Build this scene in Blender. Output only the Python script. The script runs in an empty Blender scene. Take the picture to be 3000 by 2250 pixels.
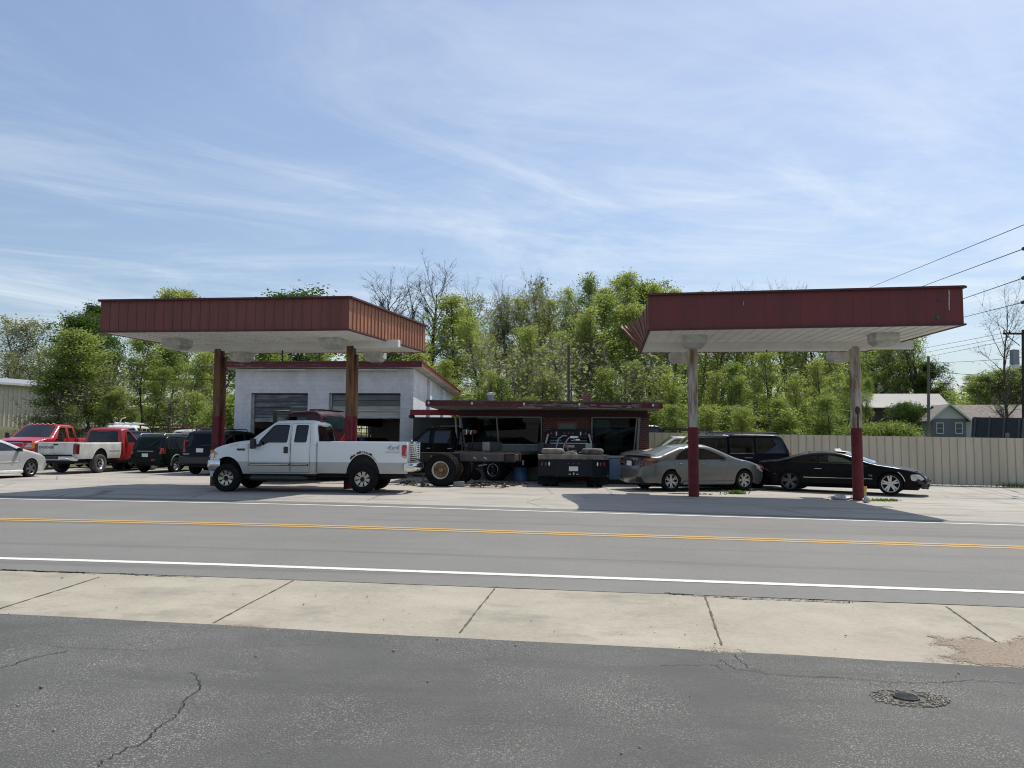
import bpy, bmesh, math, random
from mathutils import Vector, Matrix
from mathutils.geometry import delaunay_2d_cdt
R=math.radians
S=bpy.context.scene
COL=S.collection
# ------------------------------------------------------------------ camera
FPX=2250.0; CX=1500.0; CY=1125.0; EYE=1.55; GRADE=.0105
_p=math.atan(163/2250); _r=.0064
FW=Vector((0,math.cos(_p),math.sin(_p))); _U=Vector((0,-math.sin(_p),math.cos(_p))); _X=Vector((1,0,0))
RT=math.cos(_r)*_X+math.sin(_r)*_U; UP=math.cos(_r)*_U-math.sin(_r)*_X
cam=bpy.data.objects.new('camera',bpy.data.cameras.new('camera')); COL.objects.link(cam)
m=Matrix((RT,UP,-FW)).transposed().to_4x4(); m.translation=Vector((0,0,EYE)); cam.matrix_world=m
cam.data.sensor_width=36; cam.data.lens=36*FPX/3000; cam.data.clip_end=3000; cam.data.clip_start=.1
S.camera=cam
# ------------------------------------------------------------------ light and sky
SUN_EL=58.5; SUN_AZ=40          # azimuth measured from +y towards +x
w=bpy.data.worlds.new('World'); S.world=w; w.use_nodes=True
nt=w.node_tree; nt.nodes.clear(); N=nt.nodes.new; LK=nt.links.new
out=N('ShaderNodeOutputWorld'); bg=N('ShaderNodeBackground'); bg.inputs[1].default_value=.122
sky=N('ShaderNodeTexSky'); sky.sky_type='NISHITA'; sky.sun_disc=False; sky.sun_elevation=R(SUN_EL); sky.sun_rotation=R(SUN_AZ)
sky.air_density=1.0; sky.dust_density=1.0; sky.ozone_density=1.6
tc=N('ShaderNodeTexCoord'); sx=N('ShaderNodeSeparateXYZ'); LK(tc.outputs['Generated'],sx.inputs[0])
def M(op,a,b=None,clamp=False):
    n=N('ShaderNodeMath'); n.operation=op; n.use_clamp=clamp
    for i,v in enumerate((a,b)):
        if v is None: continue
        if isinstance(v,(int,float)): n.inputs[i].default_value=v
        else: LK(v,n.inputs[i])
    return n.outputs[0]
zz=M('MAXIMUM',M('ADD',sx.outputs[2],.09),.05)
cu=M('DIVIDE',sx.outputs[0],zz); cv=M('DIVIDE',sx.outputs[1],zz)
def cirrus(su,sv,sc,det,rough,lo,hi,dist,ang,off):
    a=M('ADD',M('MULTIPLY',cu,math.cos(ang)),M('MULTIPLY',cv,math.sin(ang)))
    b=M('SUBTRACT',M('MULTIPLY',cv,math.cos(ang)),M('MULTIPLY',cu,math.sin(ang)))
    c=N('ShaderNodeCombineXYZ'); LK(M('MULTIPLY',a,su),c.inputs[0]); LK(M('MULTIPLY',b,sv),c.inputs[1]); c.inputs[2].default_value=off
    n=N('ShaderNodeTexNoise'); LK(c.outputs[0],n.inputs['Vector']); n.inputs['Scale'].default_value=sc; n.inputs['Detail'].default_value=det
    n.inputs['Roughness'].default_value=rough; n.inputs['Distortion'].default_value=dist
    r=N('ShaderNodeMapRange'); r.interpolation_type='SMOOTHSTEP'; LK(n.outputs[0],r.inputs[0]); r.inputs[1].default_value=lo; r.inputs[2].default_value=hi
    return r.outputs[0]
c1=cirrus(.42,1.05,1.15,12,.66,.36,.86,1.6,R(20),3.3)
c2=M('MULTIPLY',cirrus(.40,1.15,1.5,12,.66,.36,.88,1.3,R(-26),8.2),M('ADD',M('MULTIPLY',cu,.45),.55,True))
c3=M('ADD',cirrus(.8,.8,.35,3,.5,.36,.62,.3,0,1.4),M('MULTIPLY',M('MULTIPLY',cu,-.28),1,True),True)
veil=M('MULTIPLY',M('ADD',M('MULTIPLY',c1,.75),M('MULTIPLY',c2,.45)),M('ADD',M('MULTIPLY',c3,.8),.2))
veil=M('ADD',M('MULTIPLY',veil,.85),.11,True)
hor=M('SUBTRACT',1,M('MULTIPLY',M('POWER',2.718,M('MULTIPLY',M('MAXIMUM',sx.outputs[2],0),-5.5)),.42))
hs=N('ShaderNodeHueSaturation'); hs.inputs['Saturation'].default_value=1.06; hs.inputs['Hue'].default_value=.503; LK(sky.outputs[0],hs.inputs['Color'])
vs_=N('ShaderNodeVectorMath'); vs_.operation='SCALE'; LK(hs.outputs[0],vs_.inputs[0]); LK(hor,vs_.inputs['Scale'])
mixc=N('ShaderNodeMix'); mixc.data_type='RGBA'; LK(veil,mixc.inputs[0]); LK(vs_.outputs[0],mixc.inputs[6]); mixc.inputs[7].default_value=(6.1,6.7,7.2,1)
LK(mixc.outputs[2],bg.inputs[0]); LK(bg.outputs[0],out.inputs[0])
sl=bpy.data.lights.new('sun','SUN'); sl.energy=4.2; sl.angle=R(.5); sl.color=(1,.94,.83)
so=bpy.data.objects.new('sun',sl); COL.objects.link(so)
sd=Vector((math.sin(R(SUN_AZ))*math.cos(R(SUN_EL)),math.cos(R(SUN_AZ))*math.cos(R(SUN_EL)),math.sin(R(SUN_EL))))
so.rotation_euler=sd.to_track_quat('Z','Y').to_euler()
S.view_settings.view_transform='Standard'; S.view_settings.look='None'; S.view_settings.exposure=.22; S.view_settings.gamma=1
S.cycles.filter_width=1.1; S.cycles.max_bounces=8; S.cycles.transparent_max_bounces=16
# ------------------------------------------------------------------ pixels of the photograph to places
def smooth(a,b,x):
    t=min(1,max(0,(x-a)/(b-a))); return t*t*(3-2*t)
def flat(x):
    return -GRADE*x if x>-3 else .0315+.0185*(1-math.exp((x+3)*GRADE/.0185))
def gz(x,y):
    z=flat(max(-60,min(60,x)))
    lw=smooth(-8,-18,x)
    z+=lw*2.2*smooth(46,53,y)+(1-lw)*2.0*smooth(40,95,y)+2.2*smooth(101,116,y)*smooth(30,45,x)
    z+=14*smooth(130,420,y)*(.75+.25*math.sin(x*.011+1))*smooth(-120,180,x)
    return z
def ray(px,py): return FW+(px-CX)/FPX*RT-(py-CY)/FPX*UP
def gp(px,py):
    d=ray(px,py); z=0
    for _ in range(12):
        t=(z-EYE)/d.z; p=Vector((0,0,EYE))+d*t; z=flat(p.x)
    return p
def at(px,py,Y):
    d=ray(px,py); return Vector((0,0,EYE))+d*(Y/d.y)
def hz(px,py,z):
    d=ray(px,py); return Vector((0,0,EYE))+d*((z-EYE)/d.z)
# ------------------------------------------------------------------ materials
MATS={}
def mat(name,col,rough=.5,metal=0,var=0,vs=3.0,bump=0,bs=40,coat=0,spec=.5,col2=None,lo=.4,hi=.65,vdet=6,stretch=(1,1,1)):
    """one Principled surface; var / col2 break the colour up with noise, bump roughens it"""
    if name in MATS: return MATS[name]
    m=bpy.data.materials.new(name); m.use_nodes=True; t=m.node_tree; b=t.nodes['Principled BSDF']
    b.inputs['Base Color'].default_value=(*col,1); b.inputs['Roughness'].default_value=rough; b.inputs['Metallic'].default_value=metal
    b.inputs['Coat Weight'].default_value=coat; b.inputs['Coat Roughness'].default_value=.06; b.inputs['Specular IOR Level'].default_value=spec
    if var or col2 or bump:
        tc=t.nodes.new('ShaderNodeTexCoord'); mp=t.nodes.new('ShaderNodeMapping'); mp.inputs['Scale'].default_value=stretch
        t.links.new(tc.outputs['Object'],mp.inputs[0])
    if var or col2:
        n=t.nodes.new('ShaderNodeTexNoise'); n.inputs['Scale'].default_value=vs; n.inputs['Detail'].default_value=vdet; n.inputs['Roughness'].default_value=.65
        t.links.new(mp.outputs[0],n.inputs['Vector'])
        r=t.nodes.new('ShaderNodeValToRGB'); t.links.new(n.outputs[0],r.inputs[0])
        a=[max(0,c*(1-var)) for c in col]; c2=col2 or [min(1,c*(1+var)) for c in col]
        r.color_ramp.elements[0].position=lo; r.color_ramp.elements[0].color=(*(col if col2 else a),1)
        r.color_ramp.elements[1].position=hi; r.color_ramp.elements[1].color=(*c2,1)
        t.links.new(r.outputs[0],b.inputs['Base Color'])
    if bump:
        n2=t.nodes.new('ShaderNodeTexNoise'); n2.inputs['Scale'].default_value=bs; n2.inputs['Detail'].default_value=4
        t.links.new(mp.outputs[0],n2.inputs['Vector'])
        bm=t.nodes.new('ShaderNodeBump'); bm.inputs['Strength'].default_value=bump; bm.inputs['Distance'].default_value=.02
        t.links.new(n2.outputs[0],bm.inputs['Height']); t.links.new(bm.outputs[0],b.inputs['Normal'])
    MATS[name]=m; return m
def nodes(m): return m.node_tree,m.node_tree.nodes,m.node_tree.links.new,m.node_tree.nodes['Principled BSDF']
def glassmat(name,tint,refl=.06):
    if name in MATS: return MATS[name]
    m=bpy.data.materials.new(name); m.use_nodes=True; t=m.node_tree; t.nodes.clear()
    o=t.nodes.new('ShaderNodeOutputMaterial'); mx=t.nodes.new('ShaderNodeMixShader'); tr=t.nodes.new('ShaderNodeBsdfTransparent'); gl=t.nodes.new('ShaderNodeBsdfGlossy')
    tr.inputs[0].default_value=(*tint,1); gl.inputs['Roughness'].default_value=.03; gl.inputs[0].default_value=(.9,.95,1,1)
    f=t.nodes.new('ShaderNodeFresnel'); f.inputs[0].default_value=1.45
    a=t.nodes.new('ShaderNodeMath'); a.operation='MULTIPLY'; a.inputs[1].default_value=refl/.036; a.use_clamp=True
    t.links.new(f.outputs[0],a.inputs[0]); t.links.new(a.outputs[0],mx.inputs[0]); t.links.new(tr.outputs[0],mx.inputs[1]); t.links.new(gl.outputs[0],mx.inputs[2]); t.links.new(mx.outputs[0],o.inputs[0])
    MATS[name]=m; return m
def paint(name,col,rough=.32,metal=0,dirt=.12,coat=.6,dcol=None):
    if dcol: return mat(name,col,.28,0,vs=1.6,col2=dcol,lo=.5,hi=.95,spec=.12)
    return mat(name,col,rough,metal,var=dirt,vs=1.6,coat=coat*.5,lo=.5,hi=.95)
GLASS=glassmat('dark_tinted_glass',(.035,.04,.045)); CLEAR=glassmat('clear_glass',(.42,.5,.48)); MIDGLASS=glassmat('tinted_glass',(.13,.16,.16))
RUBBER=mat('tyre_rubber',(.012,.012,.013),.85,var=.35,vs=6,spec=.15); DUSTY=mat('dusty_rubber',(.06,.058,.055),.85,var=.4,vs=5)
CHROME=mat('chrome',(.62,.62,.63),.14,1,var=.12,vs=7); ALLOY=mat('alloy_wheel',(.36,.36,.36),.3,.85,var=.15,vs=9); DARKALLOY=mat('dark_alloy',(.09,.09,.095),.35,.6)
BLACKP=mat('black_plastic',(.016,.016,.018),.45,var=.3,vs=5); UNDER=mat('underbody_black',(.010,.010,.011),.85,var=.4,vs=4)
INTER=mat('interior_grey',(.03,.03,.032),.8,var=.3,vs=3); SEATM=mat('seat_fabric',(.07,.068,.065),.85,var=.3,vs=8)
REDLENS=mat('red_lens',(.30,.012,.018),.15,coat=.5); AMBER=mat('amber_lens',(.55,.17,.02),.2,coat=.5); CLEARLENS=mat('clear_lens',(.5,.5,.48),.08,.3,coat=.5); WHITELENS=mat('white_lens',(.75,.75,.72),.25,coat=.4)
RUST=mat('rusty_steel',(.10,.045,.022),.8,col2=(.035,.02,.014),vs=5,lo=.35,hi=.65,bump=.3,bs=30)
PLATE=mat('licence_plate',(.62,.66,.66),.4); INK=mat('black_lettering',(.02,.02,.022),.5); STEEL=mat('galvanised_steel',(.38,.39,.40),.4,.6,var=.2,vs=10)
WHITEPAINT=mat('white_paint_metal',(.62,.62,.6),.4,var=.12,vs=3)
# ------------------------------------------------------------------ mesh helpers
def link(o,parent=None):
    COL.objects.link(o)
    if parent is not None: o.parent=parent
    return o
def tag(o,label=None,cat=None,group=None,kind=None):
    if label: o['label']=label
    if cat: o['category']=cat
    if group: o['group']=group
    if kind: o['kind']=kind
    return o
def thing(name,label,cat,loc=(0,0,0),rz=0,group=None,sc=1):
    o=bpy.data.objects.new(name,None); COL.objects.link(o); o.location=loc; o.rotation_euler=(0,0,rz); o.scale=(sc,sc,sc); o.empty_display_size=.3
    return tag(o,label,cat,group)
class MB:
    def __init__(s): s.v=[]; s.f=[]; s.mi=[]; s.m=0
    def add(s,vs,fs):
        n=len(s.v); s.v+= [tuple(p) for p in vs]
        for f in fs: s.f.append([i+n for i in f]); s.mi.append(s.m)
        return s
    def box(s,c,d,rz=0,tilt=None,taper=1):
        x,y,z=[k/2 for k in d]
        P=[(-x,-y,-z),(x,-y,-z),(x,y,-z),(-x,y,-z),(-x*taper,-y*taper,z),(x*taper,-y*taper,z),(x*taper,y*taper,z),(-x*taper,y*taper,z)]
        Q=Matrix.Rotation(rz,3,'Z')
        if tilt is not None: Q=Q@tilt
        P=[Q@Vector(p)+Vector(c) for p in P]
        return s.add(P,[(0,3,2,1),(4,5,6,7),(0,1,5,4),(1,2,6,5),(2,3,7,6),(3,0,4,7)])
    def bar(s,a,b,wd,h):          # square bar from a to b
        a,b=Vector(a),Vector(b); d=(b-a).normalized(); u=Vector((0,0,1)) if abs(d.z)<.95 else Vector((0,1,0))
        x=d.cross(u).normalized(); y=x.cross(d)
        P=[q+x*sx*wd/2+y*sy*h/2 for q in (a,b) for sx,sy in ((-1,-1),(1,-1),(1,1),(-1,1))]
        return s.add(P,[(3,2,1,0),(4,5,6,7),(0,1,5,4),(1,2,6,5),(2,3,7,6),(3,0,4,7)])
    def tube(s,pts,rs,n=8,caps=True):
        pts=[Vector(p) for p in pts]
        if not isinstance(rs,(list,tuple)): rs=[rs]*len(pts)
        vs=[];fs=[]; px=None
        for i,p in enumerate(pts):
            d=(pts[min(i+1,len(pts)-1)]-pts[max(i-1,0)])
            d=d.normalized() if d.length>1e-9 else Vector((0,0,1))
            if px is None: px=d.orthogonal().normalized()
            else:
                px=px-d*px.dot(d); px=px.normalized() if px.length>1e-6 else d.orthogonal().normalized()
            py=d.cross(px)
            for k in range(n):
                a=2*math.pi*k/n; vs.append(p+(px*math.cos(a)+py*math.sin(a))*rs[i])
        for i in range(len(pts)-1):
            for k in range(n): fs.append((i*n+k,i*n+(k+1)%n,(i+1)*n+(k+1)%n,(i+1)*n+k))
        if caps: fs.append(tuple(range(n-1,-1,-1))); fs.append(tuple((len(pts)-1)*n+k for k in range(n)))
        return s.add(vs,fs)
    def lathe(s,prof,axis='z',c=(0,0,0),n=24,caps=False):   # prof (r,h)
        vs=[];fs=[]
        for r,h in prof:
            for k in range(n):
                a=2*math.pi*k/n; u,v=r*math.cos(a),r*math.sin(a)
                p=(u,v,h) if axis=='z' else ((v,h,u) if axis=='y' else (h,u,v))
                vs.append((p[0]+c[0],p[1]+c[1],p[2]+c[2]))
        for i in range(len(prof)-1):
            for k in range(n): fs.append((i*n+k,i*n+(k+1)%n,(i+1)*n+(k+1)%n,(i+1)*n+k))
        for i,rev in ((0,True),(len(prof)-1,False)):
            if caps and prof[i][0]>1e-4: 
                q=[i*n+k for k in range(n)]; fs.append(tuple(q[::-1] if rev else q))
        return s.add(vs,fs)
    def prism(s,poly,f,t):        # poly 2D -> f(u,v,k) with k in (0,1) giving the two faces
        n=len(poly); vs=[f(u,v,0) for u,v in poly]+[f(u,v,1) for u,v in poly]
        fs=[tuple(range(n-1,-1,-1)),tuple(range(n,2*n))]+[(i,(i+1)%n,n+(i+1)%n,n+i) for i in range(n)]
        return s.add(vs,fs)
    def sphere(s,c,r,n=8,sq=(1,1,1)):
        prof=[(r*math.sin(math.pi*i/n),-r*math.cos(math.pi*i/n)) for i in range(n+1)]
        prof[0]=(1e-5,prof[0][1]); prof[-1]=(1e-5,prof[-1][1])
        b=len(s.v); s.lathe(prof,'z',(0,0,0),n+2)
        for i in range(b,len(s.v)):
            p=s.v[i]; s.v[i]=(p[0]*sq[0]+c[0],p[1]*sq[1]+c[1],p[2]*sq[2]+c[2])
        return s
    def mesh(s,name,mats,smooth=None):
        me=bpy.data.meshes.new(name); me.from_pydata(s.v,[],s.f)
        for m in (mats if isinstance(mats,(list,tuple)) else [mats]): me.materials.append(m)
        me.polygons.foreach_set('material_index',s.mi)
        bm=bmesh.new(); bm.from_mesh(me); bmesh.ops.remove_doubles(bm,verts=bm.verts,dist=2e-5); bmesh.ops.recalc_face_normals(bm,faces=bm.faces); bm.to_mesh(me); bm.free()
        if smooth:
            for p in me.polygons: p.use_smooth=True
            me.set_sharp_from_angle(angle=R(smooth))
        me.update(); return me
    def build(s,name,mats,parent=None,smooth=None,bevel=0,loc=None):
        o=bpy.data.objects.new(name,s.mesh(name,mats,smooth)); link(o,parent)
        if loc is not None: o.location=loc
        if bevel:
            b=o.modifiers.new('bevel','BEVEL'); b.width=bevel; b.segments=2; b.limit_method='ANGLE'; b.angle_limit=R(40)
        return o
def box(name,c,d,m,parent=None,bevel=.01,rz=0,tilt=None,taper=1): return MB().box(c,d,rz,tilt,taper).build(name,m,parent,bevel=bevel)
def copy_tree(o,parent=None):
    c=o.copy(); COL.objects.link(c)
    if parent is not None: c.parent=parent
    for ch in o.children: copy_tree(ch,c)
    return c
def text(name,s,size,m,parent,loc,rot,extrude=.004,sx=1,shear=0,bold=0):
    cu=bpy.data.curves.new(name,'FONT'); cu.body=s; cu.size=size; cu.extrude=extrude; cu.align_x='CENTER'; cu.align_y='CENTER'; cu.shear=shear; cu.offset=bold; cu.resolution_u=3
    tmp=bpy.data.objects.new(name,cu); COL.objects.link(tmp)
    me=bpy.data.meshes.new_from_object(tmp.evaluated_get(bpy.context.evaluated_depsgraph_get())); bpy.data.objects.remove(tmp)
    me.materials.clear(); me.materials.append(m)
    o=bpy.data.objects.new(name,me); link(o,parent); o.location=loc; o.rotation_euler=rot; o.scale=(sx,1,1); return o
# ------------------------------------------------------------------ sheet-metal kit: a body is a side skin y=W(x,z) cut to an outline, and a cap lofted over its top edge
def inpoly(p,poly):
    x,y=p; c=False; j=len(poly)-1
    for i in range(len(poly)):
        xi,yi=poly[i][0],poly[i][1]; xj,yj=poly[j][0],poly[j][1]
        if (yi>y)!=(yj>y) and x<(xj-xi)*(y-yi)/(yj-yi)+xi: c=not c
        j=i
    return c
def dseg(p,a,b):
    ax,ay=a[0],a[1]; dx,dy=b[0]-ax,b[1]-ay; L=dx*dx+dy*dy
    t=0 if L==0 else min(1,max(0,((p[0]-ax)*dx+(p[1]-ay)*dy)/L))
    return math.hypot(p[0]-ax-t*dx,p[1]-ay-t*dy)
def dline(p,pl,closed=False):
    n=len(pl); return min(dseg(p,pl[i],pl[(i+1)%n]) for i in range(n if closed else n-1))
def area(p): return sum(p[i][0]*p[(i+1)%len(p)][1]-p[(i+1)%len(p)][0]*p[i][1] for i in range(len(p)))/2
def ccw(p): return list(p) if area(p)>0 else list(p)[::-1]
def offset(poly,d):            # inward for d>0
    p=ccw(poly); n=len(p); o=[]
    for i in range(n):
        a,b,c=p[i-1],p[i],p[(i+1)%n]
        e1=Vector((b[0]-a[0],b[1]-a[1])); e2=Vector((c[0]-b[0],c[1]-b[1]))
        if e1.length<1e-7 or e2.length<1e-7: o.append(b); continue
        e1.normalize(); e2.normalize(); n1=Vector((-e1.y,e1.x)); n2=Vector((-e2.y,e2.x)); q=(n1+n2)
        if q.length<1e-5: q=n1
        q.normalize(); k=d/max(.45,q.dot(n1)); o.append((b[0]+q.x*k,b[1]+q.y*k))
    return o
def rounded(poly,r,n=3):
    o=[];L=len(poly)
    for i in range(L):
        a,b,c=[Vector(poly[k][:2]) for k in (i-1,i,(i+1)%L)]
        rr=poly[i][2] if len(poly[i])>2 else r
        t=min(rr,(a-b).length*.45,(c-b).length*.45)
        if t<1e-4: o.append(tuple(b)); continue
        p0=b+(a-b).normalized()*t; p1=b+(c-b).normalized()*t
        for k in range(n+1):
            u=k/n; q=p0*(1-u)**2+b*2*u*(1-u)+p1*u*u; o.append(tuple(q))
    return o
def subdiv(pl,step,closed=True):
    o=[];n=len(pl)
    for i in range(n if closed else n-1):
        a,b=pl[i],pl[(i+1)%n]; k=max(1,int(math.ceil(math.hypot(b[0]-a[0],b[1]-a[1])/step)))
        for j in range(k): o.append((a[0]+(b[0]-a[0])*j/k,a[1]+(b[1]-a[1])*j/k))
    if not closed: o.append(tuple(pl[-1][:2]))
    return o
def tess(outer,holes=(),step=.14,extra=()):
    loops=[[(p[0],p[1]) for p in l] for l in [outer]+list(holes)]
    V=[];E=[]
    for l in loops:
        n=len(V); V+=l; E+=[(n+i,n+(i+1)%len(l)) for i in range(len(l))]
    def ok(p): return inpoly(p,loops[0]) and not any(inpoly(p,h) for h in loops[1:])
    x0=min(p[0] for p in outer); x1=max(p[0] for p in outer); y0=min(p[1] for p in outer); y1=max(p[1] for p in outer)
    pts=list(extra)
    nx=int((x1-x0)/step)+1; ny=int((y1-y0)/step)+1
    for i in range(nx):
        for j in range(ny): pts.append((x0+(i+.5)*step+.003*(j%3),y0+(j+.5)*step,1))
    for p in pts:
        q=(p[0],p[1])
        if not ok(q): continue
        dm=min(dline(q,l,True) for l in loops)
        if dm<(step*.4 if len(p)>2 else .004): continue
        V.append(q)
    r=delaunay_2d_cdt([Vector(p) for p in V],E,[],0,1e-5)
    vs=[(p.x,p.y) for p in r[0]]; fs=[]
    for f in r[2]:
        c=(sum(vs[i][0] for i in f)/len(f),sum(vs[i][1] for i in f)/len(f))
        if ok(c): fs.append(tuple(f))
    return vs,fs
class Shell:
    """cap: [(x,z,fillet,tag)] from the rear bottom over the top to the front bottom; bottom: [(x,z)] back to the start"""
    def __init__(s,cap,bottom,W,rr=.06,crown=None,step=.16):
        s.W=W; s.rr=rr; s.crown=crown or (lambda x,z,t:.035); s.step=step
        pts=[]; n=len(cap)
        for i,(x,z,r,t) in enumerate(cap):
            b=Vector((x,z))
            if 0<i<n-1 and r>0:
                a=Vector(cap[i-1][:2]); c=Vector(cap[i+1][:2]); k=min(r,(a-b).length*.48,(c-b).length*.48)
                p0=b+(a-b).normalized()*k; p1=b+(c-b).normalized()*k
                for j in range(5):
                    u=j/4; q=p0*(1-u)**2+b*2*u*(1-u)+p1*u*u; pts.append((q.x,q.y,cap[i-1][3] if j<2 else t))
            else: pts.append((x,z,t))
        o=[]
        for i in range(len(pts)-1):
            a,b=pts[i],pts[i+1]; k=max(1,int(math.ceil(math.hypot(b[0]-a[0],b[1]-a[1])/s.step)))
            for j in range(k): o.append((a[0]+(b[0]-a[0])*j/k,a[1]+(b[1]-a[1])*j/k,a[2]))
        o.append(pts[-1]); s.cap=o
        s.nrm=[]
        for i in range(len(o)):
            a=o[max(0,i-1)]; b=o[min(len(o)-1,i+1)]; d=Vector((b[0]-a[0],b[1]-a[1])).normalized(); s.nrm.append(Vector((-d.y,d.x)))   # left of the run = outward when going over the top towards +x
        s.outline=[(p[0],p[1]) for p in o]+subdiv([(o[-1][0],o[-1][1])]+list(bottom)+[(o[0][0],o[0][1])],s.step,False)[1:-1]
        s.capline=[(p[0],p[1]) for p in o]
    def y(s,x,z):
        d=dline((x,z),s.capline); e=0
        if d<s.rr: e=s.rr-math.sqrt(max(0,s.rr**2-(s.rr-d)**2))
        return max(.02,s.W(x,z)-e)
    def loops(s):
        ex=[]
        for k in (.1,.35,.75,1.15):
            for (x,z,t),n in zip(s.cap,s.nrm): ex.append((x-n.x*s.rr*k,z-n.y*s.rr*k))
        return ex
    def skin(s,mb,outer,holes=(),off=0,step=None,sides=(1,-1),extra=None):
        vs,fs=tess(outer,holes,step or s.step,s.loops() if extra is None else extra)
        for sg in sides:
            mb.add([(x,sg*(s.y(x,z)+off),z) for x,z in vs],[f if sg<0 else f[::-1] for f in fs])
        return mb
    def lid(s,mb,tags,border=.0,inner=None):
        """lofted faces of the cap whose tag is in tags; border: u beyond which a face counts as tag 'body'"""
        us=[-1,-.93,-.8,-.6,-.4,-.2,0,.2,.4,.6,.8,.93,1]; P=[]
        for (x,z,t),n in zip(s.cap,s.nrm):
            ye=s.y(x,z); c=s.crown(x,z,t); P.append([(x+n.x*c*(1-u*u),u*ye,z+n.y*c*(1-u*u)) for u in us])
        for i in range(len(P)-1):
            t=s.cap[i][2]
            for j in range(len(us)-1):
                tt=t
                if border and t in border and (j==0 or j==len(us)-2): tt='body'
                if tt in tags: mb.add([P[i][j],P[i][j+1],P[i+1][j+1],P[i+1][j]],[(0,1,2,3)])
        return mb
    def end(s,y,z,front):          # x of the end face at (y,z)
        best=None
        for i in range(len(s.cap)-1):
            (xa,za,_),(xb,zb,_)=s.cap[i],s.cap[i+1]
            if (za-z)*(zb-z)<=0 and abs(za-zb)>1e-6:
                t=(z-za)/(zb-za); x=xa+(xb-xa)*t; n=s.nrm[i]; ye=s.y(x,z); c=s.crown(x,z,s.cap[i][2]); x2=x+n.x*c*(1-min(1,abs(y)/ye)**2)
                if best is None or (x2>best if front else x2<best): best=x2
        return best if best is not None else 0
    def endpatch(s,mb,poly,front,off=.006,step=.12,depth=.03):   # poly in (y,z)
        vs,fs=tess(ccw(poly),(),step,()); sg=1 if front else -1
        out=ccw(poly); n=len(vs)
        F=[(s.end(y,z,front)+sg*off,y,z) for y,z in vs]; mb.add(F,[f if front else f[::-1] for f in fs])
        A=[(s.end(y,z,front)+sg*off,y,z) for y,z in out]; B=[(a[0]-sg*depth,a[1],a[2]) for a in A]; k=len(out)
        mb.add(A+B,[(i,(i+1)%k,k+(i+1)%k,k+i) for i in range(k)])
        return mb
    def sidepatch(s,mb,poly,off=.006,sides=(1,-1),depth=.03,step=.12):
        out=ccw(poly); s.skin(mb,out,(),off,step,sides,())
        k=len(out)
        for sg in sides:
            A=[(x,sg*(s.y(x,z)+off),z) for x,z in out]; B=[(x,sg*(s.y(x,z)-depth),z) for x,z in out]
            mb.add(A+B,[(i,(i+1)%k,k+(i+1)%k,k+i) for i in range(k)])
        return mb
def ring(sh,mb,poly,wd,off,sides=(1,-1)):
    inn=offset(poly,wd); out=ccw(poly); k=len(out)
    for sg in sides:
        P=[[(x,sg*(sh.y(x,z)+o),z) for x,z in l] for l,o in ((out,-.02),(out,off),(inn,off),(inn,-.03))]
        for a in range(3): mb.add(P[a]+P[a+1],[(i,(i+1)%k,k+(i+1)%k,k+i) for i in range(k)])
    return mb
def arch(xc,zc,rx,rz,zb,n=12,front_first=True):
    """wheel opening from the sill (front side first) over the top"""
    a0=math.asin(max(-1,min(1,(zb-zc)/rz))); pts=[]
    for i in range(n+1):
        a=a0+(math.pi-2*a0)*i/n; pts.append((xc+rx*math.cos(a),zc+rz*math.sin(a)))
    return pts
WH={}
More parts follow.
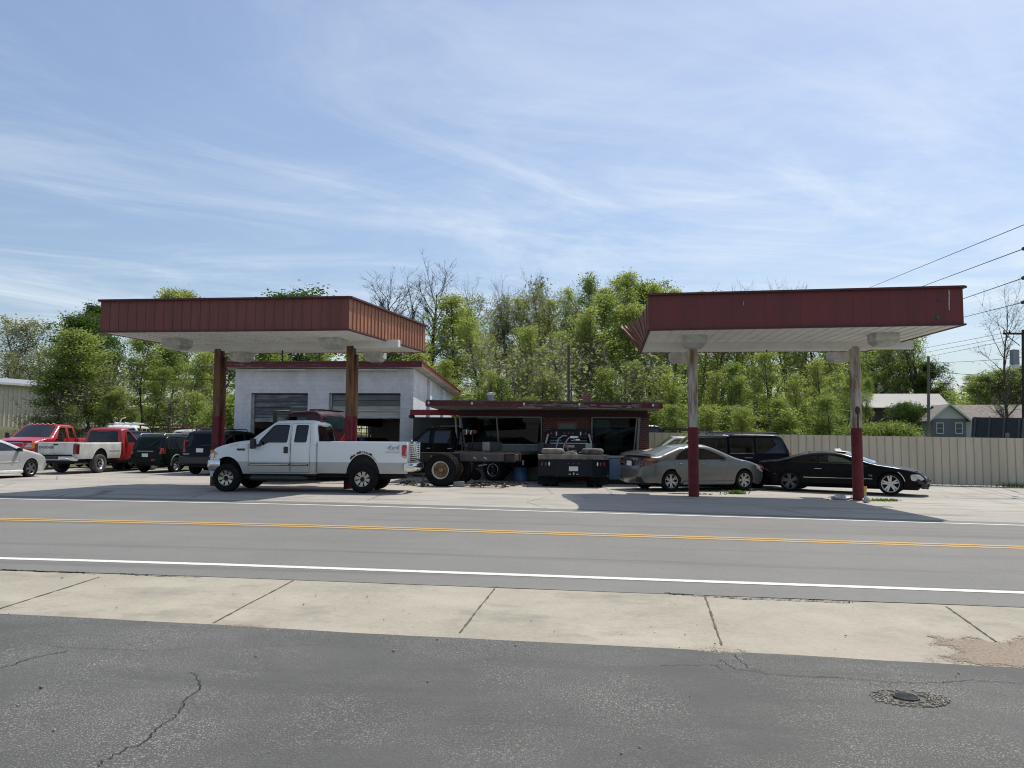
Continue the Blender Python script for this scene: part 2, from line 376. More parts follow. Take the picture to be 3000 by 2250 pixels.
def wheel_mesh(key,Rt,wd,rr,style,flatn=0,tread=0):
    if key in WH: return WH[key]
    t=MB(); h=wd/2; sh=min(.05,Rt*.12)
    prof=[(rr,-h*.8),(rr+.01,-h*.92),((rr+Rt)/2,-h*1.04),(Rt-sh*.8,-h*.98),(Rt-sh*.25,-h*.86),(Rt,-h*.6),(Rt,-h*.22),(Rt-.008,-h*.18),(Rt-.008,-h*.1),(Rt,-h*.06),(Rt,h*.06),(Rt-.008,h*.1),(Rt-.008,h*.18),(Rt,h*.22),(Rt,h*.6),(Rt-sh*.25,h*.86),(Rt-sh*.8,h*.98),((rr+Rt)/2,h*1.04),(rr+.01,h*.92),(rr,h*.8)]
    t.lathe(prof,'y',n=40)
    t.lathe([(rr+.001,-h*.7),(rr+.001,h*.35)],'y',n=32)
    if tread:
        for k in range(tread):
            a=2*math.pi*k/tread
            for sy in (-1,1):
                c=((Rt+.004)*math.cos(a),sy*h*.62,(Rt+.004)*math.sin(a)); Q=Matrix.Rotation(-a,3,'Y')
                t.box(c,(.02,h*.62,Rt*2*math.pi/tread*.55),0,Q)
    if flatn:
        t.v=[(x,y,max(z,-Rt+flatn)) for x,y,z in t.v]
    tm=t.mesh('wheel',RUBBER,40)
    r=MB(); f=h*.72
    def spoke(a,w0,w1,r0,r1,y0,y1,th=.02):
        Q=Matrix.Rotation(-a,3,'Y'); P=[Q@Vector(p) for p in [(r0,y0,-w0),(r0,y0,w0),(r1,y1,w1),(r1,y1,-w1),(r0,y0-th,-w0),(r0,y0-th,w0),(r1,y1-th,w1),(r1,y1-th,-w1)]]
        r.add(P,[(0,1,2,3),(0,4,5,1),(1,5,6,2),(2,6,7,3),(3,7,4,0)])
    lip=[(rr*1.0,f-.05),(rr*1.02,f+.012),(rr*.99,f+.016),(rr*.93,f+.004),(rr*.9,f-.03),(rr*.88,-h*.5)]
    back=[(rr*.88,-h*.2),(.04,-h*.2),(.001,-h*.2)]
    dark=MB()
    if style=='eight':           # chunky eight-window alloy
        r.lathe(lip,'y',n=36); dark.lathe(back,'y',n=24)
        for k in range(8):
            a=2*math.pi*k/8+.2; spoke(a,.026,.055,rr*.33,rr*.93,f-.03,f-.012,.05); 
        r.lathe([(rr*.42,f-.05),(rr*.42,f-.028),(rr*.3,f-.015),(.001,f-.012)],'y',n=24)
        dark.lathe([(rr*.27,f-.03),(rr*.27,f+.02),(rr*.2,f+.045),(.001,f+.045)],'y',n=20)
    elif style=='six':
        r.lathe(lip,'y',n=36); dark.lathe(back,'y',n=24)
        for k in range(6):
            for e in (-.17,.17): spoke(2*math.pi*k/6+.3+e,.017,.02,rr*.18,rr*.93,f-.02,f-.004,.04)
        r.lathe([(rr*.26,f-.05),(rr*.26,f-.012),(.001,f-.008)],'y',n=20)
    elif style=='five':
        r.lathe(lip,'y',n=36); dark.lathe(back,'y',n=24)
        for k in range(5):
            for e in (-.2,.2): spoke(2*math.pi*k/5+.32+e*.9,.03,.022,rr*.12,rr*.94,f-.02,f-.002,.04)
        r.lathe([(rr*.24,f-.05),(rr*.24,f-.012),(.001,f-.008)],'y',n=20)
    elif style=='fiveblade':
        r.lathe(lip,'y',n=36); dark.lathe(back,'y',n=24)
        for k in range(5): spoke(2*math.pi*k/5+.25,.04,.05,rr*.12,rr*.94,f-.02,f-.004,.04)
        r.lathe([(rr*.24,f-.05),(rr*.24,f-.012),(.001,f-.008)],'y',n=20)
    elif style=='steel':
        r.lathe(lip[:4]+[(rr*.86,f-.03),(rr*.7,f-.06),(rr*.62,f-.02),(rr*.45,f-.015),(rr*.36,f-.05),(rr*.3,f-.05),(rr*.28,f+.02),(.001,f+.025)],'y',n=36)
        for k in range(8):
            a=2*math.pi*k/8; dark.lathe([(.03,-.004),(.03,.004),(.001,.005)],'y',(rr*.62*math.cos(a),f-.022,rr*.62*math.sin(a)),8)
    elif style=='dish':          # outer wheel of a dual: deep white barrel, rusty disc, ring of studs
        r.lathe([(rr*1.0,f-.05),(rr*1.03,f+.015),(rr*.98,f+.02),(rr*.93,f),(rr*.86,f-.03)],'y',n=40)
        dark.lathe([(rr*.86,f-.028),(rr*.82,f-.12),(rr*.66,f-.155),(rr*.34,f-.15),(rr*.33,f-.10),(rr*.24,f-.06),(.001,f-.055)],'y',n=40)
        for k in range(10):
            a=2*math.pi*k/10; dark.lathe([(.02,-.02),(.02,.03),(.001,.035)],'y',(rr*.5*math.cos(a),f-.14,rr*.5*math.sin(a)),8)
    elif style=='ringdish':
        r.lathe([(rr*1.0,f-.05),(rr*1.03,f+.015),(rr*.98,f+.02),(rr*.9,f+.0),(rr*.86,f-.03)],'y',n=40)
        dark.lathe([(rr*.86,f-.028),(rr*.8,f-.1),(rr*.5,f-.12),(rr*.46,f-.05),(rr*.3,f-.02),(.001,f-.02)],'y',n=36)
    WH[key]=(tm,r.mesh('rim',ALLOY,35),dark.mesh('hub',UNDER,35) if dark.v else None); return WH[key]
def wheel(parent,key,x,y,z,sgn,rimmat=ALLOY,hubmat=UNDER,tyre=RUBBER,spin=0):
    tm,rm,dm=WH[key]
    def own(me,m):
        if me.materials[0]==m: return me
        k=(me.name,m.name)
        if k not in WH: c=me.copy(); c.materials.clear(); c.materials.append(m); WH[k]=c
        return WH[k]
    o=link(bpy.data.objects.new('wheel',own(tm,tyre)),parent); o.location=(x,y,z); o.rotation_euler=(0,0,0 if sgn>0 else math.pi)
    q=link(bpy.data.objects.new('rim',own(rm,rimmat)),o); q.rotation_euler=(0,spin,0)
    if dm: h=link(bpy.data.objects.new('hub',own(dm,hubmat)),o); h.rotation_euler=(0,spin,0)
    return o
def wheels(parent,key,xs,yw,Rt,**k):
    for i,x in enumerate(xs):
        for s in (1,-1): wheel(parent,key,x,s*yw,Rt,s,spin=.5*i+.2*s,**k)
def mkW(hw,belt,tum,xr,xf,rear=.10,front=.16,rl=.9,fl=1.2,tuck=.06,bulge=.02,low=.45,zmid=.75):
    """half width as a function of side position: full in the middle, drawn in at both ends, above the belt and at the sill"""
    def W(x,z):
        w=hw
        if x<xr+rl: w-=rear*((xr+rl-x)/rl)**2.2
        if x>xf-fl: w-=front*((x-xf+fl)/fl)**2.2
        if z>belt: w-=tum*(z-belt)+.25*tum*(z-belt)**2
        else: w-=bulge*((z-zmid)/.4)**2
        if z<low: w-=tuck*((low-z)/.25)**1.5
        return w
    return W
def windows(sh,root,polys,glass=GLASS,seal=.022,name='window',sealmat=None,sides=(1,-1)):
    for sg in sides:
        for p in polys:
            mb=MB(); sh.skin(mb,ccw(p),(),-.012,.2,(sg,),()); o=mb.build(name,glass,root,40)
            if seal: ring(sh,MB(),p,seal,.004,(sg,)).build('window_seal',sealmat or BLACKP,o,40)
def skinparts(sh,root,name,outer,holes,m,sides=(1,-1),off=0):
    for sg in sides:
        mb=MB(); sh.skin(mb,ccw(outer),holes,off,None,(sg,)); mb.build(name,m,root,40)
def handle(root,x,y,z,m,L=.2):
    for sg in (1,-1):
        MB().tube([(x-L/2,sg*(y-.02),z),(x-L/2+.03,sg*(y+.02),z),(x+L/2-.03,sg*(y+.02),z),(x+L/2,sg*(y-.02),z)],.014,8).build('door_handle',m,root,50)
def mirror(root,x,y,z,m,d=(.14,.2,.17)):
    for sg in (1,-1):
        b=MB(); b.box((x,sg*(y+d[1]*.55),z),d,0,None,.8); b.bar((x+.02,sg*(y-.05),z-.03),(x,sg*(y+.08),z-.03),.06,.05); b.build('wing_mirror',m,root,bevel=.03)
def underbody(root,x0,x1,hw,z0,z1,m=UNDER):
    box('underbody',((x0+x1)/2,0,(z0+z1)/2),(x1-x0,2*hw,z1-z0),m,root,0)
def seats(root,xs,zb,hw,front=True,top=.62):
    for x in xs:
        for y in (-hw*.42,hw*.42):
            b=MB(); b.box((x+.18,y,zb+.08),(.5,.5,.16)); b.box((x-.12,y,zb+.36),(.16,.48,.5),0,Matrix.Rotation(R(-14),3,'Y')); b.box((x-.2,y,zb+top+.1),(.1,.26,.17)); b.build('seat',SEATM,root,bevel=.04)
def plate(root,x,z,front,txt,m=PLATE,rear_normal=-1,y=0,size=.11):
    a=-1 if not front else 1
    o=box('licence_plate',(x,y,z),(.012,.31,.155),m,root,.004)
    if txt: text('plate_lettering',txt,size,INK,o,(a*.007,0,-.012),(R(90),0,R(90 if front else -90)),.0015,.8)
    return o
# ------------------------------------------------------------------ vehicles
BLKGLASS=mat('blackened_glass',(.008,.010,.012),.06,spec=.5)
wheel_mesh('truck',.405,.27,.225,'eight'); wheel_mesh('sedan',.335,.22,.225,'six'); wheel_mesh('coupe',.335,.25,.25,'five'); wheel_mesh('blade',.325,.21,.215,'fiveblade')
wheel_mesh('steelw',.39,.26,.215,'steel'); wheel_mesh('suv',.36,.24,.21,'five'); wheel_mesh('flatsuv',.36,.25,.21,'five',.05); wheel_mesh('big',.525,.29,.285,'dish',0,44); wheel_mesh('dually',.40,.24,.235,'ringdish',0,36)
def setat(root,P,lx,ly,deg,sc=1):
    root.rotation_euler=(0,0,R(deg)); root.scale=(sc,sc,sc)
    c,s=math.cos(R(deg)),math.sin(R(deg)); root.location=(P[0]-sc*(lx*c-ly*s),P[1]-sc*(lx*s+ly*c),gz(P[0],P[1])+.004)
def bumper(root,name,xe,hw,z0,z1,m,front=True,wrap=.45,bul=.05,lead=.1,th=.03):
    sg=1 if front else -1
    path=[(xe-sg*wrap,hw),(xe-sg*.14,hw*.99),(xe-sg*.04,hw*.93),(xe+sg*lead*.55,hw*.6),(xe+sg*lead,0)]
    path=path+[(x,-y) for x,y in path[-2::-1]]
    zs=[(z0,-.05),(z0+.02,0),(z0+(z1-z0)*.35,bul),(z0+(z1-z0)*.75,bul),(z1-.015,bul*.4),(z1,-.06)]
    mb=MB(); P=[]
    for i,(x,y) in enumerate(path):
        a=Vector(path[max(0,i-1)]); b=Vector(path[min(len(path)-1,i+1)]); d=(b-a).normalized(); n=Vector((d.y,-d.x))*-1
        if n.x*sg<0 and abs(n.x)>.3: n=-n
        if i<2: n=Vector((0,1))
        if i>len(path)-3: n=Vector((0,-1))
        P.append([(x+n.x*o,y+n.y*o,z) for z,o in zs])
    for i in range(len(P)-1):
        for j in range(len(zs)-1): mb.add([P[i][j],P[i+1][j],P[i+1][j+1],P[i][j+1]],[(0,1,2,3)])
    return mb.build(name,m,root,45)
def twotone(name,top,low,z,**k):
    m=paint(name,top,**k); t,nd,L,b=nodes(m); src=b.inputs['Base Color'].links[0].from_socket
    tc=nd.new('ShaderNodeTexCoord'); s=nd.new('ShaderNodeSeparateXYZ'); L(tc.outputs['Object'],s.inputs[0]); g=nd.new('ShaderNodeMath'); g.operation='LESS_THAN'; g.inputs[1].default_value=z; L(s.outputs[2],g.inputs[0])
    x=nd.new('ShaderNodeMix'); x.data_type='RGBA'; L(g.outputs[0],x.inputs[0]); L(src,x.inputs[6]); x.inputs[7].default_value=(*low,1); L(x.outputs[2],b.inputs['Base Color']); return m
def cab(root,m,xr,xw0,xw1,xf,zr,zb,zf,hw,xa,ar,doors,belt=1.36,sill=.50,rear_window=True,glass=GLASS,ws=CLEAR,az=.4,archz=None,tum=.22,rake=.1,grille=True,nose=.12,interior=True,hood_drop=.05):
    """pickup cab and bonnet; doors: list of (x_front,x_rear,window polygon)"""
    W=mkW(hw,belt,tum,xr,xf,.02,.13,.3,1.0,low=sill+.12,zmid=.95)
    capl=[(xr,sill,0,'body'),(xr,belt+.02,.05,'body'),(xr+rake,zr-.06,.12,'body'),(xr+rake+.3,zr,.3,'body'),(xw1-.1,zr-.015,.3,'body'),(xw1,zr-.05,.12,'ws'),(xw0,zb,.05,'body'),(xw0+.3,zb-.0,.2,'body'),((xw0+xf)/2+.25,zf+.06,.35,'body'),(xf-.12,zf-.03,.22,'body'),(xf,zf-nose*1.6,.12,'front'),(xf+.015,.86,.08,'front'),(xf-.05,sill,0,'front')]
    bot=[(xf-.25,sill)]+arch(xa,az,ar,archz or ar+.13,sill)[0:]+[(xr+.1,sill)]
    sh=Shell(capl,bot,W,.075,lambda x,z,t:.06 if t=='front' else (.05 if t=='ws' else .035),.17)
    g=.008; dp=[]; wn=[]
    for xfr,xre,win in doors:
        dp.append(rounded([(xfr,sill+.04),(xfr,belt+.0),(xfr-(.0 if xfr<xw0-.6 else .0),belt+.0)][:2]+[(q[0],q[1]) for q in door_top(sh,xfr,xre,belt,zr,xw0,xw1,zb)]+[(xre,sill+.04)],.03)); wn.append(rounded(win,.05))
    body=MB(); sh.skin(body,sh.outline,dp); sh.lid(body,('body','front'),('ws',)); body.build('body',m,root,38)
    for p,wv in zip(dp,wn): skinparts(sh,root,'door',offset(p,g),[wv],m)
    windows(sh,root,wn,glass)
    mb=MB(); sh.lid(mb,('ws',),('ws',)); o=mb.build('windshield',ws,root,40)
    if rear_window:
        y0=hw-.30; p=rounded([(-y0-.05,belt+.07),(y0+.05,belt+.07),(y0-.03,zr-.16),(-y0+.03,zr-.16)],.08)
        sh.endpatch(MB(),offset(p,-.03),False,.014).build('rear_window_seal',BLACKP,root,40); sh.endpatch(MB(),p,False,.024).build('rear_window',BLKGLASS,root,40)
    if interior:
        b=MB(); b.box(((xr+xw0)/2,0,.72),(xw0-xr-.1,2*hw-.34,.5)); b.box((xw0-.2,0,1.12),(.36,2*hw-.36,.36)); b.box((xr+.5,0,1.25),(.22,2*hw-.5,.66)); b.build('interior',INTER,root,bevel=.03)
    underbody(root,xr+.1,xf-.12,hw-.34,.36,1.0)
    return sh
def door_top(sh,xfr,xre,belt,zr,xw0,xw1,zb):
    # upper edge of a door: follows the windscreen pillar at the front and the roof rail
    top=zr-.085; pts=[]
    if xfr>xw1-.2:
        k=(xw0-xw1)/max(.01,(zr-.05-zb)); xa=min(xfr,xw0-.09); pts.append((xa,belt+.06)); pts.append((xw1-.05-.02,top))
    else: pts.append((xfr,top))
    pts.append((xre+.02,top)); return pts
def bed(root,m,x0,x1,hw,zt,zb,xa,ar,archz,az=.4,tailgate=True,inner=None,tailm=None):
    W=mkW(hw,9,.1,x0,x1,.05,.0,.5,.3,low=zb+.1,zmid=1.1,bulge=.015)
    capl=[(x0,zb,0,'rear'),(x0+.0,zt,.05,'top'),(x1,zt,.03,'front'),(x1,zb,0,'front')]
    bot=[(x1,zb)]+arch(xa,az,ar,archz,zb)+[(x0+.05,zb)]
    sh=Shell(capl,bot,W,.035,lambda x,z,t:0,.17)
    mb=MB(); sh.skin(mb,sh.outline)
    for sg in (1,-1):
        y=sg*(hw-.035-.05); mb.box(((x0+x1)/2,y,zt-.02),(x1-x0-.01,.10,.036)); mb.box(((x0+x1)/2,sg*(hw-.14),(zt+.8)/2),(x1-x0-.01,.03,zt-.8))
        mb.box((x0+.08,sg*(hw-.17),(zb+zt)/2),(.12,.17,zt-zb-.02))
    mb.box((x1-.03,0,(zt+.8)/2-.02),(.04,2*hw-.2,zt-.84)); mb.box(((x0+x1)/2,0,.80),(x1-x0-.02,2*hw-.26,.06))
    mb.build('bed',m,root,35)
    for sg in (1,-1): MB().box((xa,sg*(hw-.105),(zb+archz+az)/2+.06),(2*ar+.2,.03,archz+az-zb+.16)).build('wheel_well',UNDER,root)
    if tailgate:
        box('tailgate',(x0+.0,0,(zt+.80)/2),(.07,2*hw-.32,zt-.80),tailm or m,root,.025)
    underbody(root,x0+.12,x1+.1,hw-.36,.42,.78)
    return sh
def axle(root,x,hw,z,r=.06):
    b=MB(); b.tube([(x,-hw,z),(x,hw,z)],r,10); b.sphere((x,0,z),.17,8,(1,1,1)); b.build('axle',UNDER,root,50)

# ---- white extended-cab pickup in front of the left canopy
WHITE=(.75,.77,.77)
def white_pickup():
    t=thing('pickup_truck','white extended cab pickup with silver lower sides parked broadside under the left canopy','pickup truck')
    m=twotone('white_two_tone_paint',WHITE,(.40,.40,.385),.88,dirt=.06,rough=.3)
    w1=[(3.08,1.36),(3.05,1.50),(2.70,1.90,.12),(2.60,1.955,.1),(2.20,1.955,.05),(2.24,1.43,.05),(2.80,1.43,.05),(2.95,1.345,.08)]
    w2=[(2.01,1.95),(1.64,1.95),(1.67,1.44),(2.04,1.44)]
    sh=cab(t,m,1.36,3.40,2.66,4.58,2.075,1.46,1.27,.985,4.01,.48,[(3.38,2.15,w1),(2.13,1.57,w2)],belt=1.37,sill=.53,glass=GLASS,archz=.60,az=.42)
    bs=bed(t,m,-1.27,1.345,.995,1.475,.56,0,.50,.70,.42,tailgate=False)
    # rusted lip over the rear wheel
    rng=random.Random(4); arch_b=mat('rusted_paint',(.50,.46,.38),.7,col2=(.08,.05,.03),vs=9,lo=.5,hi=.62)
    pts=[]
    for k in range(15):
        a=R(140-k*6.6); pts.append((.51*math.cos(a),.42+.715*math.sin(a)))
    outp=[]
    for k in range(15):
        a=R(140-(14-k)*6.6); d=.035+.05*rng.random(); outp.append(((.51+d)*math.cos(a),.42+(.715+d)*math.sin(a)))
    bs.sidepatch(MB(),pts+outp,.003,(1,),.02,.08).build('rusty_wheel_lip',arch_b,t,40)
    for k,(a0,n) in enumerate(((118,3),(84,4),(64,5))):
        q=[]
        for j in range(7):
            a=R(a0-j*n*.55); rr=.04+.035*rng.random(); q.append(((.515+rr)*math.cos(a),.42+(.72+rr)*math.sin(a)))
        q2=[((.515+.008)*math.cos(R(a0-j*n*.55)),.42+(.72+.006)*math.sin(R(a0-j*n*.55))) for j in range(6,-1,-1)]
        bs.sidepatch(MB(),q+q2,.005,(1,),.02,.08).build('rust_hole',RUST,t)
    # fuel door, rub strip, handles
    MB().lathe([(.001,-.01),(.075,-.01),(.08,.0),(.075,.006),(.05,-.004),(.001,-.004)],'y',(1.17,.985,1.07),24).build('fuel_filler',BLACKP,t,40)
    for a,b in ((3.33,2.16),(2.12,1.60)):
        for sg in (1,-1):
            o=MB().box(((a+b)/2,sg*.992,.80),(a-b,.03,.055)).build('rub_strip',BLACKP,t,bevel=.01); MB().box(((a+b)/2,sg*1.008,.80),(a-b-.04,.006,.018)).build('chrome_line',CHROME,o)
    for sg in (1,-1):
        box('door_handle',(2.27,sg*.985,1.22),(.13,.03,.19),BLACKP,t,.015)
        b=MB(); b.box((3.17,sg*1.16,1.40),(.15,.22,.30),0,None,.86); b.bar((3.0,sg*.92,1.36),(3.15,sg*1.1,1.34),.08,.07); b.build('wing_mirror',BLACKP,t,bevel=.04)
        MB().tube([(3.3,sg*1.0,.40),(3.2,sg*1.06,.41),(1.75,sg*1.06,.41),(1.6,sg*1.0,.40)],[.03,.075,.075,.03],10).build('running_board',BLACKP,t,50)
        # rear lamp
        q=rounded([(-1.262,.99),(-1.262,1.385),(-1.12,1.385),(-1.12,1.05)],.04)
        o=bs.sidepatch(MB(),q,.008,(sg,)).build('tail_lamp',REDLENS,t,40); bs.sidepatch(MB(),rounded([(-1.255,1.0),(-1.255,1.06),(-1.135,1.09),(-1.13,1.055)],.01),.011,(sg,)).build('reversing_lens',CLEARLENS,o)
        q=rounded([(4.40,.98),(4.40,1.17),(4.56,1.21),(4.58,.98)],.02); sh.sidepatch(MB(),[(x,z) for x,z in q],.01,(sg,),.03,.2).build('turn_signal',AMBER,t,40)
    hd=[(.55,1.0),(.86,1.0),(.84,1.17),(.55,1.17)]
    for sg in (1,-1): sh.endpatch(MB(),[(sg*y,z) for y,z in hd],True,.012).build('headlight',CLEARLENS,t,40)
    gr=sh.endpatch(MB(),[(-.52,.98),(.52,.98),(.52,1.19),(-.52,1.19)],True,.012).build('grille',CHROME,t,40)
    for k in range(4): box('grille_slot',(4.645,0,1.01+k*.05),(.03,.98,.02),BLACKP,gr,0)
    bumper(t,'front_bumper',4.62,.98,.62,.92,CHROME,True,.42,.03,.12); bumper(t,'front_valance',4.58,.95,.42,.615,mat('white_plastic',(.5,.5,.49),.5,var=.1),True,.35,.0,.08)
    bumper(t,'rear_bumper',-1.36,.97,.62,.87,CHROME,False,.16,.05,.16)
    # louvred fifth-wheel tailgate with a V notch
    g=MB(); r=.016
    fr=[(-.80,.93),(-.80,1.47),(-.30,1.47),(-.12,1.10),(.12,1.10),(.30,1.47),(.80,1.47),(.80,.93),(-.80,.93)]
    g.tube([(-1.31,y,z) for y,z in fr],.024,8)
    for k in range(8):
        z=.98+k*.065; yi=.05 if z<1.1 else .13+(z-1.10)*.47
        if z<1.09: g.bar((-1.31,-.79,z),(-1.31,.79,z),.012,.026)
        else:
            for s in (1,-1): g.bar((-1.31,s*yi,z),(-1.31,s*.79,z),.012,.026)
    for s in (1,-1):
        for y in (.42,.62): g.bar((-1.30,s*y,.95),(-1.30,s*y,1.45),.02,.02)
    g.build('louvred_tailgate',CHROME,t,40)
    box('air_dam',(4.50,0,.31),(.10,1.62,.24),BLACKP,t,.03)
    h=MB(); h.bar((-1.2,0,.52),(-1.62,0,.52),.07,.07); h.tube([(-1.58,0,.5),(-1.58,0,.22)],.022,8); h.lathe([(.001,-.05),(.075,-.05),(.075,.05),(.001,.05)],'y',(-1.58,0,.20),16); h.build('hitch_jack',BLACKP,t,40)
    o=MB().box((1.52,0,2.075),(.05,.30,.05)).build('brake_lamp',REDLENS,t,bevel=.015)
    wp=MB()
    for s in (.1,.55): wp.tube([(3.44,s,1.475),(3.36,s-.1,1.50),(3.2,s-.5,1.56)],.012,6)
    wp.build('wiper',BLACKP,t)
    for k,x in enumerate((0,4.01)):
        for s in (1,-1): wheel(t,'truck',x,s*.90,.405,s,mat('worn_chrome',(.40,.38,.34),.25,.9,col2=(.30,.26,.2),vs=14,lo=.5,hi=.7),UNDER,RUBBER,.3*k)
    axle(t,0,.8,.42); axle(t,4.01,.8,.42)
    b=MB(); b.tube([(2.9,.3,.36),(1.0,.34,.34),(-.4,.36,.4),(-1.2,.45,.45)],.04,8); b.box((1.2,-.2,.50),(1.1,.5,.34)); b.build('exhaust',UNDER,t,40)
    GREY=mat('grey_decal',(.32,.36,.40),.5)
    text('decal','4x4',.21,GREY,t,(-.86,bs.y(-.86,1.28)+.006,1.30),(R(90),0,R(180)),.002,1.15,.25,.004); text('decal','OFF ROAD',.068,GREY,t,(-.86,bs.y(-.86,1.16)+.006,1.17),(R(90),0,R(180)),.002,1.3,.25)
    o=box('badge',(3.60,sh.y(3.6,1.22)+.004,1.225),(.24,.012,.06),BLACKP,t,.006); text('badge_lettering','F-250',.055,CHROME,o,(0,.007,.0),(R(90),0,R(180)),.002,1.2,.2)
    text('badge','V10',.07,BLACKP,t,(4.36,sh.y(4.36,1.1)+.006,1.10),(R(90),0,R(180)),.003)
    for s in (-.5,.42): MB().lathe([(.001,0),(.07,0),(.001,.004)],'x',(1.415,s,1.55),14).build('window_sticker',mat('pale_sticker',(.35,.35,.33),.6),t)
    return t

# ---- silver sedan with the small spoiler
def grey_sedan():
    t=thing('sedan_car','champagne grey four-door sedan with boot spoiler beside the red post of the right canopy','sedan')
    m=paint('champagne_metallic',(.145,.147,.143),.3,.45,.05,.8)
    hw=.895; xr,xf=-1.03,3.79; wb=2.776
    W0=mkW(hw,.93,.42,xr,xf,.30,.30,.75,.95,tuck=.05,low=.36,zmid=.68,bulge=.03); W=W0
    capl=[(-.93,.26,0,'rear'),(-1.03,.42,.08,'rear'),(-1.02,.72,.05,'rear'),(-.93,.80,.05,'rear'),(-.96,1.02,.05,'body'),(-.86,1.085,.05,'body'),(-.42,1.10,.05,'rw'),(.52,1.42,.25,'body'),(1.1,1.475,.5,'body'),(1.55,1.44,.3,'ws'),(2.55,1.03,.2,'body'),(3.25,.89,.35,'body'),(3.62,.74,.15,'body'),(3.77,.56,.1,'front'),(3.79,.38,.08,'front'),(3.68,.22,0,'front')]
    sill=.24
    bot=[(wb+.52,.22)]+arch(wb,.33,.36,.385,sill)+[(wb-.5,sill),(.5,sill)]+arch(0,.33,.36,.385,sill)+[(-.5,.27)]
    sh=Shell(capl,bot,W,.085,lambda x,z,t:.05 if t in('rear','front') else (.07 if t in('ws','rw') else .035),.13)
    wr=[(.12,1.0,.03),(.30,1.18,.1),(.62,1.335,.15),(.86,1.365,.05),(.86,.995,.04),(.3,.985)]
    wf=[(.94,1.37,.05),(1.30,1.36,.2),(1.66,1.24,.15),(2.16,1.0,.05),(1.1,.985),(.94,.99)]
    dr=rounded([(.16,.62),(.42,.34),(.92,.31),(.92,1.0),(.90,1.385),(.62,1.365),(.28,1.21),(.08,1.02)],.05)
    df=rounded([(.94,.31),(2.04,.31),(2.10,.7),(2.20,.99),(1.68,1.26),(1.30,1.385),(.93,1.39)],.04)
    body=MB(); sh.skin(body,sh.outline,[dr,df]); sh.lid(body,('body','rear','front'),('ws','rw')); body.build('body',m,t,38)
    wrp,wfp=rounded(wr,.03),rounded(wf,.03)
    skinparts(sh,t,'door',offset(dr,.006),[wrp],m); skinparts(sh,t,'door',offset(df,.006),[wfp],m)
    windows(sh,t,[wrp],GLASS,.014); windows(sh,t,[wfp],MIDGLASS,.014)
    for tg,n,gm in (('ws','windshield',CLEAR),('rw','rear_window',mat('rear_glass_haze',(.16,.19,.2),.12,spec=.8))):
        o=MB(); sh.lid(o,(tg,),(tg,)); o.build(n,gm,t,40)
    seats(t,(.55,1.35),.32,hw); b=MB(); b.box((2.0,0,.78),(.5,1.5,.3)); b.box((1,0,.30),(2.4,1.5,.1)); b.build('dashboard',INTER,t,bevel=.04)
    underbody(t,-.85,3.6,.62,.2,.75)
    # lamps, plate, spoiler, trim
    for s in (1,-1):
        q=rounded([(-1.05,.80),(-.70,.82),(-.42,.94,.0),(-.66,1.04),(-.98,1.04)],.02)
        o=sh.sidepatch(MB(),q,.010,(s,),.05,.1).build('tail_lamp',mat('smoked_red_lens',(.10,.02,.02),.15,coat=.5),t,40)
        sh.sidepatch(MB(),rounded([(-.80,.965),(-.52,.95),(-.66,1.03),(-.84,1.035)],.01),.016,(s,)).build('amber_lens',AMBER,o)
        sh.endpatch(MB(),[(s*y,z) for y,z in rounded([(.50,.80),(.80,.80),(.78,1.02),(.58,1.0)],.03)],False,.012).build('tail_lamp',mat('smoked_red_lens',(.10,.02,.02),.15,coat=.5),t,40)
        x=sh.end(.66,.87,False); MB().lathe([(.001,-.02),(.045,-.02),(.05,.0),(.075,.0),(.08,-.02),(.08,.05)],'x',(x-.03,s*.66,.89),20).build('chrome_lamp_ring',CHROME,o,40)
    pr=sh.endpatch(MB(),rounded([(-.30,.78),(.30,.78),(.30,.98),(-.30,.98)],.04),False,.012).build('plate_recess',BLACKP,t,40)
    plate(t,sh.end(0,.87,False)-.035,.87,False,''); o=box('chrome_bar',(sh.end(0,.985,False)-.02,0,.99),(.05,.66,.045),CHROME,t,.015)
    b=MB()
    for k in range(9):
        y=-.70+k*.175; pass
    b.add([(x,y,z) for y in (-.74,-.5,0,.5,.74) for x,z in ((-.62,1.115),(-.78,1.15),(-.98-(.02 if abs(y)<.6 else -.03),1.145),(-.97-(.02 if abs(y)<.6 else -.03),1.12),(-.8,1.10))],[(i*5+j,i*5+(j+1)%5,(i+1)*5+(j+1)%5,(i+1)*5+j) for i in range(4) for j in range(5)]+[(0,1,2,3,4),(24,23,22,21,20)])
    b.build('spoiler',m,t,40)
    MB().lathe([(.001,0),(.045,0),(.045,.012),(.001,.014)],'x',(sh.end(0,1.05,False)-.02,0,1.045),16).build('badge',CHROME,t)
    bl=sh.endpatch(MB(),[(-.72,.28),(.72,.28),(.66,.46),(-.66,.46)],False,.008).build('bumper_insert',BLACKP,t,40)
    handle(t,.36,sh.y(.36,.86),.86,m,.2); handle(t,1.22,sh.y(1.22,.85),.85,m,.2); mirror(t,2.02,sh.y(2.02,1.02)-.02,1.05,m,(.12,.17,.13))
    for s in (1,-1):
        sh.sidepatch(MB(),rounded([(.6,.46),(2.0,.48),(2.0,.52),(.6,.50)],.01),.014,(s,)).build('side_moulding',m,t); sh.sidepatch(MB(),rounded([(3.30,.70),(3.62,.58),(3.70,.62),(3.52,.76),(3.30,.84)],.02),.008,(s,),.03,.1).build('headlight',CLEARLENS,t,40)
        box('side_skirt',(1.39,s*(hw-.035),.25),(1.95,.07,.12),m,t,.03)
    wheels(t,'sedan',(0,wb),.79,.325)
    return t
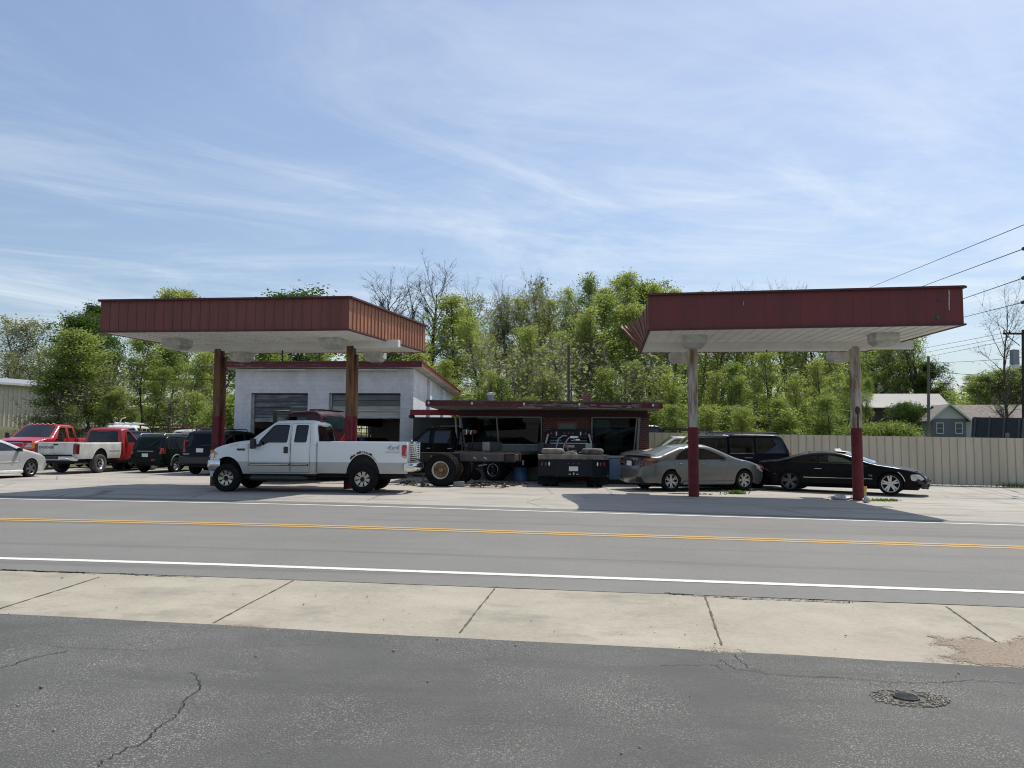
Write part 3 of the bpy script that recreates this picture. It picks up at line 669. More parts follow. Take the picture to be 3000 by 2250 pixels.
def black_coupe():
    t=thing('coupe_car','lowered black two-door coupe with damaged front bumper parked behind the right-hand red post','coupe')
    m=paint('black_paint',(.003,.0035,.005),.22,0,.0,1.0,dcol=(.006,.006,.008))
    hw=.925; xr,xf=-1.12,3.86; wb=2.885
    W=mkW(hw,.90,.45,xr,xf,.24,.30,.8,1.1,tuck=.05,low=.30,zmid=.62,bulge=.03)
    capl=[(-1.0,.22,0,'rear'),(-1.12,.44,.1,'rear'),(-1.08,.88,.06,'rear'),(-1.03,.97,.05,'body'),(-.35,1.045,.1,'rw'),(.55,1.33,.3,'body'),(1.15,1.375,.5,'body'),(1.6,1.32,.25,'ws'),(2.42,.96,.12,'body'),(3.2,.83,.5,'body'),(3.68,.68,.18,'body'),(3.82,.5,.1,'front'),(3.86,.36,.06,'front'),(3.70,.24,0,'front')]
    lowr=lambda l:[(q[0],.6+(q[1]-.6)*.86 if q[1]>.6 else q[1],*q[2:]) for q in l]
    capl=lowr(capl); sill=.17
    bot=[(wb+.5,.22)]+arch(wb,.32,.365,.385,sill)+[(wb-.5,sill),(.5,sill)]+arch(0,.30,.355,.37,sill)+[(-.5,.2)]
    sh=Shell(capl,bot,W,.085,lambda x,z,t:.05 if t in('rear','front') else (.07 if t in('ws','rw') else .035),.13)
    wr=rounded([(-.02,.99,.03),(.25,1.13,.15),(.62,1.245,.1),(.85,1.265,.01),(.85,.955,.01)],.02); wr=lowr(wr)
    wf=lowr(rounded([(.875,1.265,.01),(1.25,1.255,.2),(1.6,1.17,.15),(2.06,.93,.04),(.875,.955,.01)],.02))
    df=lowr(rounded([(.60,.40),(.68,.28),(2.22,.30),(2.26,.90),(.58,.93)],.04))
    body=MB(); sh.skin(body,sh.outline,[wr,wf,df]); sh.lid(body,('body','rear','front'),('ws','rw')); body.build('body',m,t,38)
    skinparts(sh,t,'door',offset(df,.005),[],m); windows(sh,t,[wr],GLASS,.012); windows(sh,t,[wf],CLEAR,.012)
    for tg,n,gm in (('ws','windshield',CLEAR),('rw','rear_window',BLKGLASS)):
        o=MB(); sh.lid(o,(tg,),(tg,)); o.build(n,gm,t,40)
    seats(t,(1.25,),.22,hw,top=.48); b=MB(); b.box((2.05,0,.68),(.4,1.5,.3)); b.box((1.1,0,.25),(2.3,1.5,.1)); b.box((.35,0,.56),(.4,1.4,.5)); b.build('dashboard',INTER,t,bevel=.04)
    underbody(t,-.9,3.6,.62,.15,.72)
    for s in (1,-1):
        o=sh.sidepatch(MB(),rounded([(-1.13,.66),(-.60,.62),(-.95,.83),(-1.13,.85)],.03),.01,(s,),.05,.1).build('tail_lamp',REDLENS,t,40)
        for k in range(3): sh.sidepatch(MB(),[(-1.1,.695+k*.04),(-.80+k*-.06,.68+k*.04),(-.80+k*-.06,.693+k*.04),(-1.1,.708+k*.04)],.014,(s,)).build('lens_stripe',CLEARLENS,o)
        sh.sidepatch(MB(),rounded([(3.44,.44),(3.62,.42),(3.80,.48),(3.66,.63),(3.42,.62)],.06),.012,(s,),.04,.08).build('headlight',CLEARLENS,t,40)
        sh.sidepatch(MB(),[(-1.1,.545),(-.42,.545),(-.42,.56),(-1.1,.56)],.012,(s,)).build('chrome_line',CHROME,t); sh.sidepatch(MB(),[(.42,.455),(2.40,.455),(2.40,.472),(.42,.472)],.012,(s,)).build('chrome_line',CHROME,t)
        sh.endpatch(MB(),[(s*y,z) for y,z in rounded([(.30,.50),(.58,.50),(.52,.66),(.30,.64)],.06)],True,.014).build('headlight',CLEARLENS,t,40)
    sh.endpatch(MB(),rounded([(-.26,.46),(.26,.46),(.30,.66),(-.30,.66)],.05),True,.012).build('grille',CHROME,t,40)
    rng=random.Random(3); b=MB()
    for k in range(26): b.box((3.62+rng.random()*.18,rng.uniform(-.8,.8),.16+rng.random()*.26),(.05+.12*rng.random(),.08+.2*rng.random(),.04+.08*rng.random()),rng.random()*3,Matrix.Rotation(rng.uniform(-.7,.7),3,'X'))
    b.build('broken_bumper',BLACKP,t,bevel=.01)
    for s in (1,-1): MB().tube([(2.885+.40*math.cos(R(a)),s*.90,.33+.42*math.sin(R(a))) for a in (12,28,45,58)],.012,6).build('arch_lip',CHROME,t)
    MB().tube([(1.6+.14*k,-.2,1.24-.05*k) for k in range(3)],.02,6).build('wiper',BLACKP,t)
    o=MB(); o.add([(1.35,-.62,1.285),(1.35,.62,1.285),(1.62,.62,1.265),(1.62,-.62,1.265),(1.30,-.6,1.36),(1.30,.6,1.36)],[(0,1,2,3),(0,4,5,1)]); o.build('sunroof_flap',WHITEPAINT,t)
    handle(t,.85,sh.y(.85,.74),.74,CHROME,.22); text('badge','V8',.07,CHROME,t,(2.35,-sh.y(2.35,.57)-.006,.565),(R(90),0,0),.002,1.4)
    for i,x in enumerate((0,wb)):
        for s in (1,-1): wheel(t,'coupe',x,s*.80,.33,s,mat('bright_alloy',(.62,.62,.61),.3,.5,var=.1) if i else DARKALLOY,UNDER,RUBBER,.1)
    return t

def suv(name,label,m,L,hw,zr,wb,xr,cfg,cat='SUV',wheelkey='suv',glass=GLASS,wm=ALLOY,rtag='rw',fl=CLEAR):
    """two-box wagon; cfg: belt, hood z, windscreen base and top x, rear lean, window split xs"""
    t=thing(name,label,cat); belt,zh,xw0,xw1,lean,cuts=cfg; xf=xr+L
    W=mkW(hw,belt,.24,xr,xf,.12,.16,.5,.9,tuck=.05,low=.5,zmid=.8,bulge=.025)
    capl=[(xr+.06,.40,0,'rear'),(xr,.58,.06,'rear'),(xr+.02,.80,.04,'rear'),(xr+.05,belt,.06,'rear'),(xr+lean,zr-.09,.12,'body'),(xr+lean+.25,zr-.01,.25,'body'),((xr+xw1)/2+.3,zr,.6,'body'),(xw1,zr-.06,.2,'ws'),(xw0,zh+.02,.06,'body'),(xf-.35,zh-.08,.4,'body'),(xf-.06,zh-.22,.15,'front'),(xf,.72,.1,'front'),(xf-.06,.42,0,'front')]
    sill=.40; rz=.44
    bot=[(wb+.56,.42)]+arch(wb,.36,.43,rz,sill)+arch(0,.36,.43,rz,sill)+[(xr+.3,.42)]
    sh=Shell(capl,bot,W,.08,lambda x,z,t:.06 if t in('rear','front') else .04,.16)
    ws=[]
    top=zr-.15; 
    for i in range(len(cuts)-1):
        a,b=cuts[i]+.05,cuts[i+1]-.05
        pa=[(a,belt+.05),(a+(.10*(lean/.3) if i==0 else 0),top)]; pb=[(b,top),(b,belt+.05)]
        if i==len(cuts)-2: pb=[(xw1-.12,top),(b,belt+.08)]
        ws.append(rounded(pa+pb,.05))
    doors=[]
    for i in range(1,len(cuts)-1):
        a,b=cuts[i],cuts[i+1]; lo=sill+.04; pts=[(a,lo if a>.5 else belt-.25)] if a>.55 else [(a,belt-.2),(.52,lo)][:2]
        tail=[(b,lo),(b,belt+.03),(xw1-.06,zr-.09)] if i==len(cuts)-2 else [(b,lo),(b,zr-.09)]
        doors.append(rounded(pts+tail+[(a,zr-.09)],.04))
    body=MB(); sh.skin(body,sh.outline,doors+[ws[0]]); sh.lid(body,('body','rear','front'),('ws',)); body.build('body',m,t,38)
    for d,wv in zip(doors,ws[1:]): skinparts(sh,t,'door',offset(d,.006),[wv],m)
    windows(sh,t,ws[:-1],glass,.018); windows(sh,t,ws[-1:],fl if fl!=CLEAR else MIDGLASS,.018)
    mb=MB(); sh.lid(mb,('ws',),('ws',)); mb.build('windshield',CLEAR,t,40)
    p=rounded([(-hw+.20,belt+.03),(hw-.20,belt+.03),(hw-.30,zr-.16),(-hw+.30,zr-.16)],.08); sh.endpatch(MB(),p,False,.008).build('rear_window',BLKGLASS,t,40)
    b=MB(); b.box(((xr+xw0)/2+.1,0,.66),(xw0-xr-.5,2*hw-.3,.44)); b.build('interior',INTER,t,bevel=.03); seats(t,(xw1-.75,xw1-1.65),.6,hw)
    underbody(t,xr+.2,xf-.2,hw-.34,.32,.8)
    wheels(t,wheelkey,(0,wb),hw-.12,.36,rimmat=wm)
    return t,sh
def roof_rails(t,x0,x1,y,z,m=BLACKP):
    for s in (1,-1):
        b=MB(); b.tube([(x0,s*y,z-.02),(x0+.1,s*y,z+.05),(x1-.1,s*y,z+.05),(x1,s*y,z-.02)],.02,6); b.bar(((x0+x1)/2,s*y,z-.03),((x0+x1)/2,s*y,z+.05),.03,.03); b.build('roof_rail',m,t)
    b=MB()
    for x in (x0+.25,x1-.3): b.bar((x,-y,z+.05),(x,y,z+.05),.05,.02)
    b.build('roof_crossbar',m,t)
def rearlamps(t,sh,x,z0,z1,w,m=REDLENS,hw=.8,end=True):
    for s in (1,-1):
        o=sh.sidepatch(MB(),rounded([(x+.04,z0),(x+.05,z1),(x+w+.04,z1),(x+w*.8+.04,z0)],.03),.008,(s,),.04,.15).build('tail_lamp',m,t,40)
        if end: sh.endpatch(MB(),[(s*y,z) for y,z in [(hw-.14,z0),(hw-.03,z0),(hw-.05,z1),(hw-.15,z1)]],False,.010).build('lamp_face',m,o,40)
# ------------------------------------------------------------------ the vehicles, placed
def P(x,y): return (x,y)
def build_vehicles():
    t=white_pickup(); setat(t,(gp(1060,1446).x,gp(1060,1446).y),0,1.03,176.5,.965)
    t=grey_sedan(); setat(t,(5.06,24.45),0,-.87,20.5)
    t=black_coupe(); setat(t,(9.22,25.6),0,-.9,-31,1.04)
    # navy full-size wagon behind the sedan
    NAVY=paint('navy_paint',(.004,.006,.014),.25,0,0,1.0,dcol=(.012,.016,.026))
    t,sh=suv('suv_car','long navy wagon with roof bars behind the grey sedan',NAVY,5.57,.99,1.90,3.30,-1.32,(1.17,1.17,2.82,2.12,.34,[-1.12,.02,.95,2.66]),glass=GLASS)
    rearlamps(t,sh,-1.32,.98,1.26,.12); roof_rails(t,-.9,1.7,.70,1.90)
    for s in (1,-1):
        b=MB()
        for x in (.25,1.3): b.tube([(x-.13,s*(sh.y(x,1.05)+.0),1.06),(x-.1,s*(sh.y(x,1.05)+.03),1.06),(x+.1,s*(sh.y(x,1.05)+.03),1.06),(x+.13,s*sh.y(x,1.05),1.06)],.02,6)
        b.build('door_handle',CHROME,t)
        sh.sidepatch(MB(),rounded([(.98,1.79),(2.0,1.775),(2.0,1.79),(.98,1.805)],.005),.012,(s,)).build('window_trim',CHROME,t); sh.sidepatch(MB(),rounded([(.08,1.205),(.92,1.205),(.92,1.22),(.08,1.22)],.005),.012,(s,)).build('window_trim',CHROME,t)
    mirror(t,2.62,.9,1.24,BLACKP,(.15,.22,.2)); setat(t,(9.95,27.2),-1.32,.95,178.2)
    # cream old pickup behind it
    CREAM=paint('cream_paint',(.42,.40,.31),.4,0,.15,.3)
    t=thing('pickup_truck','old cream pickup cab showing over the bonnet of the navy wagon by the fence','pickup truck')
    cab(t,CREAM,.9,2.9,2.2,4.3,1.78,1.27,1.16,.93,3.5,.44,[(2.8,1.35,[(2.70,1.27),(2.2,1.66),(1.45,1.66),(1.42,1.27)])],belt=1.2,sill=.46,glass=glassmat('clear_side_glass',(.75,.78,.75)),interior=False)
    bed(t,CREAM,-1.2,.86,.93,1.2,.52,0,.44,.5); wheels(t,'steelw',(0,3.5),.83,.39); setat(t,(7.55,29.4),.9,.93,179)
    dodge(); red_pickup(); silver_sedan(); suvs(); flatbeds(); maroon_truck(); far_vehicles()
def dodge():
    t=thing('pickup_truck','red cab pickup with a dirty white replacement bed and tailgate in the left row','pickup truck')
    RED=paint('red_paint',(.36,.022,.028),.35,0,.15,.5); DW=mat('dirty_white_paint',(.60,.60,.57),.5,col2=(.33,.33,.31),vs=2.2,lo=.45,hi=.75,coat=.2,stretch=(1,1,.5))
    cab(t,RED,1.32,2.55,1.95,4.75,1.90,1.28,1.15,.97,3.55,.46,[(2.5,1.62,[(2.42,1.26),(1.95,1.76),(1.72,1.76),(1.70,1.26)])],belt=1.2,sill=.52,glass=MIDGLASS)
    sh=bed(t,DW,-1.35,1.27,.985,1.27,.60,0,.46,.62,.42)
    for s in (1,-1):
        o=sh.sidepatch(MB(),rounded([(-1.36,.80),(-1.36,1.20),(-1.22,1.20),(-1.22,.80)],.02),.008,(s,)).build('tail_lamp',mat('dark_red_lens',(.12,.012,.02),.2,coat=.4),t,40); MB().box((-1.375,s*.885,1.0),(.04,.16,.40)).build('lamp_face',mat('dark_red_lens',(.12,.012,.02),.2,coat=.4),o,bevel=.02)
        MB().lathe([(.10,0),(.12,0),(.12,.05),(.001,.07)],'z',(.7,s*.5,1.285),4) if 0 else None
        sh.sidepatch(MB(),[(.5,.90),(1.2,.90),(1.2,.915),(.5,.915)],.006,(s,)).build('crease',BLACKP,t)
    text('lettering','DODGE',.13,mat('grey_letter',(.12,.12,.12),.5),t,(-1.392,.42,1.06),(R(90),0,R(-90)),.006,1.5,0,.003)
    box('tailgate_handle',(-1.39,0,1.18),(.03,.22,.06),BLACKP,t,.02)
    bumper(t,'rear_bumper',-1.48,.97,.52,.72,CHROME,False,.16,.03,.08); box('bumper_step',(-1.60,0,.66),(.06,.55,.14),BLACKP,t,.02)
    wheels(t,'steelw',(0,3.55),.86,.39,rimmat=CHROME,tyre=DUSTY); axle(t,0,.8,.40)
    MB().tube([(-1.0,-.62,.40),(.6,-.62,.42)],.04,8).build('exhaust',STEEL,t)
    mirror(t,2.42,.92,1.30,BLACKP)
    for s,h in ((-.3,.22),(.25,.16)): MB().lathe([(.12,0),(.1,h*.6),(.02,h)],'x',(-.9,s,1.2),8) if 0 else None
    b=MB(); b.box((.3,.3,1.0),(.5,.4,.5),.4,None,.3); b.box((-.1,-.3,.98),(.4,.3,.5),.2,None,.25); b.build('load_sack',WHITEPAINT,t,bevel=.05)
    setat(t,(-17.2,32.3),0,-.98,80)
def red_pickup():
    t=thing('pickup_truck','bright red extended cab pickup facing out at the far left of the lot','pickup truck')
    RED=paint('bright_red_paint',(.45,.02,.035),.28,0,.08,.8)
    w1=[(3.05,1.36),(2.62,1.93,.1),(2.22,1.93,.05),(2.24,1.42,.05)]; w2=[(2.02,1.93),(1.66,1.93),(1.60,1.44),(2.05,1.44)]
    sh=cab(t,RED,1.36,3.36,2.62,4.6,2.06,1.45,1.27,.99,3.9,.48,[(3.35,2.15,w1),(2.13,1.52,w2)],belt=1.36,sill=.53,glass=MIDGLASS,ws=MIDGLASS)
    bed(t,RED,-1.25,1.33,.99,1.42,.56,0,.48,.6)
    for s in (1,-1):
        sh.endpatch(MB(),[(s*y,z) for y,z in [(.56,1.04),(.86,1.04),(.84,1.20),(.56,1.20)]],True,.012).build('headlight',CLEARLENS,t,40); sh.endpatch(MB(),[(s*y,z) for y,z in [(.56,.96),(.87,.96),(.87,1.03),(.56,1.03)]],True,.012).build('turn_signal',AMBER,t,40)
        sh.sidepatch(MB(),rounded([(4.42,.98),(4.42,1.19),(4.56,1.2),(4.58,.98)],.02),.01,(s,)).build('turn_signal',AMBER,t)
        b=MB(); b.box((3.12,s*1.24,1.44),(.14,.22,.30),0,None,.85); b.box((3.14,s*1.24,1.63),(.1,.18,.1)); b.bar((3.0,s*.92,1.38),(3.1,s*1.2,1.36),.08,.07); b.build('wing_mirror',BLACKP,t,bevel=.04)
    g=sh.endpatch(MB(),[(-.53,.92),(.53,.92),(.53,1.22),(-.53,1.22)],True,.012).build('grille',BLACKP,t,40); fr=MB(); fr.tube([(4.66,y,z) for y,z in ((-.53,.92),(.53,.92),(.53,1.22),(-.53,1.22),(-.53,.92))],.025,6); fr.build('grille_frame',CHROME,g)
    box('bonnet_guard',(4.60,0,1.27),(.06,1.74,.09),BLACKP,t,.03); bumper(t,'front_bumper',4.62,.98,.60,.88,CHROME,True,.42,.03,.12)
    for k in range(5): MB().sphere((2.55,-.5+.25*k,2.09),.05,6,(1.4,1,.6)).build('clearance_lamp',AMBER,t,50)
    wheels(t,'truck',(0,3.9),.9,.405); setat(t,(-21.75,35.2),3.0,0,-91)
def silver_sedan():
    t=thing('sedan_car','pale silver sedan with dark five-spoke wheels cut off by the left edge','sedan')
    m=paint('silver_paint',(.52,.53,.54),.28,.35,.04,.8); hw=.89; xr,xf=-1.0,3.72; wb=2.67
    W=mkW(hw,.93,.42,xr,xf,.25,.30,.75,.95,tuck=.05,low=.36,zmid=.68,bulge=.03)
    capl=[(-.9,.26,0,'rear'),(-1.0,.45,.08,'rear'),(-.98,.98,.06,'body'),(-.42,1.06,.06,'rw'),(.45,1.39,.25,'body'),(1.05,1.44,.5,'body'),(1.5,1.40,.3,'ws'),(2.5,1.0,.2,'body'),(3.2,.85,.35,'body'),(3.55,.70,.15,'body'),(3.70,.52,.1,'front'),(3.72,.38,.08,'front'),(3.62,.2,0,'front')]
    sill=.22; bot=[(wb+.5,.2)]+arch(wb,.325,.355,.375,sill)+arch(0,.325,.355,.375,sill)+[(-.5,.26)]
    sh=Shell(capl,bot,W,.085,lambda x,z,t:.05,.13)
    wr=rounded([(.06,1.0,.03),(.5,1.30,.15),(.86,1.33,.05),(.86,.98)],.03); wf=rounded([(.94,1.335,.05),(1.30,1.325,.2),(1.64,1.21,.15),(2.14,.99,.05),(.94,.975)],.03)
    dr=rounded([(.10,.62),(.42,.34),(.92,.30),(.90,1.35),(.50,1.325),(.0,1.0)],.05); df=rounded([(.94,.30),(2.08,.30),(2.12,.7),(2.20,.98),(1.66,1.23),(1.30,1.35),(.93,1.355)],.04)
    body=MB(); sh.skin(body,sh.outline,[dr,df]); sh.lid(body,('body','rear','front'),('ws','rw')); body.build('body',m,t,38)
    skinparts(sh,t,'door',offset(dr,.006),[wr],m); skinparts(sh,t,'door',offset(df,.006),[wf],m); windows(sh,t,[wr,wf],GLASS,.014)
    for tg,n in (('ws','windshield'),('rw','rear_window')): o=MB(); sh.lid(o,(tg,),(tg,)); o.build(n,MIDGLASS,t,40)
    underbody(t,-.8,3.5,.62,.2,.72); box('interior',(1.2,0,.5),(2.4,1.4,.5),INTER,t,.04)
    handle(t,.36,sh.y(.36,.86),.85,m); handle(t,1.2,sh.y(1.2,.85),.84,m); mirror(t,2.05,sh.y(2.05,1.0)-.02,1.02,BLACKP,(.13,.19,.14))
    for s in (1,-1):
        sh.sidepatch(MB(),rounded([(.6,.56),(2.05,.57),(2.05,.60),(.6,.59)],.01),.012,(s,)).build('side_moulding',WHITEPAINT,t); sh.sidepatch(MB(),rounded([(3.28,.68),(3.52,.58),(3.62,.60),(3.45,.74),(3.28,.80)],.02),.008,(s,),.03,.1).build('headlight',CLEARLENS,t,40)
        sh.sidepatch(MB(),rounded([(3.46,.50),(3.58,.50),(3.57,.525),(3.46,.525)],.005),.010,(s,)).build('side_marker',AMBER,t); box('side_skirt',(1.33,s*(hw-.02),.22),(1.95,.07,.12),WHITEPAINT,t,.03)
    wheels(t,'blade',(0,wb),.79,.325,rimmat=mat('grey_alloy',(.16,.16,.165),.35,.6)); setat(t,(-17.85,28.7),wb,-.88,79,1.0)
def suvs():
    GREEN=paint('dark_green_paint',(.006,.013,.011),.3,0,0,.8,dcol=(.009,.018,.015)); BLACK=paint('black_wagon_paint',(.008,.010,.014),.3,0,0,.8,dcol=(.018,.02,.022))
    t,sh=suv('suv_car','dark green SUV with a flat rear tyre beside the black SUV',GREEN,4.6,.89,1.72,2.72,-1.0,(1.05,1.05,2.40,1.75,.42,[-.70,.12,.92,2.25]),wheelkey='suv',wm=STEEL)
    rearlamps(t,sh,-1.0,.86,1.12,.18,mat('orange_red_lens',(.35,.03,.02),.2,coat=.4)); plate(t,sh.end(0,.80,False)-.02,.80,False,''); roof_rails(t,-.6,1.4,.6,1.72,STEEL)
    MB().tube([(sh.end(y,z,False)-.03,y,z) for y,z in ((.05,1.14),(-.25,1.30),(-.48,1.50))],.016,6).build('wiper',BLACKP,t); box('rear_bumper',(-1.03,0,.56),(.14,1.6,.24),GREEN,t,.05); box('bumper_reflector',(-1.105,-.45,.60),(.02,.2,.06),REDLENS,t,.005)
    for s in (1,-1): MB().tube([(.44*math.cos(R(a)),s*.89,.36+.45*math.sin(R(a))) for a in range(-5,186,19)],.035,6).build('fender_flare',mat('grey_plastic',(.10,.105,.10),.6),t,50)
    for o in list(t.children):
        if o.name.split('.')[0]=='wheel' and o.location.x<.1 and o.location.y<0: o.data=WH['flatsuv'][0]; o.location.z=.325
    box('trim_bar',(-1.04,0,.98),(.02,.8,.03),STEEL,t,.005)
    setat(t,(-14.5,33.3),0,-.83,80,.93)
    t,sh=suv('suv_car','black SUV with raised bonnet just left of the front pickup',BLACK,4.75,.92,1.80,2.84,-1.0,(1.08,1.10,2.50,1.85,.36,[-.72,.14,.98,2.35]))
    rearlamps(t,sh,-1.0,.92,1.40,.10); plate(t,sh.end(0,.99,False)-.02,.99,False,''); roof_rails(t,-.6,1.5,.64,1.80); box('rear_bumper',(-1.05,0,.60),(.18,1.72,.30),BLACKP,t,.05)
    MB().tube([(sh.end(y,z,False)-.03,y,z) for y,z in ((-.05,1.18),(-.3,1.20),(-.5,1.21))],.016,6).build('wiper',BLACKP,t)
    for y in (.55,-.5): MB().box((-1.0,y,.84),(.02,.36,.04)).build('badge',STEEL,t)
    h=MB(); P_=[(2.55+.0,1.17),(2.75,1.45),(3.1,1.80),(3.35,1.90),(3.5,1.88)]
    h.add([(x,y,z+.04*(1-(y/.75)**2)) for x,z in P_ for y in (-.75,-.5,0,.5,.75)],[(i*5+j,i*5+j+1,(i+1)*5+j+1,(i+1)*5+j) for i in range(4) for j in range(4)]); o=h.build('open_bonnet',mat('faded_black',(.045,.048,.05),.5,var=.3),t,40); so_=o.modifiers.new('thick','SOLIDIFY'); so_.thickness=.03
    setat(t,(-13.1,31.9),0,.86,80)
def headrack(t,m,x,hw,z0,z1,z2):
    """bulkhead behind the cab: sloped legs, lamp header and louvred window"""
    r=MB()
    for s in (1,-1): r.bar((x,s*hw,z0),(x,s*(hw-.24),z2),.08,.10)
    r.box((x,0,z2-.14),(.08,2*hw-.48,.30)); r.box((x,0,z1-.12),(.06,2*hw-.1,.1))
    r.box((x,0,(z0+z1)/2-.02),(.05,2*hw-.2,z1-z0-.06)); o=r.build('headache_rack',m,t,bevel=.015)
    q=MB()
    for s in (1,-1):
        for k in range(4): q.box((x-.01,s*.47,z1+.02+k*.13),(.05,.42,.035),0,Matrix.Rotation(R(35),3,'Y'))
    q.build('louvre',STEEL,o); box('rack_panel',(x,0,z1+.22),(.03,.5,.5),m,o,.01)
    for s in (1,-1):
        MB().bar((x-.05,s*(hw-.10),z1-.05),(x-.05,s*(hw-.22),z1+.42),.02,.07).build('rack_brace',STEEL,o)
        for y,mm in ((.62,REDLENS),(.44,WHITELENS)): MB().sphere((0,0,0),.085,8,(.3,.38,1)).build('marker_lamp',mm,o,50,loc=(x-.04,s*y*hw/.95,z2-.14))
    for k in range(3): MB().lathe([(.001,-.05),(.03,-.05),(.03,-.03),(.001,-.03)],'x',(x,-.16+.16*k,z2-.12),10).build('marker_lamp',REDLENS,o)
    return o
def flatbeds():
    BLUE=mat('dark_blue_steel',(.007,.011,.020),.42,col2=(.011,.014,.02),vs=2,spec=.2); BLK=paint('black_truck_paint',(.003,.0035,.005),.25,0,0,.8,dcol=(.007,.007,.008))
    # seen from behind
    t=thing('flatbed_truck','dark blue flatbed work truck seen from behind with two tyres lying on its deck','truck')
    cab(t,BLK,2.6,4.7,4.0,6.0,1.98,1.42,1.25,.97,5.3,.47,[(4.6,3.6,[(4.5,1.4),(3.95,1.86),(3.72,1.86),(3.70,1.4)]),(3.55,2.75,[(3.5,1.86),(2.85,1.86),(2.85,1.4),(3.5,1.4)])])
    d=MB(); d.box((1.05,0,1.02),(3.0,2.36,.12)); d.build('deck',mat('worn_deck_steel',(.16,.14,.12),.7,col2=(.07,.06,.055),vs=4),t,bevel=.01)
    rail=MB(); rail.box((-.50,0,1.01),(.10,2.40,.16)); rail.build('deck_edge',mat('worn_edge_steel',(.20,.17,.145),.6,col2=(.10,.085,.075),vs=5),t,bevel=.01)
    ap=MB()   # faceted tail skirt
    pts=[(-.36,1.20),(-.58,.62),(-.60,-.62),(-.36,-1.20)]
    for (xa,ya),(xb,yb) in zip(pts,pts[1:]):
        ap.add([(xa,ya,.36),(xb,yb,.36),(xb,yb,.92),(xa,ya,.92),(xa+.06,ya,.36),(xb+.06,yb,.36),(xb+.06,yb,.92),(xa+.06,ya,.92)],[(0,1,2,3),(7,6,5,4),(0,4,5,1),(3,2,6,7)])
    for x,y in pts[1:3]: ap.bar((x-.01,y,.36),(x-.01,y,.92),.05,.04)
    ap.tube([(x-.02,y,.37) for x,y in pts],.02,6)
    sk=ap.build('tail_skirt',BLUE,t)
    for s in (1,-1):
        for k,(y,mm) in enumerate(((1.06,REDLENS),(.94,REDLENS),(.82,WHITELENS))):
            f=(y-.62)/.58; x=-.59+.22*f; a=math.atan2(.22,.58)
            MB().sphere((0,0,0),.07,8,(.25,.42,1)).build('tail_lamp',mm,sk,50,loc=(x-.015,s*y,.78))
    for k in range(3): MB().lathe([(.001,-.01),(.026,-.01),(.026,.01)],'x',(-.61,-.17+.17*k,.80),10).build('marker_lamp',REDLENS,sk)
    plate(t,-.615,.62,False,'374745',size=.10); MB().tube([(-.62,0,.45),(-.70,0,.44)],.03,8).build('hitch',STEEL,t); b=MB(); b.sphere((-.72,0,.47),.035,8); b.box((-.64,.13,.44),(.03,.07,.03)); b.box((-.64,-.13,.44),(.03,.07,.03)); b.build('hitch_ball',CHROME,t)
    for s in (1,-1):
        o=box('mud_flap',(-.30,s*.90,.28),(.02,.60,.42),RUBBER,t,.004); text('lettering','Bradford Built',.085,mat('pale_letter',(.16,.18,.18),.6),o,(-.012,0,-.09),(R(90),0,R(-90)),.001,.9)
        box('side_skirt',(.0,s*1.17,.72),(.7,.03,.36),BLUE,t,.01)
        box('under_box',(1.75,s*1.02,.66),(.9,.28,.5),BLUE,t,.02)
    headrack(t,BLUE,2.48,.99,1.08,1.40,1.97)
    tb=MB(); tb.box((2.12,0,1.27),(.5,1.85,.36)); o=tb.build('tool_box',BLACKP,t,bevel=.02); lidm=mat('tread_plate',(.50,.51,.52),.35,.7,var=.25,vs=30); box('tool_box_lid',(2.12,0,1.47),(.54,1.4,.035),lidm,o,.008); box('tool_box_label',(1.865,-.02,1.36),(.01,.34,.09),STEEL,o,0); box('tool_box_plate',(1.86,-.72,1.34),(.02,.24,.26),STEEL,o,.005)
    b=MB(); b.box((1.3,1.06,1.28),(.9,.2,.44)); b.build('side_box',BLACKP,t,bevel=.015)
    hz_=mat('hose_grey',(.42,.43,.44),.5)
    h=MB(); h.tube([(1.5,.25,1.1),(1.5,.22,1.4),(1.55,.05,1.66),(1.6,-.08,1.72),(1.6,-.2,1.70)],.022,8); h.tube([(1.6,.5,1.3),(1.6,.42,1.62),(1.6,.25,1.75),(1.6,.1,1.74)],.022,8); h.build('fuel_hose',hz_,t,50)
    b=MB(); b.box((1.6,-.16,1.70),(.06,.3,.08),.2); b.tube([(1.6,-.1,1.68),(1.6,-.2,1.56),(1.6,-.05,1.58)],.02,6); b.box((1.6,-.3,1.6),(.04,.16,.05),-.4); b.build('fuel_nozzle',CHROME,t,bevel=.01)
    MB().tube([(1.5,.16,1.5),(1.5,.1,1.3),(1.45,.02,1.1)],.03,8).build('red_hose',mat('faded_red_hose',(.42,.12,.07),.6),t,50)
    for x,yy in ((0,.92),(0,.62),(5.3,.86)):
        for s in (1,-1): wheel(t,'dually',x,s*yy,.40,s,DARKALLOY)
    underbody(t,-.2,2.9,.5,.5,.9); mirror(t,4.55,.98,1.40,BLACKP,(.14,.26,.34)); axle(t,0,.8,.4)
    setat(t,(2.08,26.35),0,0,89,.985)
    P0=t.location.copy(); rz=t.rotation_euler.z
    def onbed(x,y,z):
        q=Matrix.Rotation(rz,3,'Z')@Vector((x,y,0))*.985; return (P0.x+q.x,P0.y+q.y,P0.z+z*.985)
    DT=mat('dusty_tyre_side',(.30,.27,.24),.9,col2=(.16,.145,.13),vs=4)
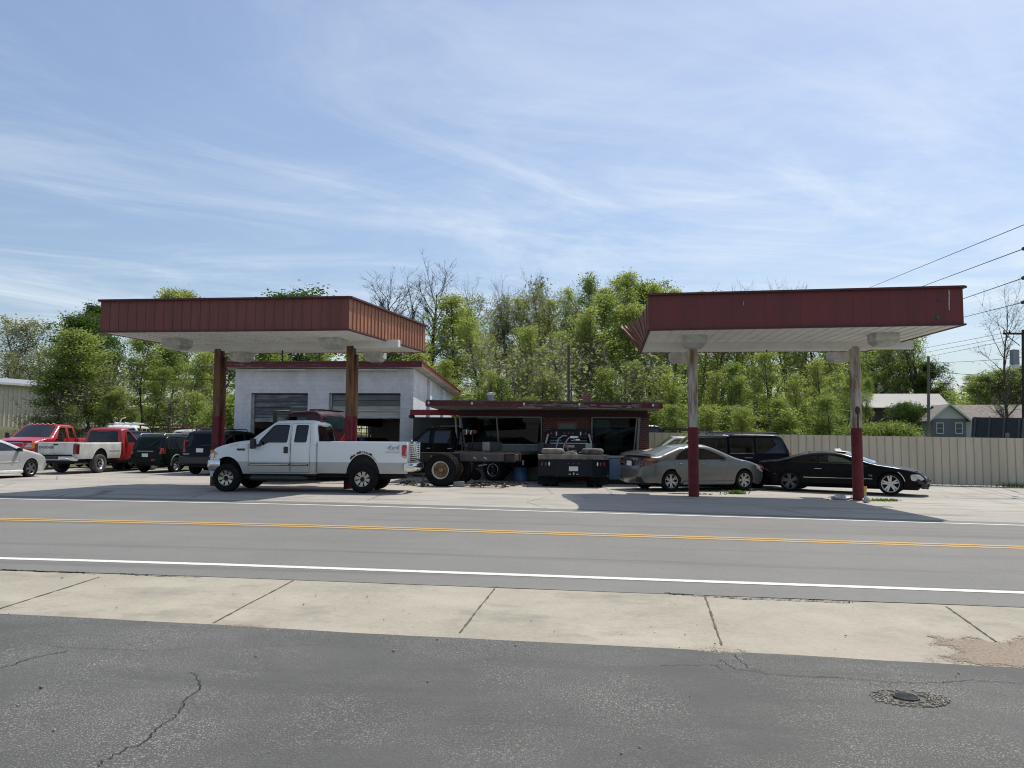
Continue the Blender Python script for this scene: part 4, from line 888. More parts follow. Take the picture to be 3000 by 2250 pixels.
    for nm,x,y,lab in (('pale dusty tyre with an empty rim lying on the left of the flatbed deck',.15,.68,0),('darker tyre lying flat on the right of the flatbed deck',.3,-.72,1)):
        o=MB().lathe([(.21,0),(.30,-.0),(.36,.03),(.385,.08),(.385,.14),(.36,.19),(.30,.215),(.22,.205),(.19,.12),(.21,0)],'z',(0,0,0),36).build('loose_tyre',[DT if not lab else mat('grey_tyre',(.12,.115,.105),.9,var=.4,vs=5)],None,40); o.location=onbed(x,y,1.082); tag(o,nm,'tyre','loose tyres on the flatbed')
        if not lab: o.rotation_euler=(R(0),0,0)
    rng=random.Random(9); b=MB()
    for k in range(40): b.box((rng.gauss(0,.16),rng.gauss(0,.18),.02+.10*rng.random()),(.03+.16*rng.random(),.03,.03),rng.random()*3,Matrix.Rotation(rng.uniform(-.5,.5),3,'X'))
    o=b.build('chain_heap',STEEL); o.location=onbed(.3,.05,1.08); tag(o,'tangled heap of chain and binders between the two tyres on the flatbed','chain')
    # black crew cab with flat deck
    t=thing('flatbed_truck','black crew cab pickup with a flat deck and toolboxes in front of the office windows','truck')
    sh=cab(t,BLK,1.75,4.0,3.25,5.5,2.0,1.40,1.24,.98,4.3,.47,[(3.95,2.92,[(3.72,1.40),(3.22,1.86,.1),(3.05,1.88),(3.02,1.38)]),(2.88,1.9,[(2.82,1.88),(2.05,1.88),(2.0,1.38),(2.82,1.38)])],belt=1.33,glass=GLASS)
    d=MB(); d.box((.2,0,1.04),(2.9,2.36,.12)); d.build('deck',mat('worn_deck_steel',(.16,.14,.12)),t,bevel=.01); box('tail_skirt',(-1.2,0,.78),(.1,2.3,.44),BLK,t,.015)
    text('lettering','CM',.16,WHITELENS,t,(-1.0,1.186,.86),(R(90),0,R(180)),.003)
    box('side_skirt',(-1.0,1.15,.80),(.5,.04,.36),BLK,t,.01); box('reflector_sticker',(-1.255,.95,.70),(.01,.12,.18),WHITELENS,t,0); box('tail_lamp',(-1.255,1.05,.9),(.02,.07,.16),REDLENS,t,.005)
    headrack(t,BLK,1.66,.98,1.1,1.4,1.98)
    o=box('tool_box',(.95,.35,1.28),(.7,.9,.32),BLACKP,t,.015); box('tool_box_end',(.45,.35,1.28),(.32,.92,.34),STEEL,t,.01); box('fuel_tank',(1.2,-.45,1.48),(.55,.6,.66),STEEL,t,.02)
    b=MB(); b.box((1.42,.7,1.82),(.2,.24,.22)); b.tube([(1.2,.7,1.72),(1.16,.7,1.9)],.05,8); b.build('transfer_pump',CHROME,t,bevel=.02); box('pump_motor',(1.05,.66,1.83),(.12,.14,.16),mat('red_enamel',(.30,.03,.02),.4),t,.02)
    MB().tube([(1.5,.85,1.75),(1.5,.92,1.5),(1.35,.95,1.25),(1.1,.9,1.12)],.02,6).build('hose',BLACKP,t,50); MB().tube([(1.12,.75,1.78),(1.05,.8,1.5),(1.1,.82,1.2)],.02,6).build('hose',BLACKP,t,50)
    for k in range(3): MB().sphere((3.3,-.3+.3*k,2.03),.05,6,(1.4,1,.6)).build('clearance_lamp',AMBER,t,50)
    for x,yy in ((0,.95),(0,.66),(4.3,.86)):
        for s in (1,-1): wheel(t,'dually',x,s*yy,.40,s,mat('worn_chrome_ring',(.6,.6,.6),.2,.8))
    mirror(t,3.7,.98,1.40,CHROME,(.12,.22,.26)); underbody(t,-1.0,2.2,.5,.5,.95); axle(t,0,.8,.4); handle(t,3.05,sh.y(3.05,1.2),1.18,CHROME); handle(t,2.02,sh.y(2.0,1.2),1.18,CHROME)
    setat(t,(-.72,28.9),0,1.07,150)
def maroon_truck():
    MAR=paint('maroon_paint',(.050,.006,.014),.4,0,.2,.2)
    t=thing('truck_chassis','maroon medium truck cab with a bare rusty chassis and big dual rear wheels','truck')
    hw=1.05; xr,xw0,xw1,xf=4.36,6.05,5.55,7.7; zr=2.48
    W=mkW(hw,1.8,.14,xr,xf,.02,.2,.3,1.2,low=.9,zmid=1.3,bulge=.01)
    capl=[(xr,.75,0,'body'),(xr,zr-.1,.14,'body'),(xr+.3,zr,.3,'body'),(xw1,zr-.05,.15,'ws'),(xw0,1.62,.05,'body'),(xf-.15,1.3,.25,'body'),(xf,1.2,.1,'front'),(xf,.6,0,'front')]
    sh=Shell(capl,[(7.2,.6)]+arch(6.6,.5,.5,.64,.6)+[(5.6,.75)],W,.09,lambda x,z,t:.04,.2)
    wf=rounded([(5.86,1.80),(5.5,2.28),(4.82,2.28),(4.82,1.76)],.06); d=rounded([(5.98,.85),(5.98,1.75),(5.53,2.37),(4.72,2.37),(4.72,.85)],.05)
    b=MB(); sh.skin(b,sh.outline,[d]); sh.lid(b,('body','front'),('ws',)); b.build('body',MAR,t,38); skinparts(sh,t,'door',offset(d,.008),[wf],MAR); windows(sh,t,[wf],MIDGLASS,.03)
    mb=MB(); sh.lid(mb,('ws',),('ws',)); mb.build('windshield',MIDGLASS,t,40)
    p=rounded([(-.74,1.86),(.74,1.86),(.68,2.30),(-.68,2.30)],.1); sh.endpatch(MB(),offset(p,-.05),False,.02).build('rear_window_seal',MAR,t,40); sh.endpatch(MB(),p,False,.035).build('rear_window',mat('hazy_dark_glass',(.022,.04,.045),.1,spec=.6),t,40)
    for k in range(8): MB().box((xr+.25+.0,-.8+.23*k,zr+.02),(.5,.03,.05)).build('roof_rib',MAR,t,bevel=.01)
    box('interior',(5.1,0,1.2),(1.3,1.8,.7),INTER,t,.05); box('roof_visor',(5.75,0,zr-.03),(.25,1.9,.05),BLACKP,t,.01)
    for s in (1,-1):
        m_=MB(); m_.tube([(5.55,s*.95,2.45),(5.85,s*1.35,2.45),(5.85,s*1.35,1.85),(5.75,s*1.0,1.85)],.02,6); m_.box((5.85,s*1.33,2.15),(.06,.2,.5)); m_.build('wing_mirror',BLACKP,t)
    f=MB()
    for s in (1,-1): f.box((2.5,s*.42,.93),(9.6,.08,.25)); f.box((2.5,s*.45,1.055),(9.6,.13,.018)); f.box((2.5,s*.45,.80),(9.6,.13,.018))
    for x in (-2.2,-1.2,0,1.4,2.6): f.box((x,0,.93),(.12,.8,.2))
    f.build('chassis_rail',mat('grimy_frame',(.022,.018,.017),.7,col2=(.075,.036,.02),vs=3.5,lo=.5,hi=.75,bump=.3,bs=30),t,bevel=.008)
    q=MB()
    for x in (1.2,-.9,-1.25,.45): q.tube([(x,.50,.86),(x-.05,.53,.94),(x-.13,.52,.88)],.028,6); q.sphere((x+.09,.5,.94),.04,6)
    q.build('spring_hanger',mat('pale_bracket',(.40,.35,.30),.6,var=.3),t,50); q=MB(); q.box((-1.2,.52,.93),(1.5,.04,.22)); q.build('tool_panel',mat('dark_navy_panel',(.03,.035,.05),.5,col2=(.07,.05,.05),vs=6),t,bevel=.01)
    MB().tube([(4.2,.3,1.1),(3.7,.3,1.75)],.03,6).build('red_stay',mat('bright_red_bar',(.55,.05,.035),.4),t); MB().tube([(4.2,.12,1.1),(3.75,.12,1.65)],.03,6).build('red_stay',mat('bright_red_bar',(.55,.05,.035)),t)
    axle(t,0,.9,.52,.09); RR=mat('rusty_wheel_disc',(.30,.21,.125),.7,col2=(.14,.07,.035),vs=7,lo=.4,hi=.68)
    for s in (1,-1):
        wheel(t,'big',0,s*1.06,.525,s,mat('dull_white_rim',(.60,.58,.53),.5,var=.15),RR); wheel(t,'big',0,s*.73,.525,s,mat('dull_white_rim',(.60,.58,.53)),RR); wheel(t,'big',6.6,s*.95,.525,s,mat('dull_white_rim',(.60,.58,.53)),RR)
    setat(t,(-2.28,25.0),0,1.1,167)
def generic(name,label,cat,m,loc,deg,kind='wagon',L=4.6,zr=1.5,hw=.9):
    if kind=='van':
        t,sh=suv(name,label,m,5.3,.98,zr,3.4,-1.1,(1.25,1.2,3.6,3.0,.12,[-.9,.4,1.8,3.4]),cat=cat,glass=GLASS)
    else: t,sh=suv(name,label,m,L,hw,zr,2.7,-1.0,(1.0,1.0,2.5,1.8,.5,[-.6,.15,.95,2.3]),cat=cat)
    t.location=(*loc,gz(*loc)+.004); t.rotation_euler.z=R(deg); return t,sh
def far_vehicles():
    WV=paint('white_van_paint',(.68,.68,.66),.4,0,.08,.4); NB=paint('midnight_paint',(.012,.016,.030),.3,0,0,.8,dcol=(.02,.024,.036))
    t,sh=generic('cargo_van','white van with ladders on its roof behind the red cab pickup','van',WV,(-21.6,43.0),106,'van',zr=2.15)
    b=MB()
    for y in (-.5,-.1,.4): b.tube([(-.8,y,2.28),(3.2,y+.1,2.30)],.035,6)
    for x in (-.4,.6,1.6,2.8): b.bar((x,-.75,2.22),(x,.75,2.22),.05,.05)
    for x in (.2,.9,1.5,2.2): b.bar((x,-.5,2.3),(x+.1,-.1,2.3),.03,.03)
    b.tube([(.9,.5,2.28),(.6,.3,2.55),(.5,.1,2.6)],.03,6); b.build('roof_ladder',WHITEPAINT,t)
    t=thing('pickup_truck','white work pickup with a rusty overhead rack behind the dark green SUV','pickup truck')
    cab(t,WV,1.3,3.0,2.3,4.4,1.92,1.35,1.2,.97,3.6,.47,[(2.9,1.7,[(2.85,1.36),(2.3,1.8),(1.85,1.8),(1.85,1.36)])]); bed(t,WV,-1.2,1.25,.97,1.3,.55,0,.46,.55)
    b=MB()
    for s in (1,-1):
        b.bar((-1.1,s*.9,2.12),(3.2,s*.9,2.12),.06,.06)
        for x in (-1.0,1.1): b.bar((x,s*.9,1.25),(x,s*.9,2.12),.06,.06)
        b.bar((3.1,s*.9,1.6),(3.2,s*.9,2.12),.05,.05)
    for x in (-1.0,.1,1.1,3.1): b.bar((x,-.9,2.12),(x,.9,2.12),.05,.05)
    b.build('ladder_rack',RUST,t); wheels(t,'steelw',(0,3.6),.86,.39); t.location=(-18.3,41.0,gz(-18.3,41)+.004); t.rotation_euler.z=R(74)
    generic('suv_car','midnight blue SUV behind the green SUV, beside the red cab pickup','SUV',NB,(-19.0,36.9),80,zr=1.82)
    RD=paint('faded_red_paint',(.40,.06,.06),.5,0,.2,.2)
    generic('van','faded red vehicle roof just showing above the fence behind the navy wagon','van',RD,(10.2,36.5),180,'van',zr=1.97)
    generic('sedan_car','white car roof just showing above the fence in front of the hedge','car',WV,(19.0,39.0),5,zr=1.62)
    BK=paint('dull_black_paint',(.02,.022,.024),.5,0,0,.2,dcol=(.04,.04,.04))
    t,sh=generic('box_truck','dull black rounded truck cab above the fence right of the office','truck',BK,(6.0,36.5),185,'van',zr=2.32)
    b=MB(); b.bar((-1.0,.9,2.2),(-3.3,.9,2.1),.08,.08); b.bar((-1.0,-.9,2.2),(-3.3,-.9,2.1),.08,.08)
    for x in (-1.5,-2.3,-3.2): b.bar((x,-.9,2.15),(x,.9,2.15),.08,.06); b.bar((x,.9,.8),(x,.9,2.15),.07,.07); b.bar((x,-.9,.8),(x,-.9,2.15),.07,.07)
    b.bar((-1.0,.9,.8),(-3.3,.9,.8),.1,.1); b.bar((-1.0,-.9,.8),(-3.3,-.9,.8),.1,.1); b.build('boom_frame',BLACKP,t)
    # stake trailer
    t=thing('stake_trailer','dark navy high-sided dump trailer tilted behind the fence at the far right','trailer')
    NV=mat('dark_navy_board',(.022,.028,.038),.7,col2=(.012,.015,.02),vs=3,stretch=(1,1,4)); NF=mat('navy_frame',(.05,.055,.065),.6,var=.3)
    b=MB(); Lr,Wd,Hh=5.2,2.4,1.75
    for s in (1,-1): b.box((0,s*Wd/2,Hh/2),(Lr,.06,Hh))
    for x in (-Lr/2+.03,Lr/2-.03): b.box((x,0,Hh/2),(.06,Wd-.08,Hh))
    b.box((0,0,.05),(Lr-.1,Wd-.1,.1)); body=b.build('side_board',NV,t)
    b=MB()
    for s in (1,-1):
        for k in range(6): b.box((-Lr/2+.06+k*(Lr-.12)/5,s*(Wd/2+.05),Hh/2),(.1,.06,Hh))
        b.box((0,s*(Wd/2+.05),Hh-.2),(Lr,.07,.1)); b.box((0,s*(Wd/2+.05),.1),(Lr,.07,.14))
    for k in range(4): b.box((-Lr/2-.03,-Wd/2+.1+k*(Wd-.2)/3,Hh/2),(.08,.1,Hh))
    b.build('stake',NF,t); b=MB(); b.box((0,0,Hh+.02),(Lr-.2,Wd-.15,.16),0,None,.8); b.build('tarpaulin',mat('black_tarp',(.03,.033,.036),.6,var=.3,bump=.5,bs=6),t,bevel=.05)
    for x in (-.6,.6): 
        for s in (1,-1): wheel(t,'steelw',x,s*1.05,-.3,s)
    t.location=(29.2,45.2,gz(28.2,43.5)+1.0); t.rotation_euler=(R(2),R(12),R(42))
# ------------------------------------------------------------------ ground, road, apron
def asphalt(name,base,speck,sa,ss,patch=.25,blotch=None,spd=.56,cracks=0,ps=.35,bst=(.25,1.3,1),brot=-.094):
    m=mat(name,base,.85,bump=.25,bs=60); t,nd,L,b=nodes(m)
    tc=nd.new('ShaderNodeTexCoord')
    def noise(s,d=4,r=.6,st=(1,1,1),rot=0):
        mp=nd.new('ShaderNodeMapping'); mp.inputs['Scale'].default_value=st; rt=nd.new('ShaderNodeVectorRotate'); rt.rotation_type='Z_AXIS'; rt.inputs['Angle'].default_value=-rot; L(tc.outputs['Object'],rt.inputs['Vector']); L(rt.outputs[0],mp.inputs[0])
        n=nd.new('ShaderNodeTexNoise'); n.inputs['Scale'].default_value=s; n.inputs['Detail'].default_value=d; n.inputs['Roughness'].default_value=r; L(mp.outputs[0],n.inputs['Vector']); return n.outputs[0]
    def rng_(s,a,bb,c=0,d=1):
        r=nd.new('ShaderNodeMapRange'); L(s,r.inputs[0]); r.inputs[1].default_value=a; r.inputs[2].default_value=bb; r.inputs[3].default_value=c; r.inputs[4].default_value=d; return r.outputs[0]
    def mix(f,a,bb):
        x=nd.new('ShaderNodeMix'); x.data_type='RGBA'
        if isinstance(f,(int,float)): x.inputs[0].default_value=f
        else: L(f,x.inputs[0])
        for i,v in ((6,a),(7,bb)):
            if isinstance(v,tuple): x.inputs[i].default_value=(*v,1)
            else: L(v,x.inputs[i])
        return x.outputs[2]
    def mul(a,bb):
        x=nd.new('ShaderNodeMath'); x.operation='MULTIPLY'; L(a,x.inputs[0])
        if isinstance(bb,(int,float)): x.inputs[1].default_value=bb
        else: L(bb,x.inputs[1])
        return x.outputs[0]
    big=rng_(noise(ps,5,.65),.35,.68); fine=rng_(noise(22,3,.7),.3,.7)
    lo=tuple(c*(1-patch) for c in base); hi=tuple(c*(1+patch) for c in base)
    col=mix(big,lo,hi); col=mix(mul(fine,.35),col,tuple(c*1.5 for c in base))
    sp=rng_(noise(ss,2,.5),spd,spd+.07); where=rng_(noise(.6,5,.65),.42,.62,.12,1)
    col=mix(mul(mul(sp,where),sa),col,speck)
    if blotch: col=mix(mul(rng_(noise(1.1,6,.7,bst,brot),.52,.66),blotch[1]),col,blotch[0])
    if cracks:
        v=nd.new('ShaderNodeTexVoronoi'); v.feature='DISTANCE_TO_EDGE'; v.inputs['Scale'].default_value=cracks
        mp=nd.new('ShaderNodeMix'); mp.data_type='VECTOR'; mp.inputs[0].default_value=.12; nz=nd.new('ShaderNodeTexNoise'); nz.inputs['Scale'].default_value=1.3; nz.inputs['Detail'].default_value=6; L(tc.outputs['Object'],nz.inputs['Vector']); L(tc.outputs['Object'],mp.inputs[4]); L(nz.outputs['Color'],mp.inputs[5]); L(mp.outputs[1],v.inputs['Vector'])
        col=mix(mul(rng_(v.outputs['Distance'],.012,.0),rng_(noise(.4,3),.45,.55,0,.8)),col,tuple(c*.35 for c in base))
    L(col,b.inputs['Base Color']); return m
def strip(name,near,far,m,dz,kind='structure',n=70,jit=0,seed=1,lab=None,x0=-60,x1=60):
    """a ribbon laid on the graded ground between two lines (each given by two points)"""
    rng=random.Random(seed); mb=MB(); rows=[]
    def yat(l,x): (a,b)=l; return a[1]+(b[1]-a[1])*(x-a[0])/(b[0]-a[0])
    w1=w2=0
    for i in range(n+1):
        x=x0+(x1-x0)*i/n
        if jit:
            w1=w1*.75+rng.uniform(-jit,jit); w2=w2*.75+rng.uniform(-jit,jit)
        ya,yb=yat(near,x)+w1,yat(far,x)+w2
        for k in range(3):
            y=ya+(yb-ya)*k/2; rows.append((x,y,flat(x)+dz))
    f=[(i*3+j,(i+1)*3+j,(i+1)*3+j+1,i*3+j+1) for i in range(n) for j in range(2)]
    mb.add(rows,f); o=mb.build(name,m); tag(o,lab,None,None,kind); return o
def L2(xa,ya,xb,yb): return (gp(xa,ya),gp(xb,yb))
def shift(l,d): return tuple(Vector((p.x,p.y+d,p.z)) for p in l)
def feather(m):
    # loose grit thins out to nothing towards the rim of its patch
    if 'feathered' in m: return m
    t,nd,L,b=nodes(m); a=nd.new('ShaderNodeAttribute'); a.attribute_name='edge'; tc=nd.new('ShaderNodeTexCoord'); n=nd.new('ShaderNodeTexNoise'); n.inputs['Scale'].default_value=9; n.inputs['Detail'].default_value=8; n.inputs['Roughness'].default_value=.75; L(tc.outputs['Object'],n.inputs['Vector'])
    s=nd.new('ShaderNodeMath'); s.operation='ADD'; L(a.outputs['Fac'],s.inputs[0]); L(n.outputs[0],s.inputs[1]); n2=nd.new('ShaderNodeTexNoise'); n2.inputs['Scale'].default_value=70; n2.inputs['Detail'].default_value=3; L(tc.outputs['Object'],n2.inputs['Vector']); s2=nd.new('ShaderNodeMath'); s2.operation='ADD'; L(s.outputs[0],s2.inputs[0]); L(n2.outputs[0],s2.inputs[1]); g=nd.new('ShaderNodeMath'); g.operation='GREATER_THAN'; g.inputs[1].default_value=1.22; L(s2.outputs[0],g.inputs[0])
    tr=nd.new('ShaderNodeBsdfTransparent'); mx=nd.new('ShaderNodeMixShader'); L(g.outputs[0],mx.inputs[0]); L(tr.outputs[0],mx.inputs[1]); L(b.outputs[0],mx.inputs[2]); o=[k for k in nd if k.type=='OUTPUT_MATERIAL'][0]; L(mx.outputs[0],o.inputs[0]); m['feathered']=1; return m
def build_ground():
    # terrain sheet to the horizon
    xs=[-700,-400,-250,-160,-110]+[-80+4*i for i in range(41)]+[110,160,250,400,700]; ys=[-60,-20,-4,4,10,16,22,28]+[33+2*i for i in range(34)]+[106,115,130,150,180,220,270,330,420,600,900]
    mb=MB(); nx=len(xs); mb.add([(x,y,gz(x,y)-.03) for y in ys for x in xs],[(j*nx+i,j*nx+i+1,(j+1)*nx+i+1,(j+1)*nx+i) for j in range(len(ys)-1) for i in range(nx-1)])
    tag(mb.build('ground',mat('rough_grass_earth',(.06,.075,.022),.95,col2=(.12,.10,.06),vs=.5,lo=.4,hi=.7,bump=.6,bs=6),smooth=60),kind='structure')
    apn=L2(0,1799,3000,1960); apf=L2(0,1671,3000,1780); nl=L2(0,1637,3000,1738); yl=L2(0,1522,3000,1605); fl=L2(0,1462,3000,1540); re=L2(0,1452,3000,1532)
    far=(Vector((-60,39,0)),Vector((60,33.5,0)))
    lot=asphalt('weathered_lot',(.29,.272,.24),(.46,.44,.40),.35,150,.16,((.17,.16,.148),.75),.5,.35,.22)
    strip('parking_lot',re,far,lot,.0,x0=-46,x1=60)
    strip('road',apf,re,asphalt('road_asphalt',(.138,.136,.129),(.30,.295,.28),.35,260,.10,((.092,.090,.086),.8),.52,0,.18,(.03,1.1,1)),.004,jit=.006,n=400)
    lm=mat('road_paint_white',(.62,.62,.59),.75,col2=(.30,.30,.285),vs=22,lo=.50,hi=.80,vdet=9); ym=mat('road_paint_yellow',(.46,.29,.075),.75,col2=(.24,.19,.11),vs=20,lo=.48,hi=.78,vdet=9)
    def mk(nm,l,wd,m): tag(strip(nm,shift(l,-wd/2),shift(l,wd/2),m,.008),kind='structure')
    mk('white_line',nl,.145,lm); mk('white_line',fl,.13,lm); mk('yellow_line',shift(yl,.125),.135,ym); mk('yellow_line',shift(yl,-.125),.135,ym)
    conc=asphalt('apron_concrete',(.295,.270,.218),(.205,.187,.155),.5,170,.18,((.20,.185,.152),.75),.54,0,.9,(.7,.9,1))
    strip('concrete_apron',apn,apf,conc,.000,jit=.010,n=400,seed=5)
    near=(Vector((-60,-12,0)),Vector((60,-12,0)))
    strip('near_lot',near,apn,asphalt('dark_worn_asphalt',(.062,.063,.060),(.32,.31,.29),.8,110,.24,((.055,.056,.053),.6),.56,0,.5),.004,jit=.012,n=400,seed=8)
    # joints, cracks, dirt
    dark=mat('joint_dirt',(.10,.085,.065),.95,var=.3,vs=12); blk=mat('crack_shadow',(.012,.012,.012),1)
    def ribbon(name,pts,wd,m,dz,seed=1,amp=.02,n=24):
        rng=random.Random(seed); mb=MB(); q=[]
        for a,b in zip(pts,pts[1:]):
            A=gp(*a); B=gp(*b)
            for i in range(n): q.append(A.lerp(B,i/n))
        q.append(gp(*pts[-1])); w=0; P=[]
        for i,p in enumerate(q):
            d=(q[min(i+1,len(q)-1)]-q[max(0,i-1)]).normalized(); nn=Vector((-d.y,d.x,0)); w=w*.6+rng.uniform(-amp,amp); h=wd*(.35+.9*rng.random())/2
            for s in (-1,1): c=p+nn*(w+s*h); P.append((c.x,c.y,flat(c.x)+dz))
        mb.add(P,[(2*i,2*i+2,2*i+3,2*i+1) for i in range(len(q)-1)]); return tag(mb.build(name,m),kind='structure')
    s=.678
    for k,((a,b),(c,d)) in enumerate([((430,503),(0,640)),((1270,517),(920,702)),((2145,543),(1985,745))]): ribbon('slab_joint',[(a*s,1350+b*s),(c*s,1350+d*s)],.018,dark,.005,k,.003)
    for k,((a,b),(c,d)) in enumerate([((835,587),(907,800)),((1875,630),(2095,785))]): ribbon('slab_joint',[(1500+a*s,1350+b*s),(1500+c*s,1350+d*s)],.02,dark,.005,k+9,.003)
    cr=lambda name,pts,wd,seed,ox=0: ribbon(name,[(ox+x*s,1350+y*s) for x,y in pts],wd,blk,.008,seed,.012,14)
    cr('crack_and_edge_shade',[(820,918),(858,935),(856,1000),(790,1040),(772,1100),(690,1160),(640,1215),(560,1245),(480,1280),(420,1327)],.0075,1)
    cr('crack_and_edge_shade',[(0,900),(60,885),(120,862),(200,845),(290,823)],.009,2); cr('crack_and_edge_shade',[(170,790),(230,808),(400,818),(640,826),(860,812),(1100,805),(1400,800)],.004,3)
    cr('crack_and_edge_shade',[(900,860),(960,905),(1150,930),(1400,940),(1640,960),(1820,965),(2000,955),(2212,970)],.006,4,1500); cr('crack_and_edge_shade',[(640,890),(880,885),(910,905)],.005,5,1500); cr('crack_and_edge_shade',[(960,840),(1020,900),(1080,915)],.005,6,1500); cr('crack_and_edge_shade',[(1650,965),(1630,985),(1540,965)],.005,7,1500)
    def patch(name,poly,m,dz,jit,seed,ox,kind='structure'):
        rng=random.Random(seed); pts=[gp(ox+x*s,1350+y*s) for x,y in poly]; q=[]
        for i in range(len(pts)):
            a,b=pts[i],pts[(i+1)%len(pts)]
            for j in range(14): p=a.lerp(b,j/14); q.append((p.x+rng.uniform(-jit,jit),p.y+rng.uniform(-jit,jit)))
        vs,fs=tess(ccw(q),(),.12); o=MB().add([(x,y,flat(x)+dz) for x,y in vs],fs).build(name,feather(m)); at_=o.data.attributes.new('edge','FLOAT','POINT'); cq=ccw(q)
        for i,v in enumerate(o.data.vertices): at_.data[i].value=min(1,dline((v.co.x,v.co.y),cq,True)/.35)
        return tag(o,kind=kind)
    gm=mat('brown_grit',(.20,.155,.115),.95,col2=(.30,.25,.195),vs=35,lo=.35,hi=.65,bump=.6,bs=90)
    patch('gravel_patch',[(1700,742),(1800,728),(1880,765),(1960,735),(2080,775),(2240,735),(2500,760),(2500,925),(2212,912),(1900,880),(1600,850),(1480,838),(1750,845),(1890,815),(1760,805),(1800,770)],gm,.005,.03,3,1500)
    patch('gravel_patch',[(870,706),(1050,702),(1250,712),(1440,738),(1250,742),(1000,734)],gm,.005,.02,4,0); patch('gravel_patch',[(560,785),(760,796),(900,800),(1040,815),(1330,826),(1080,836),(940,852),(780,826)],mat('pale_grit',(.34,.29,.225),.95,var=.2,vs=30,bump=.5,bs=80),.005,.02,5,1500)
    # curb-edge gaps at the road edge, their shade laid on as black ribbons
    for k,pts in enumerate([[(0,473),(310,483),(420,489)],[(520,489),(640,497),(760,501),(870,503)]]): ribbon('crack_and_edge_shade',[(x*s,1350+y*s) for x,y in pts],.03,blk,.010,20+k,.015)
    ribbon('crack_and_edge_shade',[(1500+x*s,1350+y*s) for x,y in [(660,574),(840,586),(1000,597),(1240,605),(1420,613),(1480,611)]],.03,blk,.010,25,.02)
    # man-hole cover in a ring of broken chips
    c=gp(2655,2049); o=thing('manhole_cover','small round iron cover sunk in broken asphalt at the lower right','manhole cover',(c.x,c.y,flat(c.x)+.006))
    IR=mat('cast_iron',(.035,.04,.042),.6,.3,var=.3,vs=20,bump=.4,bs=60)
    MB().lathe([(.001,.010),(.062,.010),(.066,.015),(.073,.015),(.077,.0),(.001,0)],'z',n=32).build('lid',IR,o,40); b=MB()
    for k in range(-3,4): b.box((0,k*.016,.012),(2*math.sqrt(.06**2-(k*.016)**2),.006,.006))
    b.build('rib',IR,o); rng=random.Random(6); b=MB()
    for k in range(520):
        a=rng.random()*6.283; r=.075+.085*rng.random()**1.4; b.box((r*1.5*math.cos(a)+.015,r*math.sin(a)*1.0,.004),(.005+.011*rng.random(),.005+.009*rng.random(),.008),rng.random()*3)
    q=b.build('asphalt_chips',mat('stone_chip',(.30,.28,.23),.9,col2=(.12,.115,.10),vs=60)); q.location=o.location; q.location.z-=.002; tag(q,kind='stuff')
    q=MB().lathe([(.001,.001),(.125,.001),(.155,.0)],'z',n=40).build('pothole_base',mat('pothole_earth',(.10,.09,.075),.95,var=.3,vs=30)); q.location=(c.x+.02,c.y,flat(c.x)+.0055); q.scale=(1.45,1,1); tag(q,kind='structure')
    b=MB(); rng=random.Random(12)
    for k in range(80):
        x=rng.uniform(0,3000); y=rng.uniform(1660,2240)
        if rng.random()<.75: y=1690+x*.05+rng.uniform(-20,170)
        p=gp(x,y); r=.004+.008*rng.random()**4; b.sphere((p.x,p.y,flat(p.x)+.008+r*.5),r,4,(1.2,1,.7))
    tag(b.build('pebbles',mat('pebble_stone',(.16,.15,.14),.9,col2=(.40,.38,.35),vs=3)),kind='stuff')
# ------------------------------------------------------------------ canopies
def ribbed(mb,A,B,z0,z1,pitch,depth,wd,n):
    A=Vector(A);B=Vector(B); d=(B-A); L=d.length; d/=L; nr=n
    mb.bar(A+Vector((0,0,(z0+z1)/2))-nr*.02,B+Vector((0,0,(z0+z1)/2))-nr*.02,.04,z1-z0)
    k=int(L/pitch)
    for i in range(1,k):
        c=A+d*(i*L/k)+nr*depth/2+Vector((0,0,(z0+z1)/2)); mb.box(c,(wd,depth,z1-z0-.01),math.atan2(d.y,d.x))
def post_mat(name,upper,upper2,zsplit,red=(.15,.013,.020)):
    m=mat(name,upper,.7,col2=upper2,vs=2.2,lo=.40,hi=.62,stretch=(3,3,.45),bump=.3,bs=25); t,nd,L,b=nodes(m); src=b.inputs['Base Color'].links[0].from_socket
    tc=nd.new('ShaderNodeTexCoord'); s=nd.new('ShaderNodeSeparateXYZ'); L(tc.outputs['Object'],s.inputs[0]); g=nd.new('ShaderNodeMath'); g.operation='LESS_THAN'; g.inputs[1].default_value=zsplit; L(s.outputs[2],g.inputs[0])
    n=nd.new('ShaderNodeTexNoise'); n.inputs['Scale'].default_value=6; n.inputs['Detail'].default_value=6; L(tc.outputs['Object'],n.inputs['Vector']); r=nd.new('ShaderNodeValToRGB'); L(n.outputs[0],r.inputs[0]); r.color_ramp.elements[0].position=.36; r.color_ramp.elements[0].color=(red[0]*.55,red[1]*.6,red[2]*.5,1); r.color_ramp.elements[1].position=.5; r.color_ramp.elements[1].color=(*red,1)
    x=nd.new('ShaderNodeMix'); x.data_type='RGBA'; L(g.outputs[0],x.inputs[0]); L(src,x.inputs[6]); L(r.outputs[0],x.inputs[7]); L(x.outputs[2],b.inputs['Base Color']); return m
